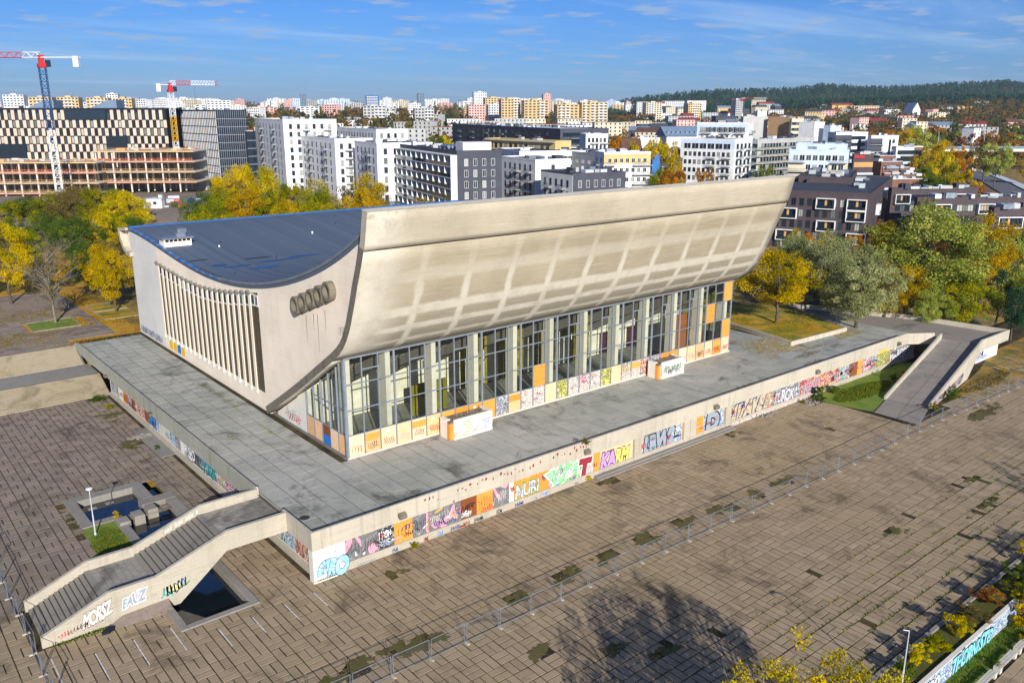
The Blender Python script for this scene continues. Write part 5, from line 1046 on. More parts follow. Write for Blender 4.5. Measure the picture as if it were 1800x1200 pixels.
def tree(x, y, z, h, w, shape, leafmat, label, cat='tree', group=None, seed=None, name=None, bark='bark'):
    cm, tm = TV[shape]; r = tag(empty(name or ('shrub' if shape[0] == 'bush' else 'tree'), (x, y, z), random.uniform(0, 6.28)), label, cat, group)
    for nm, me, mt in (('trunk', tm, bark), ('crown', cm, leafmat)):
        o = bpy.data.objects.new(nm, me); col.objects.link(o); o.parent = r; o.scale = (w, w, h)
        if len(me.materials) == 0: me.materials.append(M[mt])
        o.material_slots[0].link = 'OBJECT'; o.material_slots[0].material = M[mt]
    return r
def ptree(px, ytop, D, wpx, shape, leafmat, label, z0=T, group=None, cat='tree', bark='bark', lift=1.0):
    x, y, zt = at(px, ytop, D); return tree(x, y, z0, (zt - z0) * lift, wpx * D / 1480 * 1.12, shape, leafmat, label, cat, group, bark=bark)
# around the upper plaza, left
tree(1.3, 107.5, T, 16.5, 13, ('bare', 0), 'leaf_brown', 'half-bare brown tree on the green lawn by the broad steps', bark='bark_grey')
tree(12.6, 109.6, T, 12.5, 10.5, ('hi', 0), 'leaf_yellow', 'yellow tree on the leafy lawn nearest the palace corner'); tree(13.2, 116.5, T, 13, 9.5, ('hi', 1), 'leaf_gold', 'golden tree directly behind the yellow one at the palace corner')
tree(-2, 131, T, 17.5, 13.5, ('hi', 2), 'leaf_yellow', 'tall yellow tree at the far edge of the upper plaza, left of the bare tree'); tree(-13, 128, T, 15, 10, ('hi', 0), 'leaf_yellow', 'yellow tree cut by the left picture edge'); tree(8, 138, T, 10, 9, ('hi', 1), 'leaf_gold', 'low golden tree right behind the bare tree')
lg = [(8, 392, 232, 60, ('hi', 0), 'leaf_green'), (60, 352, 262, 75, ('hi', 1), 'leaf_yellowgreen'), (105, 345, 255, 70, ('hi', 2), 'leaf_brown'), (142, 322, 262, 80, ('hi', 0), 'leaf_brown'), (190, 330, 258, 75, ('hi', 1), 'leaf_yellowgreen'), (222, 338, 246, 60, ('hi', 2), 'leaf_yellow'), (75, 372, 215, 70, ('full', 0), 'leaf_green'), (128, 378, 205, 68, ('full', 1), 'leaf_green'), (165, 372, 212, 62, ('hi', 1), 'leaf_yellow'), (205, 372, 225, 66, ('full', 0), 'leaf_yellowgreen'), (232, 378, 216, 52, ('full', 1), 'leaf_green'), (28, 350, 270, 60, ('hi', 2), 'leaf_green'), (185, 412, 178, 60, ('sparse', 0), 'leaf_brown'), (150, 418, 180, 50, ('full', 1), 'leaf_green'), (10, 352, 250, 60, ('hi', 1), 'leaf_yellowgreen'), (45, 343, 258, 60, ('full', 0), 'leaf_green'), (82, 338, 252, 64, ('hi', 2), 'leaf_yellowgreen'), (118, 333, 250, 60, ('full', 1), 'leaf_brown'), (165, 328, 252, 66, ('hi', 0), 'leaf_yellowgreen'), (208, 334, 248, 62, ('hi', 1), 'leaf_yellow'), (35, 400, 205, 60, ('full', 1), 'leaf_yellowgreen')]
lgl = ['dark green tree at the left picture edge below the building site', 'yellow-green tree under the left crane', 'olive-brown tree left of the crane foot', 'tall brownish tree right in front of the crane foot', 'yellow-green tree left of the white site cabin', 'yellow tree just left of the bare lot', 'dense green tree behind the tall yellow plaza tree', 'dense dark green tree behind the half-bare tree', 'bright yellow tree in the middle of the left grove', 'broad yellow-green tree at the back of the left grove', 'green tree beside the bare lot above the roof corner', 'dull green tree below the slabs of the building site at far left', 'thin brown tree rising behind the palace roof corner', 'dark green bush-like tree behind the half-bare tree', 'yellow-green tree at the left picture edge under the building site', 'dense green tree left of the crane, under the building site', 'yellow-green tree close left of the crane foot', 'dense brownish tree just right of the crane foot', 'olive tree in the back row of the left grove', 'yellow tree in the back row of the left grove beside the cabin', 'dense yellow-green tree above the tall yellow plaza tree']
for (px, yt, D, w_, sh, lf), lb in zip(lg, lgl): ptree(px, yt, D, w_ * 1.3, sh, lf, lb)
cg = [(352, 335, 232, 70, ('full', 0), 'leaf_green'), (385, 330, 236, 75, ('full', 1), 'leaf_yellowgreen'), (418, 283, 240, 62, ('hi', 0), 'leaf_yellow'), (395, 300, 246, 46, ('sparse', 0), 'leaf_brown'), (466, 290, 242, 58, ('hi', 1), 'leaf_yellow'), (432, 330, 222, 74, ('hi', 2), 'leaf_gold'), (470, 335, 224, 66, ('full', 0), 'leaf_yellowgreen'), (515, 318, 230, 66, ('hi', 0), 'leaf_yellowgreen'), (552, 305, 236, 60, ('sparse', 1), 'leaf_yellow'), (560, 330, 226, 62, ('full', 1), 'leaf_yellowgreen'), (600, 318, 232, 66, ('sparse', 0), 'leaf_brown'), (645, 305, 226, 76, ('hi', 2), 'leaf_yellow'), (640, 328, 214, 66, ('full', 0), 'leaf_gold'), (590, 345, 216, 56, ('sparse', 1), 'leaf_yellow'), (742, 336, 210, 40, ('sparse', 0), 'leaf_gold'), (775, 326, 214, 50, ('sparse', 1), 'leaf_brown'), (370, 352, 212, 70, ('full', 1), 'leaf_yellowgreen'), (500, 350, 214, 60, ('hi', 1), 'leaf_gold'), (675, 332, 220, 40, ('sparse', 0), 'leaf_brown')]
cgl = ['green tree at the left end of the row above the roof', 'yellow-green tree second in the row above the roof', 'tall yellow tree in front of the glass office', 'bare grey-brown tree in front of the glass office', 'tall yellow tree left of the white apartment houses', 'golden tree low in the row above the roof edge', 'yellow-green tree right of the golden one above the roof', 'olive-yellow tree before the first white apartment house', 'thin yellow tree before the second white apartment house', 'dense yellow-green tree above the middle of the roof edge', 'thin brown tree between the white apartment houses', 'broad yellow tree left of the dark framed balconies', 'golden tree just above the roof left of the dark house', 'thin yellow tree low above the roof edge', 'thin golden tree left in front of the framed balconies', 'thin brown tree right in front of the framed balconies', 'yellow-green bushy tree nearest the bare lot above the roof', 'golden tree low in front of the white apartments', 'thin brown tree left beside the framed balconies']
for (px, yt, D, w_, sh, lf), lb in zip(cg, cgl): ptree(px, yt, D, w_ * 1.25, sh, lf, lb)
# right side
tree(104, 20.0, T + .3, 14.0, 16.5, ('hi', 1), 'leaf_gold', 'golden tree on the walled lawn right of the glass front'); tree(99, 30, T, 12, 10, ('hi', 0), 'leaf_yellowgreen', 'yellow-green tree hidden half behind the end of the glass front')
rg = [(1520, 440, 150, 150, ('full', 1), 'leaf_silver', 'spreading grey-green shrub tree leaning over the terrace', 4.2), (1462, 405, 166, 135, ('full', 0), 'leaf_silver', 'tall silvery grey-green tree behind the golden one', 4.2), (1405, 408, 178, 100, ('full', 1), 'leaf_silver', 'silvery tree showing under the shell tip', 4.2), (1500, 460, 172, 80, ('hi', 2), 'leaf_silver', 'silvery tree at the left side of the big green tree', 4),
 (1642, 352, 166, 225, ('full', 0), 'leaf_willow', 'big pale green tree, the largest on the right', 2.5), (1562, 385, 176, 80, ('hi', 1), 'leaf_gold', 'golden tree at the left flank of the big green tree', 3), (1745, 376, 176, 110, ('hi', 2), 'leaf_gold', 'tall golden tree at the right flank of the big green tree', 2.5), (1600, 460, 160, 90, ('hi', 0), 'leaf_gold', 'low golden tree under the big green tree, left', 2.8), (1565, 480, 158, 70, ('hi', 1), 'leaf_gold', 'small golden tree right of the grey-green shrub tree', 3), (1700, 478, 157, 110, ('full', 1), 'leaf_yellowgreen', 'yellow-green tree behind the platform wall', 2), (1640, 500, 155, 80, ('hi', 2), 'leaf_willow', 'light green young tree behind the platform wall, left', 2.2), (1800, 398, 180, 110, ('full', 1), 'leaf_willow', 'pale green tree at the right picture edge', 2),
 (1792, 500, 152, 60, ('tall', 0), 'leaf_pine', 'dark spruce at the right picture edge', 1.5), (1765, 470, 164, 80, ('tall', 1), 'leaf_pine', 'dark conifer behind the platform corner', 1.8), (1818, 480, 160, 80, ('full', 0), 'leaf_green', 'dark green tree cut by the right picture edge', 1.5), (1670, 420, 235, 120, ('hi', 1), 'leaf_rust', 'rusty brown tree behind the big green tree', 3), (1580, 420, 225, 70, ('full', 0), 'leaf_green', 'dark green tree in the gap left of the big green tree', 3), (1735, 440, 230, 100, ('full', 1), 'leaf_green', 'dark green tree in the gap right of the big green tree', 3)]
for px, yt, D, w_, sh, lf, lb, z0 in rg: ptree(px, yt, D, w_, sh, lf, lb, z0)
for k_, (x, y, h_, w_, lf, lb) in enumerate(((103.5, -4.8, 2.0, 1.8, 'leaf_yellow', 'yellow-leaved shrub in the grass wedge by the ramp wall'), (101.5, -4.0, 1.8, 2.0, 'leaf_green', 'green shrub in the grass wedge by the terrace wall'), (84.6, -1.0, 2.3, 2.4, 'leaf_green', 'round green shrub at the foot of the terrace wall'), (83.4, -1.8, 1.2, 2.2, 'leaf_green', 'low green shrub at the corner of the grass wedge'), (88.8, -.9, 1.2, 3.0, 'leaf_green', 'flat green shrub along the terrace wall'), (101.0, -14.0, 2.0, 2.2, 'leaf_green', 'upper green shrub at the outer ramp wall'), (99.0, -14.5, 1.9, 2.2, 'leaf_green', 'lower green shrub at the outer ramp wall'), (92.4, -15.0, 1.5, 1.6, 'leaf_yellowgreen', 'shrub at the foot of the outer ramp wall'), (121, -13.4, .9, 1.4, 'leaf_yellow', 'small yellow shrub on the rough ground'), (11.0, -.3, .8, 1.1, 'leaf_yellowgreen', 'small weed at the base of the graffiti wall'), (36, .1, .8, 1.0, 'leaf_yellow', 'tiny yellow weed below the green letters'), (80.5, -.7, .8, 1.0, 'leaf_yellowgreen', 'small yellow-green weed below the orange boards'), (-10.6, 25.6, 1.1, 1.0, 'leaf_yellow', 'yellow plant growing at the pond edge'), (-1.6, 68.5, .9, 3.2, 'leaf_green', 'green weeds at the foot of the broad steps'), (-1.2, 64, .6, 2.0, 'leaf_yellowgreen', 'patch of weeds by the left terrace wall'), (35.0, -.25, 1.1, 1.2, 'leaf_brown', 'dry plant growing on the parapet by the spout'), (-.9, 43, .7, 1.0, 'leaf_green', 'weed beside the left entrance step'))):
    zz = 4.9 if lb.startswith('dry plant') else 0
    tree(x, y, zz, h_, w_, ('bush', k_ % 2), lf, lb, 'shrub')
# bottom right corner
for k_, (x, y, h_, w_, sh, lf, lb) in enumerate(((9.6, -41.6, 11.7, 8.5, ('sparse', 1), 'leaf_yellow', 'small yellow treetop leftmost at the bottom edge'), (12.6, -42.4, 12.0, 9.5, ('sparse', 0), 'leaf_yellow', 'thin yellow treetop in the middle of the bottom right group'), (14.6, -45.6, 11.8, 8.5, ('sparse', 1), 'leaf_yellow', 'thin yellow treetop beside the lamp post'), (9.5, -46.0, 11.2, 9, ('sparse', 0), 'leaf_gold', 'yellow tree mostly below the picture edge'), (4.6, -43.6, 12.2, 9.5, ('sparse', 1), 'leaf_yellow', 'yellow tree below the picture edge casting the left end of the shadow'))): tree(x, y, -1.0, h_, w_, sh, lf, lb, bark='bark_grey')
shr = [(37.8, -41.9, 2.2, 2.6, 'leaf_yellow', 'bright yellow shrub in the planter behind the blue letters'), (31.6, -41.6, 2.1, 2.0, 'leaf_yellow', 'yellow shrub in the planter beside the lamp'), (45, -41.4, 1.8, 3.0, 'leaf_rust', 'reddish dry shrub in the planter'), (47.6, -42.9, 2.0, 2.6, 'leaf_yellowgreen', 'yellow-green shrub where the retaining wall steps'), (45.8, -44.2, 2.6, 2.8, 'leaf_yellow', 'yellow shrub in front of the step in the retaining wall'), (51, -41.7, 1.9, 3.4, 'leaf_green', 'green shrub in the planter at the right edge'), (34.6, -41.8, 1.2, 3.2, 'leaf_yellowgreen', 'low olive shrub in the planter between the yellow ones'), (41.4, -41.6, 1.3, 3.4, 'leaf_brown', 'dry low shrub in the planter'), (29, -41.8, 1.6, 2.6, 'leaf_green', 'green shrub in the planter left of the lamp'), (55.5, -41.6, 2.6, 3.6, 'leaf_yellow', 'large yellow shrub at the right picture edge in the planter'), (43.5, -45.1, .9, 1.1, 'leaf_yellowgreen', 'small shrub between the benches'), (38.4, -45.2, .8, 1.0, 'leaf_yellowgreen', 'small shrub at the near bench end')]
for k_, (x, y, h_, w_, lf, lb) in enumerate(shr): tree(x, y, -1.4 if y < -43.5 else .15, h_, w_, ('bush', k_ % 2), lf, lb, 'shrub')
# trees standing nearer than the lower picture edge; the photograph shows only their shadows
for k_, (x, y, h_, w_) in enumerate(((46, -52, 8, 6), (54, -53, 9, 7), (68, -54, 13, 9), (63, -52.5, 8, 6))): tree(x, y, -1.4, h_, w_, ('sparse', k_ % 2), 'leaf_yellow', 'tree out of frame casting narrow shadows on the right of the plaza', group='trees beyond the right corner')
# ------------------------------------------------------------------ the town
for nm, c in (('white_render', S(222, 222, 220)), ('grey_render', S(176, 176, 172)), ('cream_render', S(208, 196, 170)), ('yellow_render', S(206, 180, 122)), ('sand_brick', S(204, 174, 124)), ('pale_blue_render', S(196, 212, 232)), ('dark_brick', S(74, 76, 86)), ('brown_brick', S(78, 68, 70)), ('red_brick', S(124, 88, 72)), ('pink_render', S(222, 176, 164)), ('roof_dark', S(66, 70, 76)), ('roof_pale', S(196, 202, 208)), ('roof_red', S(132, 56, 46)), ('roof_tile_brown', S(96, 66, 56)), ('bluegrey_metal', S(110, 130, 150)), ('green_glass', S(70, 96, 96)), ('beige_panel', S(206, 184, 162)), ('tan_panel', S(178, 144, 106)), ('site_concrete', S(208, 198, 180)), ('safety_orange', S(226, 110, 66)), ('formwork_yellow', S(222, 170, 50)), ('crane_red', S(188, 44, 48)), ('crane_white', S(226, 226, 224)), ('crane_blue', S(36, 72, 118)), ('asphalt', S(104, 104, 108)), ('timber', S(196, 150, 96))):
    plain(nm, c, .8, .07, .25)
_wm = {}
def window_mesh(w, h, frame='dark_metal', pane='pane', d=.07, bars=1):
    key = (round(w, 2), round(h, 2), frame, pane, bars)
    if key in _wm: return _wm[key]
    mb = MB(); f = .08
    mb.box(-w/2, w/2, -d, 0, 0, f); mb.box(-w/2, w/2, -d, 0, h - f, h); mb.box(-w/2, -w/2 + f, -d, 0, f, h - f); mb.box(w/2 - f, w/2, -d, 0, f, h - f)
    if bars: mb.box(-.03, .03, -d, 0, f, h - f)
    mb.quad((-w/2 + f, -.012, f), (w/2 - f, -.012, f), (w/2 - f, -.012, h - f), (-w/2 + f, -.012, h - f), 1)
    _wm[key] = mb.mesh('window', M[frame], M[pane]); return _wm[key]
def balcony_mesh(w, d, slab='grey_render', rail='dark_metal', solid=False):
    key = ('b', round(w, 2), d, slab, rail, solid)
    if key in _wm: return _wm[key]
    mb = MB(); mb.box(-w/2, w/2, -d, -.002, -.18, 0, 0)
    if solid: mb.box(-w/2, w/2, -d, -d + .08, .001, 1.05, 1); mb.box(-w/2, -w/2 + .08, -d + .08, -.002, .001, 1.05, 1); mb.box(w/2 - .08, w/2, -d + .08, -.002, .001, 1.05, 1)
    else:
        mb.box(-w/2, w/2, -d, -d + .06, 1.0, 1.08, 1); mb.box(-w/2, -w/2 + .06, -d + .06, -.002, 1.0, 1.08, 1); mb.box(w/2 - .06, w/2, -d + .06, -.002, 1.0, 1.08, 1)
        k = int(w / .28)
        for i in range(k + 1): x = -w/2 + i * w / k; mb.box(x - .018, x + .018, -d + .01, -d + .045, .001, 1.0, 1)
    _wm[key] = mb.mesh('balcony', M[slab], M[rail]); return _wm[key]
def solve_w(x0, y0, z, dx, dy, px):
    k = (px - 900) / 1480; return (k * (y0 * _cp - z * _sp) - x0) / (dx - k * dy * _cp)
class Block:
    """a building given by where its roof corners stand: left end, near corner, right end"""
    def __init__(s, name, label, pxl, pxc, pxr, ytop, D, ang, wall, zb=3.5, depth=13, group=None, cat='building', roof='roof_dark', par=.5, clutter=3):
        a = (pxc - 900) / 1480; b = (ytop - 600) / 1480; t_ = D / (_cp - b * _sp); x0, y0, zr = a * t_, D, t_ * (-_sp - b * _cp)
        ca, sa = math.cos(R(ang)), math.sin(R(ang))
        s.wr = solve_w(x0, y0, zr, ca, sa, pxr) if pxr is not None else depth
        s.wl = solve_w(x0, y0, zr, -sa, ca, pxl) if pxl is not None else depth
        if s.wr <= 0 or s.wr > 260: s.wr = depth
        if s.wl <= 0 or s.wl > 260: s.wl = depth
        x, y = W(x0, y0); s.H = zr + CAM[2] - zb; s.zb = zb
        s.o = tag(empty(name, (x, y, zb), R(ang - YAW)), label, cat, group); wr, wl, H = s.wr, s.wl, s.H
        mb = MB(); mb.box(0, wr, 0, wl, -4, H); mb.build('wall', M[wall], parent=s.o)
        mb = MB()
        if par > 0: mb.box(-.06, wr + .06, -.06, .3, H, H + par); mb.box(-.06, wr + .06, wl - .3, wl + .06, H, H + par); mb.box(-.06, .3, .3, wl - .3, H, H + par); mb.box(wr - .3, wr + .06, .3, wl - .3, H, H + par); mb.build('parapet', M[wall], parent=s.o)
        mb = MB(); mb.box(.31, wr - .31, .31, wl - .31, H, H + .12); rf = mb.build('roof', M[roof], parent=s.o)
        rr = random.Random(int(D + pxc))
        for k in range(clutter):
            mb = MB(); cx, cy = rr.uniform(.15, .85) * wr, rr.uniform(.15, .85) * wl; a_, b_, h_ = rr.uniform(.4, 1.6), rr.uniform(.4, 1.6), rr.uniform(.5, 1.6); mb.box(cx - a_, cx + a_, cy - b_, cy + b_, H + .12, H + .12 + h_); mb.build('roof_unit', M[rr.choice(['roof_pale', 'galv', 'grey_render', 'roof_dark'])], parent=rf)
    def put(s, me, name, face, u, z, d=0.):
        o = link(name, me, s.o)
        if face == 'R': o.location = (u, -d, z)
        else: o.location = (-d, u, z); o.rotation_euler = (0, 0, -math.pi / 2)
        return o
    def windows(s, face, n, fl, w=1.3, h=1.7, frame='dark_metal', pane='pane', skip=(), z0=1.0, fh=None, top=.9, m0=.06, bars=1, jit=0, floors=None, d=.003):
        L_ = s.wr if face == 'R' else s.wl; fh = fh or (s.H - top - .3) / fl; me = window_mesh(w, h, frame, pane, bars=bars)
        for i in range(n):
            u = L_ * (m0 + (1 - 2 * m0) * (i + .5) / n)
            for f in range(fl):
                if (i, f) in skip or i in skip or (floors and f not in floors): continue
                z = s.H - top - (f + 1) * fh + (fh - h) * .55
                if z < -1: continue
                s.put(me, 'window', face, u + (jit * ((f * 7 + i * 3) % 5 - 2) * .1), z, d)
    def balconies(s, face, us, fl, w=3.2, d=1.3, fh=None, top=.9, rail='dark_metal', slab='grey_render', solid=False, floors=None):
        L_ = s.wr if face == 'R' else s.wl; fh = fh or (s.H - top - .3) / fl; me = balcony_mesh(w, d, slab, rail, solid)
        for u in us:
            for f in range(fl):
                if floors and f not in floors: continue
                z = s.H - top - (f + 1) * fh + .12
                if z < 0: continue
                s.put(me, 'balcony', face, L_ * u, z)
    def band(s, name, face, u0, u1, z0, z1, mat, out=.03, dep=.05):
        mb = MB(); L_ = s.wr if face == 'R' else s.wl; a, b = u0 * L_, u1 * L_
        if face == 'R': mb.box(a, b, -out - .0, dep, z0, z1)
        else: mb.box(-out, dep, a, b, z0, z1)
        return mb.build(name, M[mat], parent=s.o)
# 1 checkered office
B = Block('office_building', 'long office block with a checkered beige and dark facade at the left', None, -70, 291, 192, 405, 4, 'navy', depth=24, clutter=8)
fh = [4.6, 3.65, 3.65, 3.65, 3.65, 3.65, 3.65, 3.65]; z = B.H - .2; pw_ = B.wr / 58
mb = MB(); mb.box(-pw_ * .46, pw_ * .46, -.35, -.01, 0, 3.45); pm = mb.mesh('facade_panel', M['beige_panel']); mb = MB(); mb.box(-pw_ * .46, pw_ * .46, -.35, -.01, 0, 4.4); pm2 = mb.mesh('facade_panel', M['beige_panel'])
for f, h_ in enumerate(fh):
    z -= h_
    for i in range(58):
        u = B.wr * (i + .5) / 58
        if (f == 0 and 29 <= i < 41) or (f in (3, 4) and 40 <= i < 46) or (f >= 4 and i < 17): continue
        if (i + f) % 2 == 0: B.put(pm2 if f == 0 else pm, 'facade_panel', 'R', u, z)
        elif f < 7: B.put(window_mesh(pw_ * .8, 3.0, 'black', 'pane', bars=0), 'window', 'R', u, z + .2)
for a, b, z0, z1 in ((.5, .7, B.H - 4.8, B.H - .3), (.69, .79, B.H - 4.6 - 3.65 * 4, B.H - 4.8 - 3.65 * 2), (.0, .29, B.H - 32, B.H - 4.6 - 3.65 * 3)): B.band('glazed_bay', 'R', a, b, z0, z1, 'pane_dark', .25)
for u in (.36, .67):
    mb = MB(); mb.prism_y([(-6, 0), (7, 0), (7, 4.2), (3, 4.2)], 4, 14); mb.build('roof_lantern', M['bluegrey_metal'], parent=B.o, loc=(B.wr * u, 0, B.H), fix=True)
# 2 dark glass office
B = Block('office_building', 'dark glass office tower with pale vertical fins right of the checkered block', 289, 378, 433, 195, 392, 38, 'pane_dark', clutter=10, roof='roof_pale')
for f in range(11):
    z = B.H - 3.5 * (f + 1)
    B.band('floor_band', 'R', 0, 1, z - .15, z + .15, 'frame_grey', .08); B.band('spandrel', 'R', 0, 1, z + .16, z + 1.5, 'navy', .04); B.band('floor_band', 'L', 0, 1, z - .15, z + .15, 'dark_metal', .06)
for i in range(15): B.band('mullion', 'R', i / 15, i / 15 + .012, 0, B.H, 'frame_grey', .1)
for i in range(34):
    for f in range(11):
        z = B.H - 3.5 * (f + 1)
        if z < 0 or (f > 6 and i > 20): continue
        o = B.band('fin', 'L', i / 34, i / 34 + .0045, z + .2, z + 3.3, 'roof_pale' if (i * 5 + f * 3) % 4 else 'beige_panel', .25)
B2 = Block('office_building', 'lower dark glass wing at the right foot of the glass tower', 430, 433, 449, 233, 388, 38, 'pane_dark', clutter=2, depth=10)
for f in range(8): B2.band('floor_band', 'R', 0, 1, B2.H - 3.5 * (f + 1) - .15, B2.H - 3.5 * (f + 1) + .15, 'frame_grey', .08)
# 3 building site
def site(label, pxl, pxr, ytop, D, nf, fh, ang, depth=22):
    a = at(pxl, ytop, D); b = at(pxr, ytop, D + 1); L_ = math.dist(a[:2], b[:2]); o = tag(empty('building_site', (a[0], a[1], T), R(ang - YAW)), label, 'building site'); H = a[2] - T
    for f in range(nf):
        z = H - f * fh; mb = MB(); mb.box(-.6, L_ + .6, -.4, depth, z - .35, z); mb.build('floor_slab', M['site_concrete'], parent=o)
        mb = MB(); mb.box(-.7, L_ + .7, -.5, -.42, z - .28, z - .1) ; mb.build('slab_edge_board', M['formwork_yellow' if f == 0 else ('safety_orange' if f % 2 else 'timber')], parent=o)
        for i in range(int(L_ / 2.4)): mb = MB(); x = i * 2.4; mb.box(x, x + .06, -.35, -.29, z, z + 1.1); mb.build('guard_post', M['timber'], parent=o)
        for zz in (.5, 1.05): mb = MB(); mb.box(0, L_, -.34, -.3, z + zz, z + zz + .1); mb.build('guard_rail', M['timber' if f != 1 else 'safety_orange'], parent=o)
        if f > 0 or True:
            for i in range(int(L_ / 6) + 1):
                for dy in (.3, 7, 14): mb = MB(); x = min(i * 6, L_ - .5); mb.box(x, x + .5, dy, dy + .5, max(-2, z - fh), z - .36); mb.build('column', M['site_concrete'], parent=o)
            if f < 3:
                rr = random.Random(f)
                for i in range(int(L_ / 1.1)): mb = MB(); x = i * 1.1 + rr.uniform(-.3, .3); dy = rr.uniform(.8, 6); mb.tube((x, dy, z - fh), (x, dy, z - .36), .05, k=4); mb.build('prop', M[rr.choice(['timber', 'galv', 'rust'])], parent=o)
    rr = random.Random(9)
    for k in range(22): mb = MB(); x, y = rr.uniform(2, L_ - 4), rr.uniform(1, depth - 3); mb.box(x, x + rr.uniform(1, 4), y, y + rr.uniform(.8, 2.4), H, H + rr.uniform(.2, 1.0)); mb.build('stacked_material', M[rr.choice(['timber', 'site_concrete', 'formwork_yellow', 'grey_render', 'rust'])], parent=o)
    mb = MB(); mb.box(1, L_ - 1, 18, depth - .5, 0, H - .5); mb.build('core_wall', M['grey_render'], parent=o)
    return o
site('concrete frame of a new building with props and orange nets, the taller right part', 165, 336, 266, 322, 4, 3.8, 3); site('concrete frame of a new building, the longer lower part at the left edge', -60, 164, 286, 312, 4, 3.7, 3)
# site hut and clutter on the lot
def hut(px, py, D, w, d, h, mat, label, win=2):
    x, y, z = at(px, py, D); o = tag(empty('site_cabin', (x, y, ground_h(x, y) + .3), R(4 - YAW)), label, 'cabin'); mb = MB(); mb.box(0, w, 0, d, 0, h); mb.build('wall', M[mat], parent=o); mb = MB(); mb.box(-.15, w + .15, -.15, d + .15, h, h + .2); mb.build('roof', M['roof_pale'], parent=o)
    for i in range(win): link('window', window_mesh(1.1, .9), o, loc=(w * (i + .5) / win, -.003, h * .45))
hut(236, 355, 272, 8.5, 3, 2.9, 'white_render', 'white site cabin with two windows on the bare lot'); hut(345, 340, 280, 1.3, 1.3, 2.3, 'tarp_blue', 'blue portable toilet at the edge of the bare lot', 0)
rr = random.Random(12)
for k_ in range(26):
    D = rr.uniform(275, 305); x, y, _ = at(rr.uniform(215, 345), 330, D); mb = MB(); a_, b_, h_ = rr.uniform(.5, 2.2), rr.uniform(.4, 1.2), rr.uniform(.4, 1.6); mb.slab(-a_, a_, -b_, b_, 0, h_, .05)
    tag(mb.build('material_stack', M[rr.choice(['timber', 'site_concrete', 'rust', 'grey_render', 'tarp_blue', 'safety_orange', 'roof_pale'])], loc=(x, y, ground_h(x, y) + .3), rz=rr.uniform(0, 3)), 'small stack of building material on the lot before the site', 'material stack', 'stacks of material on the building lot')
# 4 white apartment houses
WF = dict(frame='dark_metal')
def white_house(label, pxl, pxc, pxr, ytop, D, ang, fl, nR, nL, bR=(), bL=(), fh=3.05, skipR=(), skipL=()):
    B = Block('apartment_house', label, pxl, pxc, pxr, ytop, D, ang, 'white_render', clutter=5)
    B.windows('R', nR, fl, 1.25, 2.0, fh=fh, skip=skipR); B.windows('L', nL, fl, 1.0, 2.0, fh=fh, skip=skipL)
    if bR: B.balconies('R', bR, fl, 3.0, 1.4, fh=fh)
    if bL: B.balconies('L', bL, fl, 3.6, 1.5, fh=fh)
    return B
B = white_house('tall white apartment house, the leftmost of the white group', 447, 497, 591, 212, 352, 26, 9, 6, 8, (.42, .82), (.3, .72), 3.1)
B = white_house('white apartment house one tier lower, second from left in the white group', 527, 588, 655, 246, 318, 30, 8, 4, 7, (.35,), (.25, .68)); B.band('blue_recess', 'R', .86, 1.0, 0, B.H - 6, 'bluegrey_metal', .02)
B = white_house('white apartment house with a blue-grey base next to the dark framed balconies', 623, 662, 760, 254, 290, 26, 8, 5, 5, (), (.3, .45), 3.1)
B.band('blue_base', 'R', .03, .5, 0, 9.5, 'bluegrey_metal', .05)  # flat blue-grey band over the lower part of this face
B = white_house('white apartment house standing behind the middle of the white group', 594, 661, 716, 229, 372, 28, 6, 4, 12, (.35,), (.2, .5))
# 5 dark house with framed balconies
B = Block('apartment_house', 'dark grey apartment house with a white frame of deep balconies', 690, 803, 882, 268, 243, 24, 'dark_brick', clutter=12, roof='roof_dark')
fh = 3.1; n = 6; B.windows('R', 4, 7, 1.15, 2.0, fh=fh, top=1.4, frame='frame_white', m0=.1)
B.band('balcony_back', 'L', 0, 1, 0, B.H - .8, 'navy', .01); fl = 7; d_ = 2.0
for f in range(fl + 1): z = B.H - .9 - f * fh; mb = MB(); mb.box(-d_, -.02, -.1, B.wl + .1, z - .14, z + .14); mb.build('frame_slab', M['white_render'], parent=B.o)
for i in range(n * 2 + 1): y = B.wl * i / (n * 2); mb = MB(); w_ = .14 if i % 2 == 0 else .08; mb.box(-d_ + .02, -.03, y - w_, y + w_, 0, B.H - .9); mb.build('frame_fin', M['white_render'], parent=B.o)
for f in range(fl):
    z = B.H - .9 - (f + 1) * fh
    for i in range(n): me_ = window_mesh(2.2, 2.4, 'dark_metal', 'pane'); B.put(me_, 'window', 'L', B.wl * (i + .5) / n + (.6 if f % 2 else -.5), z + .2, .03); mb = MB(); mb.box(-d_ - .01, -d_ + .03, B.wl * i / n + .15, B.wl * (i + 1) / n - .15, z + .15, z + 1.15); mb.build('balcony_rail', M['pane_dark'], parent=B.o)
mb = MB(); mb.box(3, B.wr - 2, 3, 9, B.H, B.H + 2.6); mb.build('roof_house', M['white_render'], parent=B.o)
for k_ in range(5): mb = MB(); mb.tube((2 + 1.3 * k_, 12, B.H + 1), (2 + 1.3 * k_, 18, B.H + 1.2), .5, k=8); mb.build('air_duct', M['galv'], parent=B.o)
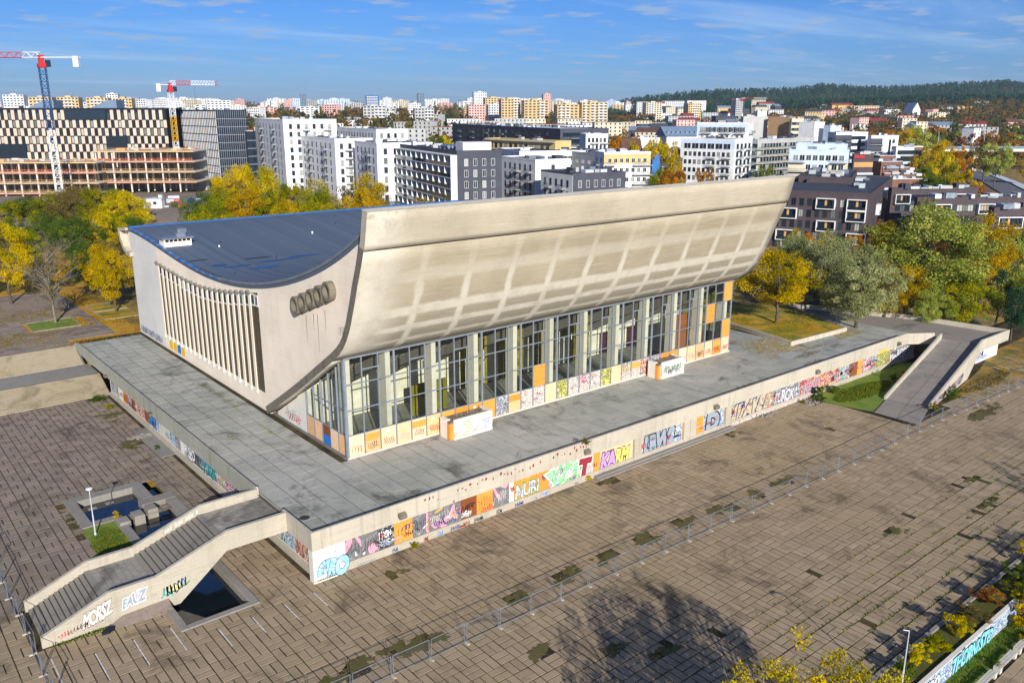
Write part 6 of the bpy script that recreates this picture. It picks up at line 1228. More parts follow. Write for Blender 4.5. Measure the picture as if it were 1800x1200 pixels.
# 6.. right of it
B = white_house('white apartment house with dark small balconies right of the dark house', 881, 941, 1003, 283, 276, 27, 6, 1, 6, (), (.15, .5)); 
B = Block('apartment_house', 'low dark brick house with a white balcony side, its roof just above the shell', 951, 1007, 1100, 308, 248, 27, 'dark_brick', clutter=16)
B.windows('R', 6, 5, 1.15, 2.1, frame='frame_white', fh=3.3, top=1.1); B.band('white_side', 'L', 0, 1, 0, B.H + .4, 'white_render', .05); B.windows('L', 5, 5, 1.1, 2.1, fh=3.3, top=1.1, d=.053); B.balconies('L', (.3, .72), 5, 3.4, 1.4, 3.3, 1.1)
B = Block('apartment_house', 'long low white house with a terrace roof behind the dark house', 876, 913, 1062, 268, 330, 16, 'white_render', clutter=8); B.windows('R', 14, 4, 2.0, 1.6, fh=3.3); B.windows('L', 4, 4, 2.0, 1.6, fh=3.3)
B = Block('apartment_house', 'yellow penthouse storey over the long white house', 853, 976, 1004, 250, 352, 36, 'yellow_render', clutter=3); B.windows('L', 12, 3, 2.0, 2.2, fh=3.2); B.windows('R', 2, 2, 1.2, 1.6); B.band('awning', 'L', 0, 1, B.H - .3, B.H, 'grey_render', 1.2)
B = Block('apartment_house', 'long dark apartment block with green glass behind the yellow penthouse', 795, 985, 1070, 228, 425, 20, 'dark_brick', clutter=26, roof='roof_pale'); B.windows('L', 16, 5, 3.0, 2.0, pane='pane_dark', fh=3.4, bars=1); B.windows('R', 8, 5, 3.2, 2.0, pane='pane_dark', fh=3.4); B.balconies('L', (.15, .3, .45, .6, .75, .9), 5, 6, 1.4, 3.4, rail='green_glass'); B.balconies('R', (.3, .7), 5, 5, 1.4, 3.4, rail='green_glass')
B = Block('apartment_house', 'white and black corner house left of the orange trees', 1019, 1030, 1069, 237, 395, 10, 'white_render', clutter=2); B.windows('R', 5, 6, 1.1, 1.9, fh=3.1); B.balconies('R', (.4, .85), 6, 4, 1.4, 3.1)
B = Block('apartment_house', 'grey house with a stepped roof in front of the yellow balcony storey', 986, 1045, 1075, 272, 318, 22, 'grey_render', clutter=6); B.windows('L', 5, 5, 1.8, 1.3, frame='frame_white'); B.windows('R', 3, 5, 1.2, 1.3, frame='frame_white')
B = Block('apartment_house', 'white house with curved balconies and a yellow top storey, left of the orange trees', 1045, 1062, 1144, 270, 296, 14, 'white_render', clutter=6); fh = 3.25
B.band('yellow_storey', 'R', .0, 1, B.H - 3.6, B.H - .3, 'yellow_render', .05); B.windows('R', 7, 7, 1.3, 1.5, fh=fh, frame='frame_white', d=.06); B.balconies('R', (.12, .72, .92), 7, 3.6, 1.6, fh); B.windows('L', 2, 6, 1.2, 1.5, fh=fh); B.balconies('L', (.5,), 6, 3, 1.5, fh)
B = Block('shed', 'blue walled shed between the orange trees', 1144, 1147, 1160, 275, 330, 10, 'tarp_blue', depth=6, clutter=0)
B = Block('house', 'dark wooden house with white windows behind the orange trees', 1150, 1158, 1200, 280, 350, 8, 'dark_brick', depth=9, clutter=0); B.windows('R', 4, 3, 1.3, 1.6, frame='frame_white')
# stepped white/blue house
B = Block('apartment_house', 'upper rear tier of the white and pale blue stepped apartment house', 1226, 1316, 1325, 218, 362, 62, 'white_render', clutter=4); B.windows('L', 9, 7, 1.3, 1.7, fh=3.15, frame='frame_white'); B.balconies('L', (.15, .42, .8), 7, 4.5, 1.4, 3.15); B.band('blue_storey', 'L', 0, 1, B.H - 3.3, B.H - .2, 'pale_blue_render', .04); B.windows('L', 8, 1, 2.2, 2.0, fh=3.15, d=.05); B.balconies('R', (.3, .7), 7, 3.0, 1.3, 3.15, rail='green_glass')
B = Block('apartment_house', 'front tier of the white and pale blue stepped apartment house with loggias', 1197, 1292, 1323, 247, 338, 52, 'white_render', clutter=4); B.windows('L', 10, 7, 1.2, 1.7, fh=3.15, frame='dark_metal'); B.balconies('L', (.12, .4), 7, 3.6, 1.4, 3.15, floors=range(1, 7)); B.band('blue_storey', 'L', 0, 1, B.H - 3.4, B.H - .2, 'pale_blue_render', .04); B.windows('L', 6, 1, 3.0, 2.2, fh=3.15, d=.05, pane='pane_dark', frame='frame_white'); B.windows('R', 4, 7, 2.0, 2.0, fh=3.15, pane='pane_dark'); B.balconies('R', (.25, .75), 7, 4.4, 1.4, 3.15, rail='green_glass')
B = Block('apartment_house', 'long grey-beige balcony house receding to the right of the stepped white house', 1318, 1332, 1432, 247, 395, 42, 'grey_render', clutter=10); B.windows('R', 18, 6, 2.0, 1.8, fh=3.2); B.balconies('R', [.04 + .11 * i for i in range(9)], 6, 5, 1.5, 3.2, slab='cream_render', rail='green_glass'); B.windows('L', 3, 6, 2.0, 1.8, fh=3.2)
B = Block('apartment_house', 'pale blue and cream house with loggias in front of the long balcony house', 1388, 1493, 1500, 266, 306, 70, 'pale_blue_render', clutter=5); B.windows('L', 8, 5, 1.8, 2.0, fh=3.3, frame='frame_white'); B.band('cream_panel', 'L', .0, .32, 0, B.H - 4.0, 'cream_render', .04); B.windows('L', 8, 5, 1.8, 2.0, fh=3.3, frame='frame_white', d=.045, skip=(2, 3, 4, 5, 6, 7), floors=range(1, 5)); B.band('cream_panel', 'L', .7, 1, 0, B.H - 4.0, 'cream_render', .04); B.balconies('L', (.15, .85), 5, 5.5, 1.5, 3.3); B.balconies('R', (.5,), 5, 4, 1.3, 3.3, rail='green_glass')
B = Block('apartment_house', 'recessed pale blue top storey of the cream and blue house', 1400, 1490, 1496, 256, 312, 70, 'pale_blue_render', clutter=4); B.windows('L', 7, 1, 2.0, 1.6)
# brown brick estate on the right
def frame_bay(B, face, u, z, w=4.2, h=3.0):
    mb = MB(); mb.box(-w/2, w/2, -1.1, -.002, 0, .22); mb.box(-w/2, w/2, -1.1, -.002, h - .22, h); mb.box(-w/2, -w/2 + .22, -1.1, -.002, .22, h - .22); mb.box(w/2 - .22, w/2, -1.1, -.002, .22, h - .22); mb.quad((-w/2, -.01, .2), (w/2, -.01, .2), (w/2, -.01, h - .2), (-w/2, -.01, h - .2), 1); mb.box(-.3, .3, -.2, -.012, .22, h - .22, 2); mb.box(-w/2 + .22, w/2 - .22, -1.08, -1.04, .22, 1.1, 1)
    B.put(mb.mesh('framed_balcony', M['white_render'], M['pane_dark'], M['timber']), 'framed_balcony', face, u, z)
B = Block('apartment_house', 'dark brown brick house with white framed balconies beside the shell tip', 1352, 1531, 1570, 343, 236, 62, 'brown_brick', clutter=14); fh = 3.15
B.windows('L', 11, 5, 1.3, 2.2, fh=fh, top=1.2, skip=((1, 1), (4, 0), (4, 2), (5, 0), (5, 2), (9, 1), (9, 3), (8, 1), (8, 3))); B.windows('R', 3, 5, 1.5, 2.2, fh=fh, top=1.2)
for u, f in ((.42, 0), (.40, 2), (.79, 1), (.80, 3), (.12, 1), (.1, 3), (.12, 0)): frame_bay(B, 'L', B.wl * u, B.H - 1.3 - (f + 1) * fh, 5.2, 3.1)
for u, f in ((.3, 1), (.5, 3), (.6, 0)): frame_bay(B, 'R', B.wr * u, B.H - 1.3 - (f + 1) * fh, 4, 3.1)
B = Block('apartment_house', 'second brown brick house just behind the shell tip', 1404, 1497, 1507, 315, 272, 66, 'brown_brick', clutter=12); B.windows('L', 8, 5, 1.3, 2.0, fh=3.15, top=1.2); frame_bay(B, 'L', B.wl * .92, B.H - 4.6, 4, 3); frame_bay(B, 'R', B.wr * .5, B.H - 4.6, 3, 3)
B = Block('apartment_house', 'long low brown brick house right of the white framed balconies', 1562, 1568, 1720, 333, 268, 6, 'brown_brick', clutter=24); B.windows('R', 16, 4, 1.8, 1.9, fh=3.2, top=1.2); [frame_bay(B, 'R', B.wr * u, B.H - 4.5, 5, 3) for u in (.12, .5, .8)]
B = Block('apartment_house', 'brown brick house behind the big green tree', 1608, 1613, 1830, 350, 246, 6, 'brown_brick', clutter=20); B.windows('R', 20, 4, 1.8, 1.9, fh=3.2, top=1.2); [frame_bay(B, 'R', B.wr * u, B.H - 4.5, 5, 3) for u in (.2, .55, .75)]
B = Block('apartment_house', 'nearest brown brick house at the right picture edge', 1738, 1748, 1840, 368, 224, 6, 'brown_brick', clutter=10); B.windows('R', 9, 4, 1.8, 1.9, fh=3.2, top=1.2); frame_bay(B, 'R', B.wr * .3, B.H - 5, 7, 3)
# rows of red brick town houses
for k_ in range(5):
    D = 300 + 26 * k_; y_ = 318 - 10.5 * k_; B = Block('terraced_house', ('nearest', 'second', 'third', 'fourth', 'farthest')[k_] + ' of five red brick terraced rows with pale roofs', 1548 + 1.5 * k_, 1557 - 2.5 * k_, 1622 - 12 * k_, y_, D, 8, 'red_brick', clutter=7, roof='roof_pale', depth=18); B.windows('R', 6, 3, 1.2, 1.6, fh=3.1, top=4); mb = MB(); mb.box(B.wr - .01, B.wr + 2.2, -.5, B.wl + .5, B.H - .5, B.H + .4); mb.build('roof_edge', M['roof_pale'], parent=B.o)
    mb = MB(); mb.box(-.1, B.wr + .1, -.1, .5, B.H + .5, B.H + .75); mb.build('coping', M['roof_pale'], parent=B.o)
B = Block('shop_building', 'low dark hall with a red sign strip behind the terraced rows', 1498, 1501, 1536, 272, 350, 6, 'brown_brick', clutter=3, depth=20, roof='bluegrey_metal'); B.band('red_sign', 'R', .05, .55, B.H - 1.3, B.H - .3, 'crane_red', .1); B.band('timber_strip', 'R', .05, 1, B.H - 5, B.H - 3, 'timber', .1); B.band('pale_canopy', 'R', 0, 1, B.H - 8, B.H - 7.2, 'roof_pale', 1.0)
B = Block('apartment_house', 'white and dark modern block with vertical slit behind the red sign hall', 1456, 1470, 1526, 234, 432, 12, 'white_render', clutter=4); B.windows('R', 8, 6, 2.0, 1.7, fh=3.2, pane='pane_dark'); B.band('dark_bays', 'R', 0, .5, 3, B.H - 1, 'dark_brick', .05); B.balconies('R', (.12, .35), 6, 6, 1.5, 3.2); B.band('slit', 'R', .72, .8, 1, B.H - 1.5, 'pane_dark', .06); B.windows('L', 3, 6, 1.5, 1.6)
B = Block('apartment_house', 'dark balconied modern block with a white end wall', 1526, 1532, 1580, 240, 425, 10, 'white_render', clutter=3); B.band('dark_bays', 'R', 0, .42, 2, B.H - 1, 'dark_brick', .05); B.balconies('R', (.2,), 6, 8, 1.5, 3.2); B.band('slit', 'R', .66, .74, 1, B.H - 1.5, 'pane_dark', .06); B.windows('R', 4, 6, 1.4, 1.8, fh=3.2, skip=(0, 1, 2))
B = Block('apartment_house', 'white and brick house with glazed loggias left of the golden park trees', 1571, 1576, 1622, 259, 415, 8, 'white_render', clutter=6); B.band('brick_end', 'R', .68, 1, 0, B.H, 'red_brick', .05); B.windows('R', 7, 5, 1.8, 2.0, fh=3.2, pane='pane_dark', d=.06); B.balconies('R', (.4,), 5, 8, 1.4, 3.2, rail='green_glass')
# culture houses
for (lb, a, b, c, y_, D, an, mt, nf) in (('tan windowless hall with a cream wing', 1351, 1388, 1413, 207, 560, 40, 'tan_panel', 0), ('beige hall with a criss-cross facade', 1302, 1307, 1350, 206, 575, 8, 'grey_render', 0), ('white box-like hall behind the long balcony house', 1405, 1432, 1450, 216, 520, 40, 'white_render', 0), ('white tower-like stage house', 1325, 1332, 1348, 197, 600, 8, 'white_render', 0), ('pale grey translucent hall right of the white box', 1448, 1460, 1479, 222, 515, 30, 'pale_blue_render', 0), ('cream office wing with rows of small windows beside the tan hall', 1388, 1392, 1413, 210, 552, 8, 'cream_render', 5)):
    B = Block('hall', lb, a, b, c, y_, D, an, mt, clutter=3)
    if nf: B.windows('R', 7, nf, 1.6, 1.8, fh=3.6)
    if 'criss' in lb:
        for i in range(16): mb = MB(); x = B.wr * i / 16; mb.quad((x, -.05, 8), (x + .8, -.05, 8), (x + 3.2, -.05, 20), (x + 2.4, -.05, 20)); mb.build('lattice_bar', M['navy'], parent=B.o)
    if 'translucent' in lb or 'white box' in lb:
        for i in range(7): B.band('joint', 'R', i / 7, i / 7 + .01, 0, B.H, 'frame_grey', .04)
B = Block('hall', 'long hall with a blue-grey metal roof and dormers', 1155, 1172, 1237, 240, 560, 8, 'white_render', depth=22, clutter=0, par=0); mb = MB(); mb.prism_x([(-1, 0), (23, 0), (11, 6)], -1, B.wr + 1); mb.build('pitched_roof', M['bluegrey_metal'], parent=B.o, loc=(0, 0, B.H + .13), fix=True)
for k_ in range(8): mb = MB(); mb.box(B.wr * (k_ + .5) / 8 - .7, B.wr * (k_ + .5) / 8 + .7, 2.0, 4.5, B.H + 1.2, B.H + 3.0); mb.build('dormer', M['bluegrey_metal'], parent=B.o)
B = Block('shop_building', 'low white shop with a dark window strip before the orange trees', 1108, 1114, 1160, 244, 480, 8, 'white_render', depth=25, clutter=4); B.windows('R', 6, 2, 4, 2, pane='pane_dark')
B = Block('house', 'house with a steep brown tiled roof behind the yellow top storey', 1085, 1096, 1128, 268, 400, 30, 'cream_render', depth=12, clutter=0, par=0); mb = MB(); mb.prism_x([(-.6, -1.), (B.wl + .6, -1), (B.wl / 2, 6)], -.6, B.wr + .6); mb.build('pitched_roof', M['roof_tile_brown'], parent=B.o, loc=(0, 0, B.H + .2), fix=True)
# ---- distant towers: windows too small to pick apart, joined per house
def far_block(name, label, px, ytop, D, wpx, ang, wall, fl, nw=6, group=None, depth=14, zb=None, balc=None, roofh=1.5, cat='building'):
    x, y, zr = at(px, ytop, D); w_ = wpx * D / 1480; z0 = ground_h(x, y) - 1 if zb is None else zb; H = zr - z0; r = tag(empty(name, (x, y, z0), R(ang - YAW)), label, cat, group)
    mb = MB(); mb.box(-w_ / 2, w_ / 2, 0, depth, 0, H); mb.box(-w_ * .15, w_ * .12, 3, depth - 3, H, H + roofh); mb.build('wall', M[wall], parent=r)
    fh = H / fl if fl else 3; ms = MB(); fh = min(fh, 3.0); k = int(H / fh)
    for f in range(k):
        z = H - (f + 1) * fh + .9
        for i in range(nw):
            x0 = -w_ / 2 + w_ * (i + .5) / nw; hw = w_ / nw * .3; ms.box(x0 - hw, x0 + hw, -.06, .0, z, z + 1.5)
        for j in range(3): y0 = depth * (j + .5) / 3; ms.box(-w_ / 2 - .06, -w_ / 2, y0 - 1, y0 + 1, z, z + 1.5)
    tag(ms.build('windows', M['pane_dark'], parent=r), kind='stuff')
    if balc:
        mbb = MB()
        for (u0, u1) in balc:
            for f in range(k): z = H - (f + 1) * fh; mbb.box(-w_ / 2 + u0 * w_, -w_ / 2 + u1 * w_, -1.2, -.07, z, z + 1.05)
        tag(mbb.build('balconies', M['white_render'], parent=r), kind='stuff')
    return r
tw = [(898, 174, 1020, 33, 'sand_brick', 'sand-coloured tower block, left of the three big ones', ((.62, .95),)), (943, 176, 1000, 42, 'sand_brick', 'sand-coloured tower block, middle of the three big ones', ((.6, .85),)), (1002, 184, 960, 44, 'sand_brick', 'broad sand-coloured tower block, left half', ((.08, .25), (.3, .5))), (1046, 180, 958, 46, 'sand_brick', 'broad sand-coloured tower block, right half', ((.05, .2), (.35, .5), (.6, .95))), (868, 172, 1300, 30, 'sand_brick', 'smaller sand-coloured tower block behind the big ones', None), (838, 184, 1050, 28, 'pink_render', 'pale pink slab block left of the sand-coloured towers', None), (872, 184, 1080, 26, 'white_render', 'white slab block with long balconies left of the towers', ((.05, .6),)), (844, 162, 1700, 22, 'white_render', 'tallest white tower on the skyline', None), (962, 165, 1900, 13, 'pink_render', 'slim pink tower on the skyline', None), (658, 186, 900, 38, 'grey_render', 'grey slab block in the middle distance, left one', ((.5, .95),)), (746, 190, 880, 33, 'grey_render', 'grey-brown slab block in the middle distance, right one', ((.5, .95),)), (654, 168, 1700, 23, 'tarp_blue', 'blue and white tower on the skyline', ((.1, .9),)), (740, 164, 2000, 12, 'bluegrey_metal', 'dark narrow tower on the skyline', None), (532, 165, 2000, 10, 'bluegrey_metal', 'thin grey tower on the skyline', None), (1222, 182, 1150, 24, 'yellow_render', 'cream tower block at the foot of the wooded hill', ((.2, .8),)), (1150, 180, 1300, 28, 'cream_render', 'cream and pink slab block before the wooded hill', ((.1, .5),)), (1300, 176, 1250, 12, 'grey_render', 'tower under construction beside the small red crane', None),
      (70, 171, 900, 36, 'sand_brick', 'sand-coloured block above the checkered office, first from left', ((.3, .75),)), (118, 171, 900, 34, 'sand_brick', 'sand-coloured block above the checkered office, second from left', ((.3, .75),)), (170, 172, 900, 34, 'sand_brick', 'sand-coloured block above the checkered office, third from left', ((.2, .75),)), (214, 173, 900, 30, 'sand_brick', 'sand-coloured block above the checkered office, fourth from left', ((.2, .75),)), (196, 165, 1200, 18, 'white_render', 'white tower behind the sand-coloured blocks at left', None), (22, 167, 1100, 32, 'white_render', 'white slab block at the left picture edge on the skyline', None)]
for px, yt, D, w_, mt, lb, bl in tw: far_block('tower_block', lb, px, yt, D, w_, 12, mt, 0, 6 if w_ > 20 else 4, None, 16, balc=bl)
rr = random.Random(4); cols_ = ['white_render'] * 10 + ['cream_render', 'cream_render', 'grey_render', 'grey_render', 'pink_render', 'pale_blue_render', 'sand_brick']
for k_ in range(150):
    px = rr.uniform(-20, 1110); u = rr.random()
    if u < .45 and k_ % 3: u = rr.uniform(.5, 1)
    D = 1000 + 2000 * u
    yt = rr.uniform(172, 181) if u > .45 else rr.uniform(180, 203) + 6 * (px < 300) * 0
    if px > 1000: yt += 4
    if px < 440 and yt > 186: yt = rr.uniform(173, 186)
    far_block('apartment_block', 'small pale apartment block far off in the skyline housing estates', px, yt, D, rr.uniform(9, 34) if u > .4 else rr.uniform(18, 48), rr.choice([5, 12, 25, -20]), rr.choice(cols_), 0, rr.randint(4, 8), 'far housing estates', 13, roofh=rr.uniform(.3, 2.5), cat='apartment block')
def far_house(px, ytop, D, wpx, wall, roof, lb, grp, pitched=True, hw=6):
    x, y, zr = at(px, ytop, D); w_ = wpx * D / 1480; z0 = ground_h(x, y) - 2; H = max(6, zr - z0 - (3.5 if pitched else 0)); r = tag(empty('house', (x, y, z0), R(random.choice([5, -25, 30, 12]) - YAW)), lb, 'house', grp); d = random.uniform(9, 13)
    mb = MB(); mb.box(-w_ / 2, w_ / 2, 0, d, 0, H); mb.build('wall', M[wall], parent=r); mb = MB()
    if pitched: mb.prism_x([(-.5, H), (d + .5, H), (d / 2, H + 3.5)], -w_ / 2 - .4, w_ / 2 + .4); mb.build('roof', M[roof], parent=r, fix=True)
    else: mb.box(-w_ / 2 - .2, w_ / 2 + .2, -.2, d + .2, H, H + .4); mb.build('roof', M[roof], parent=r)
    ms = MB(); n_ = max(2, int(w_ / 3.5))
    for f in range(int(H / 3)):
        for i in range(n_): x0 = -w_ / 2 + w_ * (i + .5) / n_; ms.box(x0 - .6, x0 + .6, -.06, 0, H - 3 * (f + 1) + 1, H - 3 * (f + 1) + 2.5)
    tag(ms.build('windows', M['pane_dark'], parent=r), kind='stuff')
for k_ in range(130):
    px = rr.uniform(1120, 1830); D = rr.choice([rr.uniform(620, 1000), rr.uniform(1000, 1700)]); yb = np.interp(D, [620, 1000, 1700], [236, 212, 182]); yt = yb + rr.uniform(-9, 3)
    if px < 1340 and yt > 228: continue
    if px > 1560 and D < 700: continue
    p_ = rr.random() < .55; far_house(px, yt, D, rr.uniform(14, 46), rr.choice(['white_render', 'white_render', 'cream_render', 'grey_render', 'pink_render', 'yellow_render', 'dark_brick']), rr.choice(['roof_red', 'roof_red', 'roof_tile_brown', 'roof_dark', 'roof_dark', 'bluegrey_metal']), 'small house with a ' + ('pitched' if p_ else 'flat') + ' roof among the autumn trees below the wooded hill', 'pitched houses below the hill' if p_ else 'flat-roofed houses below the hill', p_)
for k_ in range(30):
    px = rr.uniform(480, 1110); D = rr.uniform(560, 950); yt = float(np.interp(D, [560, 950], [226, 204])) + rr.uniform(-3, 5)
    far_house(px, yt, D, rr.uniform(20, 70), rr.choice(['white_render', 'cream_render', 'grey_render', 'grey_render']), rr.choice(['roof_dark', 'roof_pale', 'roof_red', 'grey_render']), 'low flat-roofed house in the middle distance behind the white apartments', 'low houses of the middle distance', False)
# a white church and the bridge on the right
x, y, zr = at(1612, 188, 1150); ch = tag(empty('church', (x, y, ground_h(x, y) - 2), R(-YAW)), 'small white church with a pointed gable among the trees on the right', 'church'); mb = MB(); mb.box(-5, 5, 0, 26, 0, 20); mb.prism_y([(-5, 20), (5, 20), (0, 29)], 0, 26); mb.build('nave', M['white_render'], parent=ch, fix=True); mb = MB(); mb.box(-1.5, 1.5, -.1, 0, 8, 17); mb.build('window', M['pane_dark'], parent=ch)
x, y, zr = at(1640, 258, 560); br = tag(empty('road_bridge', (x, y, 0), R(2 - YAW)), 'long pale concrete road bridge behind the park trees on the right', 'bridge')
mb = MB(); mb.box(-40, 190, -6, 6, zr - 3.0, zr - 1.2); mb.build('deck', M['concrete_light'], parent=br)
for yy in (-6.0, 5.9): mb = MB(); mb.box(-40, 190, yy, yy + .1, zr - 1.2, zr); mb.build('railing', M['bluegrey_metal'], parent=br)
for k_ in range(5): mb = MB(); mb.box(-20 + 45 * k_, -17 + 45 * k_, -5, 5, -10, zr - 3.0); mb.build('pier', M['concrete'], parent=br)
for k_ in range(7): lx = -30 + 30 * k_; mb = MB(); mb.tube((lx, -5.5, zr - 1.2), (lx, -5.5, zr + 9), .15, .1, 6); mb.build('lamp_mast', M['lamp_pole'], parent=br)
# road with a pavement on the right, flags in the park
def ribbon(name, pts, w, z, mat, parent):
    mb = MB(); P_ = [Vector(p) for p in pts]
    L2 = []
    for i, p in enumerate(P_): d = (P_[min(i + 1, len(P_) - 1)] - P_[max(i - 1, 0)]).normalized(); n_ = Vector((-d.y, d.x)) * w / 2; L2.append((p - n_, p + n_))
    for (a, b), (c, d) in zip(L2, L2[1:]): mb.quad((*a, z), (*c, z), (*d, z), (*b, z))
    return mb.build(name, M[mat], parent=parent)
rd = tag(empty('riverside_road'), 'curving riverside road with a pale cycle path on the right', 'road', kind='structure')
pa = [at(1850, 380, 330)[:2], at(1815, 352, 362)[:2], at(1788, 334, 405)[:2], at(1752, 315, 470)[:2], at(1715, 303, 530)[:2], at(1690, 300, 570)[:2]]
def road_ribbon(name, off, w, dz, mat):
    mb = MB(); P_ = [Vector(p) for p in pa]; L2 = []; fine = []
    for a, b in zip(P_, P_[1:]): fine += [a.lerp(b, k / 8) for k in range(8)]
    for i, p in enumerate(fine): d = (fine[min(i + 1, len(fine) - 1)] - fine[max(i - 1, 0)]).normalized(); n_ = Vector((-d.y, d.x)); L2.append((p - n_ * (off + w / 2), p - n_ * (off - w / 2)))
    for (a, b), (c, d) in zip(L2, L2[1:]): mb.quad(*[(q.x, q.y, ground_h(q.x, q.y) + dz) for q in (a, c, d, b)])
    mb.build(name, M[mat], parent=rd)
road_ribbon('carriageway', 0, 12, .45, 'asphalt'); road_ribbon('red_path', -11, 6, .47, 'red_brick'); road_ribbon('walkway', 10, 5, .5, 'roof_pale')
for k_, px in enumerate((1641, 1648, 1657)):
    x, y, _ = at(px, 320, 330); fo = tag(empty('flagpole', (x, y, T)), ('left', 'middle', 'right')[k_] + ' of three white flagpoles in the park', 'flagpole', 'flagpoles in the park'); mb = MB(); mb.tube((0, 0, 0), (0, 0, 9), .12, .08, 6); mb.build('pole', M['frame_white'], parent=fo); mb = MB(); mb.box(.1, 1.5, -.02, .02, 4.5, 8.8); mb.build('flag', M[('frame_white', 'paint_white', 'formwork_yellow')[k_]], parent=fo)
# path and pavilion right behind the golden tree
x, y, z = at(1438, 455, 195); pv = tag(empty('park_pavilion', (x, y, T), R(-YAW)), 'small flat-roofed park shelter on a post beside the sandy path', 'shelter'); mb = MB(); mb.box(-5, 3, -1.5, 1.5, 2.6, 3.0); mb.build('roof', M['kerb'], parent=pv); mb = MB(); mb.box(1.3, 2.4, -.5, .5, 0, 2.6); mb.build('post', M['concrete_light'], parent=pv)
pt = tag(empty('park_path'), 'sandy park path in front of the brown brick houses', 'path', kind='structure'); ribbon('sand', [at(1360, 440, 205)[:2], at(1440, 450, 205)[:2], at(1530, 458, 212)[:2], at(1620, 462, 220)[:2]], 7, T + .3, 'step_pale', pt); ribbon('asphalt', [at(1400, 470, 188)[:2], at(1470, 478, 190)[:2], at(1560, 485, 196)[:2]], 9, T + .32, 'asphalt', pt)
# ---- cranes
def crane(px, pyb, D, ytop, label, zones, jib, back, jang, mw=2.0):
    x, y, _ = at(px, pyb, D); zt = at(px, ytop, D)[2]; o = tag(empty('tower_crane', (x, y, T)), label, 'crane'); H = zt - T; n = int(H / 2.2)
    for name, a, b, mt in zones:
        mb = MB()
        for i in range(int(n * a), int(n * b)):
            z0, z1 = i * H / n, (i + 1) * H / n; h = mw / 2
            for sx, sy in ((-h, -h), (h, -h), (h, h), (-h, h)): mb.tube((sx, sy, z0), (sx, sy, z1), .13, k=4, cap=False)
            C4 = [(-h, -h), (h, -h), (h, h), (-h, h)]
            for q in range(4): p0, p1 = C4[q], C4[(q + 1) % 4]; mb.tube((*p0, z0), (*p1, z1), .08, k=4, cap=False); mb.tube((*p0, z1), (*p1, z1), .08, k=4, cap=False)
        mb.build(name, M[mt], parent=o)
    mb = MB(); mb.box(-1.3, 1.3, -1.3, 1.3, H, H + 1.2); mb.box(-.8, .8, -.8, .8, H + 1.2, H + 4); mb.build('slewing_unit', M['crane_red'], parent=o); mb = MB(); mb.box(1.0, 2.4, -1.8, -.4, H + .2, H + 2.4); mb.build('cab', M['pane_dark'], parent=o)
    ca, sa = math.cos(R(jang - YAW)), math.sin(R(jang - YAW)); sec = 16
    for i in range(sec):
        a, b = jib * i / sec, jib * (i + 1) / sec; mb = MB(); h0 = H + 3.2
        for dz, off in ((0, -.7), (0, .7), (1.7, 0)): mb.tube((ca * a - sa * off, sa * a + ca * off, h0 + dz), (ca * b - sa * off, sa * b + ca * off, h0 + dz), .12, k=4, cap=False)
        m_ = (a + b) / 2
        for off in (-.7, .7): mb.tube((ca * a - sa * off, sa * a + ca * off, h0), (ca * m_, sa * m_, h0 + 1.7), .07, k=4, cap=False); mb.tube((ca * m_, sa * m_, h0 + 1.7), (ca * b - sa * off, sa * b + ca * off, h0), .07, k=4, cap=False)
        mb.build('jib_section', M['crane_red' if 2 <= i < 7 or i == 15 else 'crane_white'], parent=o)
    mb = MB()
    for off in (-.7, .7): mb.tube((0 - sa * off, ca * off, H + 3.2), (-ca * back - sa * off, -sa * back + ca * off, H + 3.2), .18, k=4); mb.tube((0, 0, H + 4.5), (-ca * back, -sa * back, H + 3.6), .06, k=4)
    mb.build('counter_jib', M['crane_white'], parent=o); mb = MB(); c_ = back * .9
    mb.box(-.9, .9, -.6, .6, H + .2, H + 3.6); w2 = mb.build('counterweight', M['crane_white'], parent=o, loc=(-ca * c_, -sa * c_, 0), rz=R(jang - YAW)); mb = MB(); mb.tube((ca * jib * .5, sa * jib * .5, H + 3.2), (ca * jib * .5, sa * jib * .5, H - 6), .04, k=4); mb.build('hoist_rope', M['dark_metal'], parent=o)
    return o
crane(103, 325, 298, 119, 'tall tower crane with white and blue mast at the left', (('mast', 0, .62, 'crane_white'), ('mast', .62, 1, 'crane_blue')), 48, 13, 180); crane(314, 300, 405, 162, 'tower crane with a yellow mast section above the glass office', (('mast', 0, .55, 'crane_white'), ('mast', .55, .8, 'formwork_yellow'), ('mast', .8, 1, 'crane_white')), 21, 5.5, 14)
crane(1300, 235, 1250, 178, 'small red crane far off before the wooded hill', (('mast', 0, 1, 'crane_white'),), 38, 8, 0, 2.4)
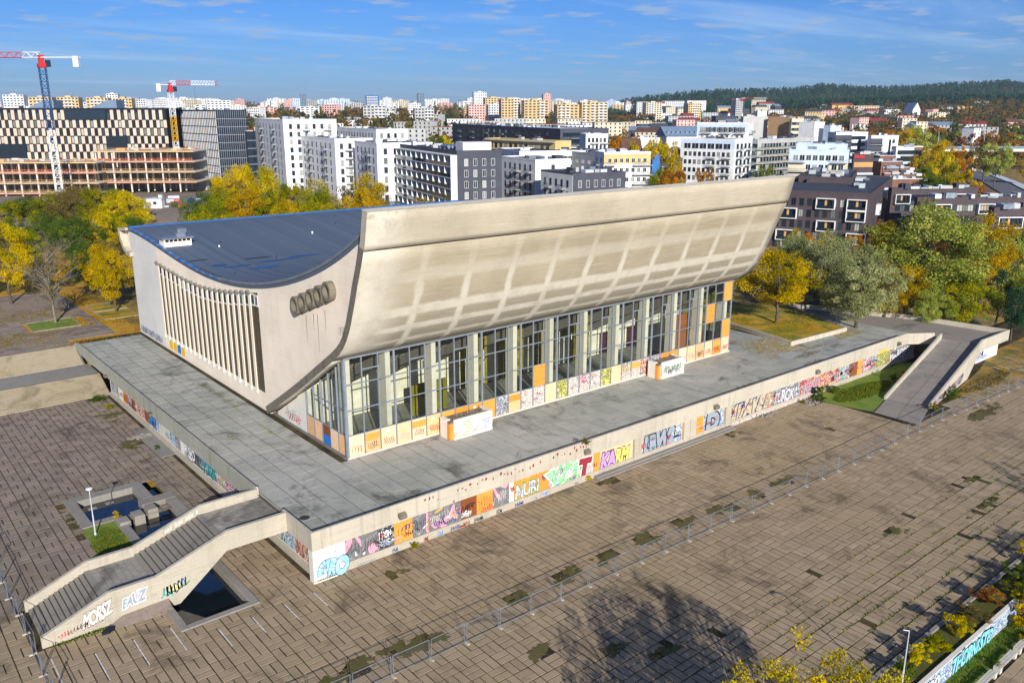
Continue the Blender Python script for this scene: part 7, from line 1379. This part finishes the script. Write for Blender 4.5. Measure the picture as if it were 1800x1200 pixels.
# ------------------------------------------------------------------ town trees
tl = [(1085, 240, 345, 60, 'leaf_orange'), (1120, 244, 340, 60, 'leaf_gold'), (1165, 250, 335, 64, 'leaf_yellow'), (1185, 262, 330, 44, 'leaf_gold'), (1150, 300, 300, 50, 'leaf_yellowgreen'), (1178, 305, 295, 50, 'leaf_orange'), (690, 262, 310, 30, 'leaf_green'), (745, 268, 420, 60, 'leaf_yellow'), (770, 232, 460, 46, 'leaf_green'), (785, 238, 430, 56, 'leaf_yellow'), (1035, 300, 285, 34, 'leaf_yellowgreen'), (1095, 232, 430, 60, 'leaf_rust'), (1110, 248, 380, 44, 'leaf_yellowgreen'), (1150, 238, 395, 44, 'leaf_yellow'), (1178, 240, 390, 44, 'leaf_gold'), (1165, 246, 370, 40, 'leaf_yellow'), (1160, 290, 310, 34, 'leaf_yellowgreen'), (1182, 292, 305, 46, 'leaf_rust'), (1140, 330, 290, 40, 'leaf_green'), (1245, 290, 290, 46, 'leaf_orange'), (1345, 283, 320, 40, 'leaf_green'), (1370, 300, 320, 40, 'leaf_rust'), (1632, 255, 390, 60, 'leaf_gold'), (1660, 240, 410, 60, 'leaf_gold'), (1690, 258, 400, 50, 'leaf_orange'), (1665, 262, 360, 54, 'leaf_yellow'), (1625, 285, 335, 40, 'leaf_green'), (1672, 285, 335, 60, 'leaf_yellowgreen'), (1740, 240, 480, 56, 'leaf_brown'), (1760, 245, 440, 50, 'leaf_willow'), (1704, 298, 320, 50, 'leaf_gold'), (1716, 322, 300, 40, 'leaf_orange'), (1690, 318, 290, 44, 'leaf_willow'), (1815, 268, 460, 44, 'leaf_gold'), (1650, 300, 420, 44, 'leaf_yellowgreen'), (1600, 222, 560, 60, 'leaf_gold'), (1625, 226, 520, 70, 'leaf_willow'), (1560, 222, 600, 44, 'leaf_orange'), (1420, 405, 215, 34, 'leaf_orange'), (1452, 402, 214, 40, 'leaf_gold'), (1478, 410, 212, 34, 'leaf_green'), (1505, 408, 214, 36, 'leaf_orange'), (1550, 385, 232, 40, 'leaf_rust'), (1400, 398, 216, 30, 'leaf_gold'), (1640, 300, 300, 60, 'leaf_green')]
for k_, (px, yt, D, w_, lf) in enumerate(tl):
    x, y, zt = at(px, yt, D); zb = ground_h(x, y); cn = {'leaf_green': 'green', 'leaf_yellow': 'yellow', 'leaf_rust': 'rusty', 'leaf_yellowgreen': 'yellow-green', 'leaf_gold': 'golden', 'leaf_orange': 'orange', 'leaf_brown': 'brown', 'leaf_willow': 'pale green'}[lf]
    where = 'between the houses above the middle of the shell' if px < 1300 else ('among the brown brick houses by the shell tip' if px < 1560 else 'in the park by the road on the right')
    tree(x, y, zb, max(3, zt - zb), w_ * D / 1480 * 1.15, ('mid', k_ % 3), lf, cn + ' tree ' + where, 'tree', 'town trees, ' + cn + ', ' + where[:14])
pal_l = ['leaf_green', 'leaf_green', 'leaf_yellowgreen', 'leaf_yellow', 'leaf_orange', 'leaf_rust', 'leaf_gold', 'leaf_willow']; pal_r = ['leaf_orange', 'leaf_orange', 'leaf_rust', 'leaf_rust', 'leaf_gold', 'leaf_green', 'leaf_brown', 'leaf_willow', 'leaf_yellowgreen']
def mid_scatter(n, px0, px1, D0, D1, pal_, lb, grp, hmin=9, hmax=17):
    for k in range(n):
        D = rr.uniform(D0, D1); px = rr.uniform(px0, px1); x, y, _ = at(px, 220, D); z = ground_h(x, y); h_ = rr.uniform(hmin, hmax); tree(x, y, z, h_, h_ * rr.uniform(.7, 1.1), ('far', rr.randint(0, 2)), rr.choice(pal_), lb, 'tree', grp)
mid_scatter(48, 430, 1120, 470, 640, pal_l, 'autumn tree between the middle-distance houses behind the white apartments', 'trees of the middle distance', 13, 20)
mid_scatter(95, 1220, 1840, 520, 820, pal_r, 'autumn tree among the houses below the wooded hill', 'trees below the wooded hill', 13, 21)
mid_scatter(12, 430, 500, 460, 640, pal_l, 'autumn tree showing right of the glass office', 'trees behind the offices', 14, 20)
# far tree cover: masses nobody could count
def tree_mass(name, label, n, px0, px1, D0, D1, mat, h0, h1, hf=None, per=7, seed=0, cone=False):
    g = np.random.default_rng(seed); D = np.exp(g.uniform(math.log(D0), math.log(D1), n)); px = g.uniform(px0, px1, n); pts = np.array([at(a, 200, d)[:2] for a, d in zip(px, D)]); gz = np.array([(hf or ground_h)(x, y) for x, y in pts])
    h_ = g.uniform(h0, h1, n); w_ = h_ * (g.uniform(.4, .62, n) if cone else g.uniform(.5, .75, n)); k = np.repeat(np.arange(n), per); N_ = n * per
    d = g.normal(0, 1, (N_, 3)); d /= np.linalg.norm(d, axis=1)[:, None]; zz = g.uniform(.0 if cone else .12, 1, N_); rad = (1 - zz ** 1.6 * .8 if cone else np.sqrt(np.clip(1 - (zz - .6) ** 2 * 4.5, .05, 1))) * w_[k] * .55
    c = np.stack([pts[k, 0] + d[:, 0] * rad, pts[k, 1] + d[:, 1] * rad, gz[k] + zz * h_[k]], 1); n_ = d + np.array([0, 0, .7]); n_ /= np.linalg.norm(n_, axis=1)[:, None]
    a = np.cross(n_, g.normal(0, 1, (N_, 3))); a /= np.linalg.norm(a, axis=1)[:, None]; b = np.cross(n_, a); s_ = (w_[k] * g.uniform(.22, .42, N_) * (7 / per) ** .42)[:, None]
    v = np.stack([c - a * s_, c - b * s_ * .8, c + a * s_, c + b * s_ * .8], 1).reshape(-1, 3); rnd = np.clip(g.random(n)[k] * .85 + g.random(N_) * .15, 0, 1)
    return tag(link(name, bulk(name, v, np.arange(N_ * 4).reshape(-1, 4), M[mat], rnd)), label, 'trees', kind='stuff')
leaf('leaf_town_mix', [(0, S(46, 60, 36)), (.3, S(72, 80, 42)), (.5, S(98, 90, 48)), (.65, S(106, 80, 46)), (.78, S(134, 98, 46)), (.9, S(96, 64, 42)), (1, S(158, 122, 54))])
tree_mass('far_town_trees', 'far mass of autumn trees between the skyline estates', 2600, -60, 1150, 950, 3300, 'leaf_town_mix', 9, 17, seed=1); tree_mass('middle_town_trees', 'mass of autumn trees between the middle-distance houses', 420, 400, 1150, 620, 1100, 'leaf_town_mix', 11, 20, per=60, seed=6); tree_mass('hill_foot_near_trees', 'mass of autumn trees among the houses below the hill', 700, 1150, 1860, 640, 1150, 'leaf_town_mix', 9, 16, per=60, seed=7); tree_mass('far_hill_foot_trees', 'far mass of orange and brown trees at the foot of the hill', 1900, 1080, 1880, 950, 1600, 'leaf_town_mix', 8, 14, per=26, seed=2)
# wooded hill on the right
HP = [(1040, 176), (1100, 172), (1160, 166), (1220, 160), (1270, 156), (1320, 155), (1400, 153), (1440, 148), (1500, 151), (1560, 151), (1610, 150), (1660, 146), (1710, 143), (1760, 140), (1800, 147), (1860, 142), (1960, 150), (2300, 165)]
def hill_prof(px, D):
    yt = float(np.interp(px, [a for a, _ in HP], [b for _, b in HP])) + 13; zt = CAM[2] + (196 - yt) / 1480 * 2900 * 1.0
    u = (D - 1750) / (2900 - 1750); s_ = sstep(0, 1, u); fade = sstep(1000, 1110, px); return zt * s_ * fade
def hill_h(x, y):
    dx, dy = x - CAM[0], y - CAM[1]; D = dx * _s + dy * _c; X = dx * _c - dy * _s; px = 900 + 1480 * X / max(1, D * _cp); g0 = ground_h(x, y)
    return max(g0 - 4, hill_prof(px, D) + 6 * noise.noise(Vector((x * .004, y * .004, 0))))
Ds = np.linspace(1700, 3400, 26); pxs = np.linspace(1000, 2300, 80); V_ = []
for D in Ds:
    for px in pxs: x, y, _ = at(px, 190, D); V_.append((x, y, hill_h(x, y)))
nx_ = len(pxs); ii, jj = np.meshgrid(np.arange(len(Ds) - 1), np.arange(nx_ - 1), indexing='ij'); a_ = (ii * nx_ + jj).ravel()
me = bulk('wooded_hill', V_, np.stack([a_, a_ + 1, a_ + nx_ + 1, a_ + nx_], 1), M['moss']); tag(link('wooded_hill', me), 'long hill rising on the right horizon', 'hill', kind='structure')
tree_mass('hill_forest', 'dark pine forest covering the hill on the right horizon', 13000, 1020, 1960, 1600, 3000, 'leaf_pine', 11, 22, hill_h, 14, 3, True); tree_mass('hill_birches', 'orange birches scattered through the hill forest', 260, 1080, 1900, 1600, 2300, 'leaf_rust', 12, 17, hill_h, 9, 4)

# ------------------------------------------------------------------ the air
hz = bpy.data.materials.new('haze'); hz.use_nodes = True; hn = hz.node_tree; hn.nodes.clear(); ho = hn.nodes.new('ShaderNodeOutputMaterial'); hv = hn.nodes.new('ShaderNodeVolumePrincipled'); hv.inputs['Color'].default_value = (.72, .84, 1, 1); hv.inputs['Density'].default_value = 6e-5; hv.inputs['Anisotropy'].default_value = .1; hn.links.new(hv.outputs[0], ho.inputs['Volume'])
mb = MB(); mb.box(-12000, 14000, -2000, 14000, -20, 260); tag(mb.build('haze', hz), 'thin bluish haze over the far town and hill', 'haze', kind='stuff')
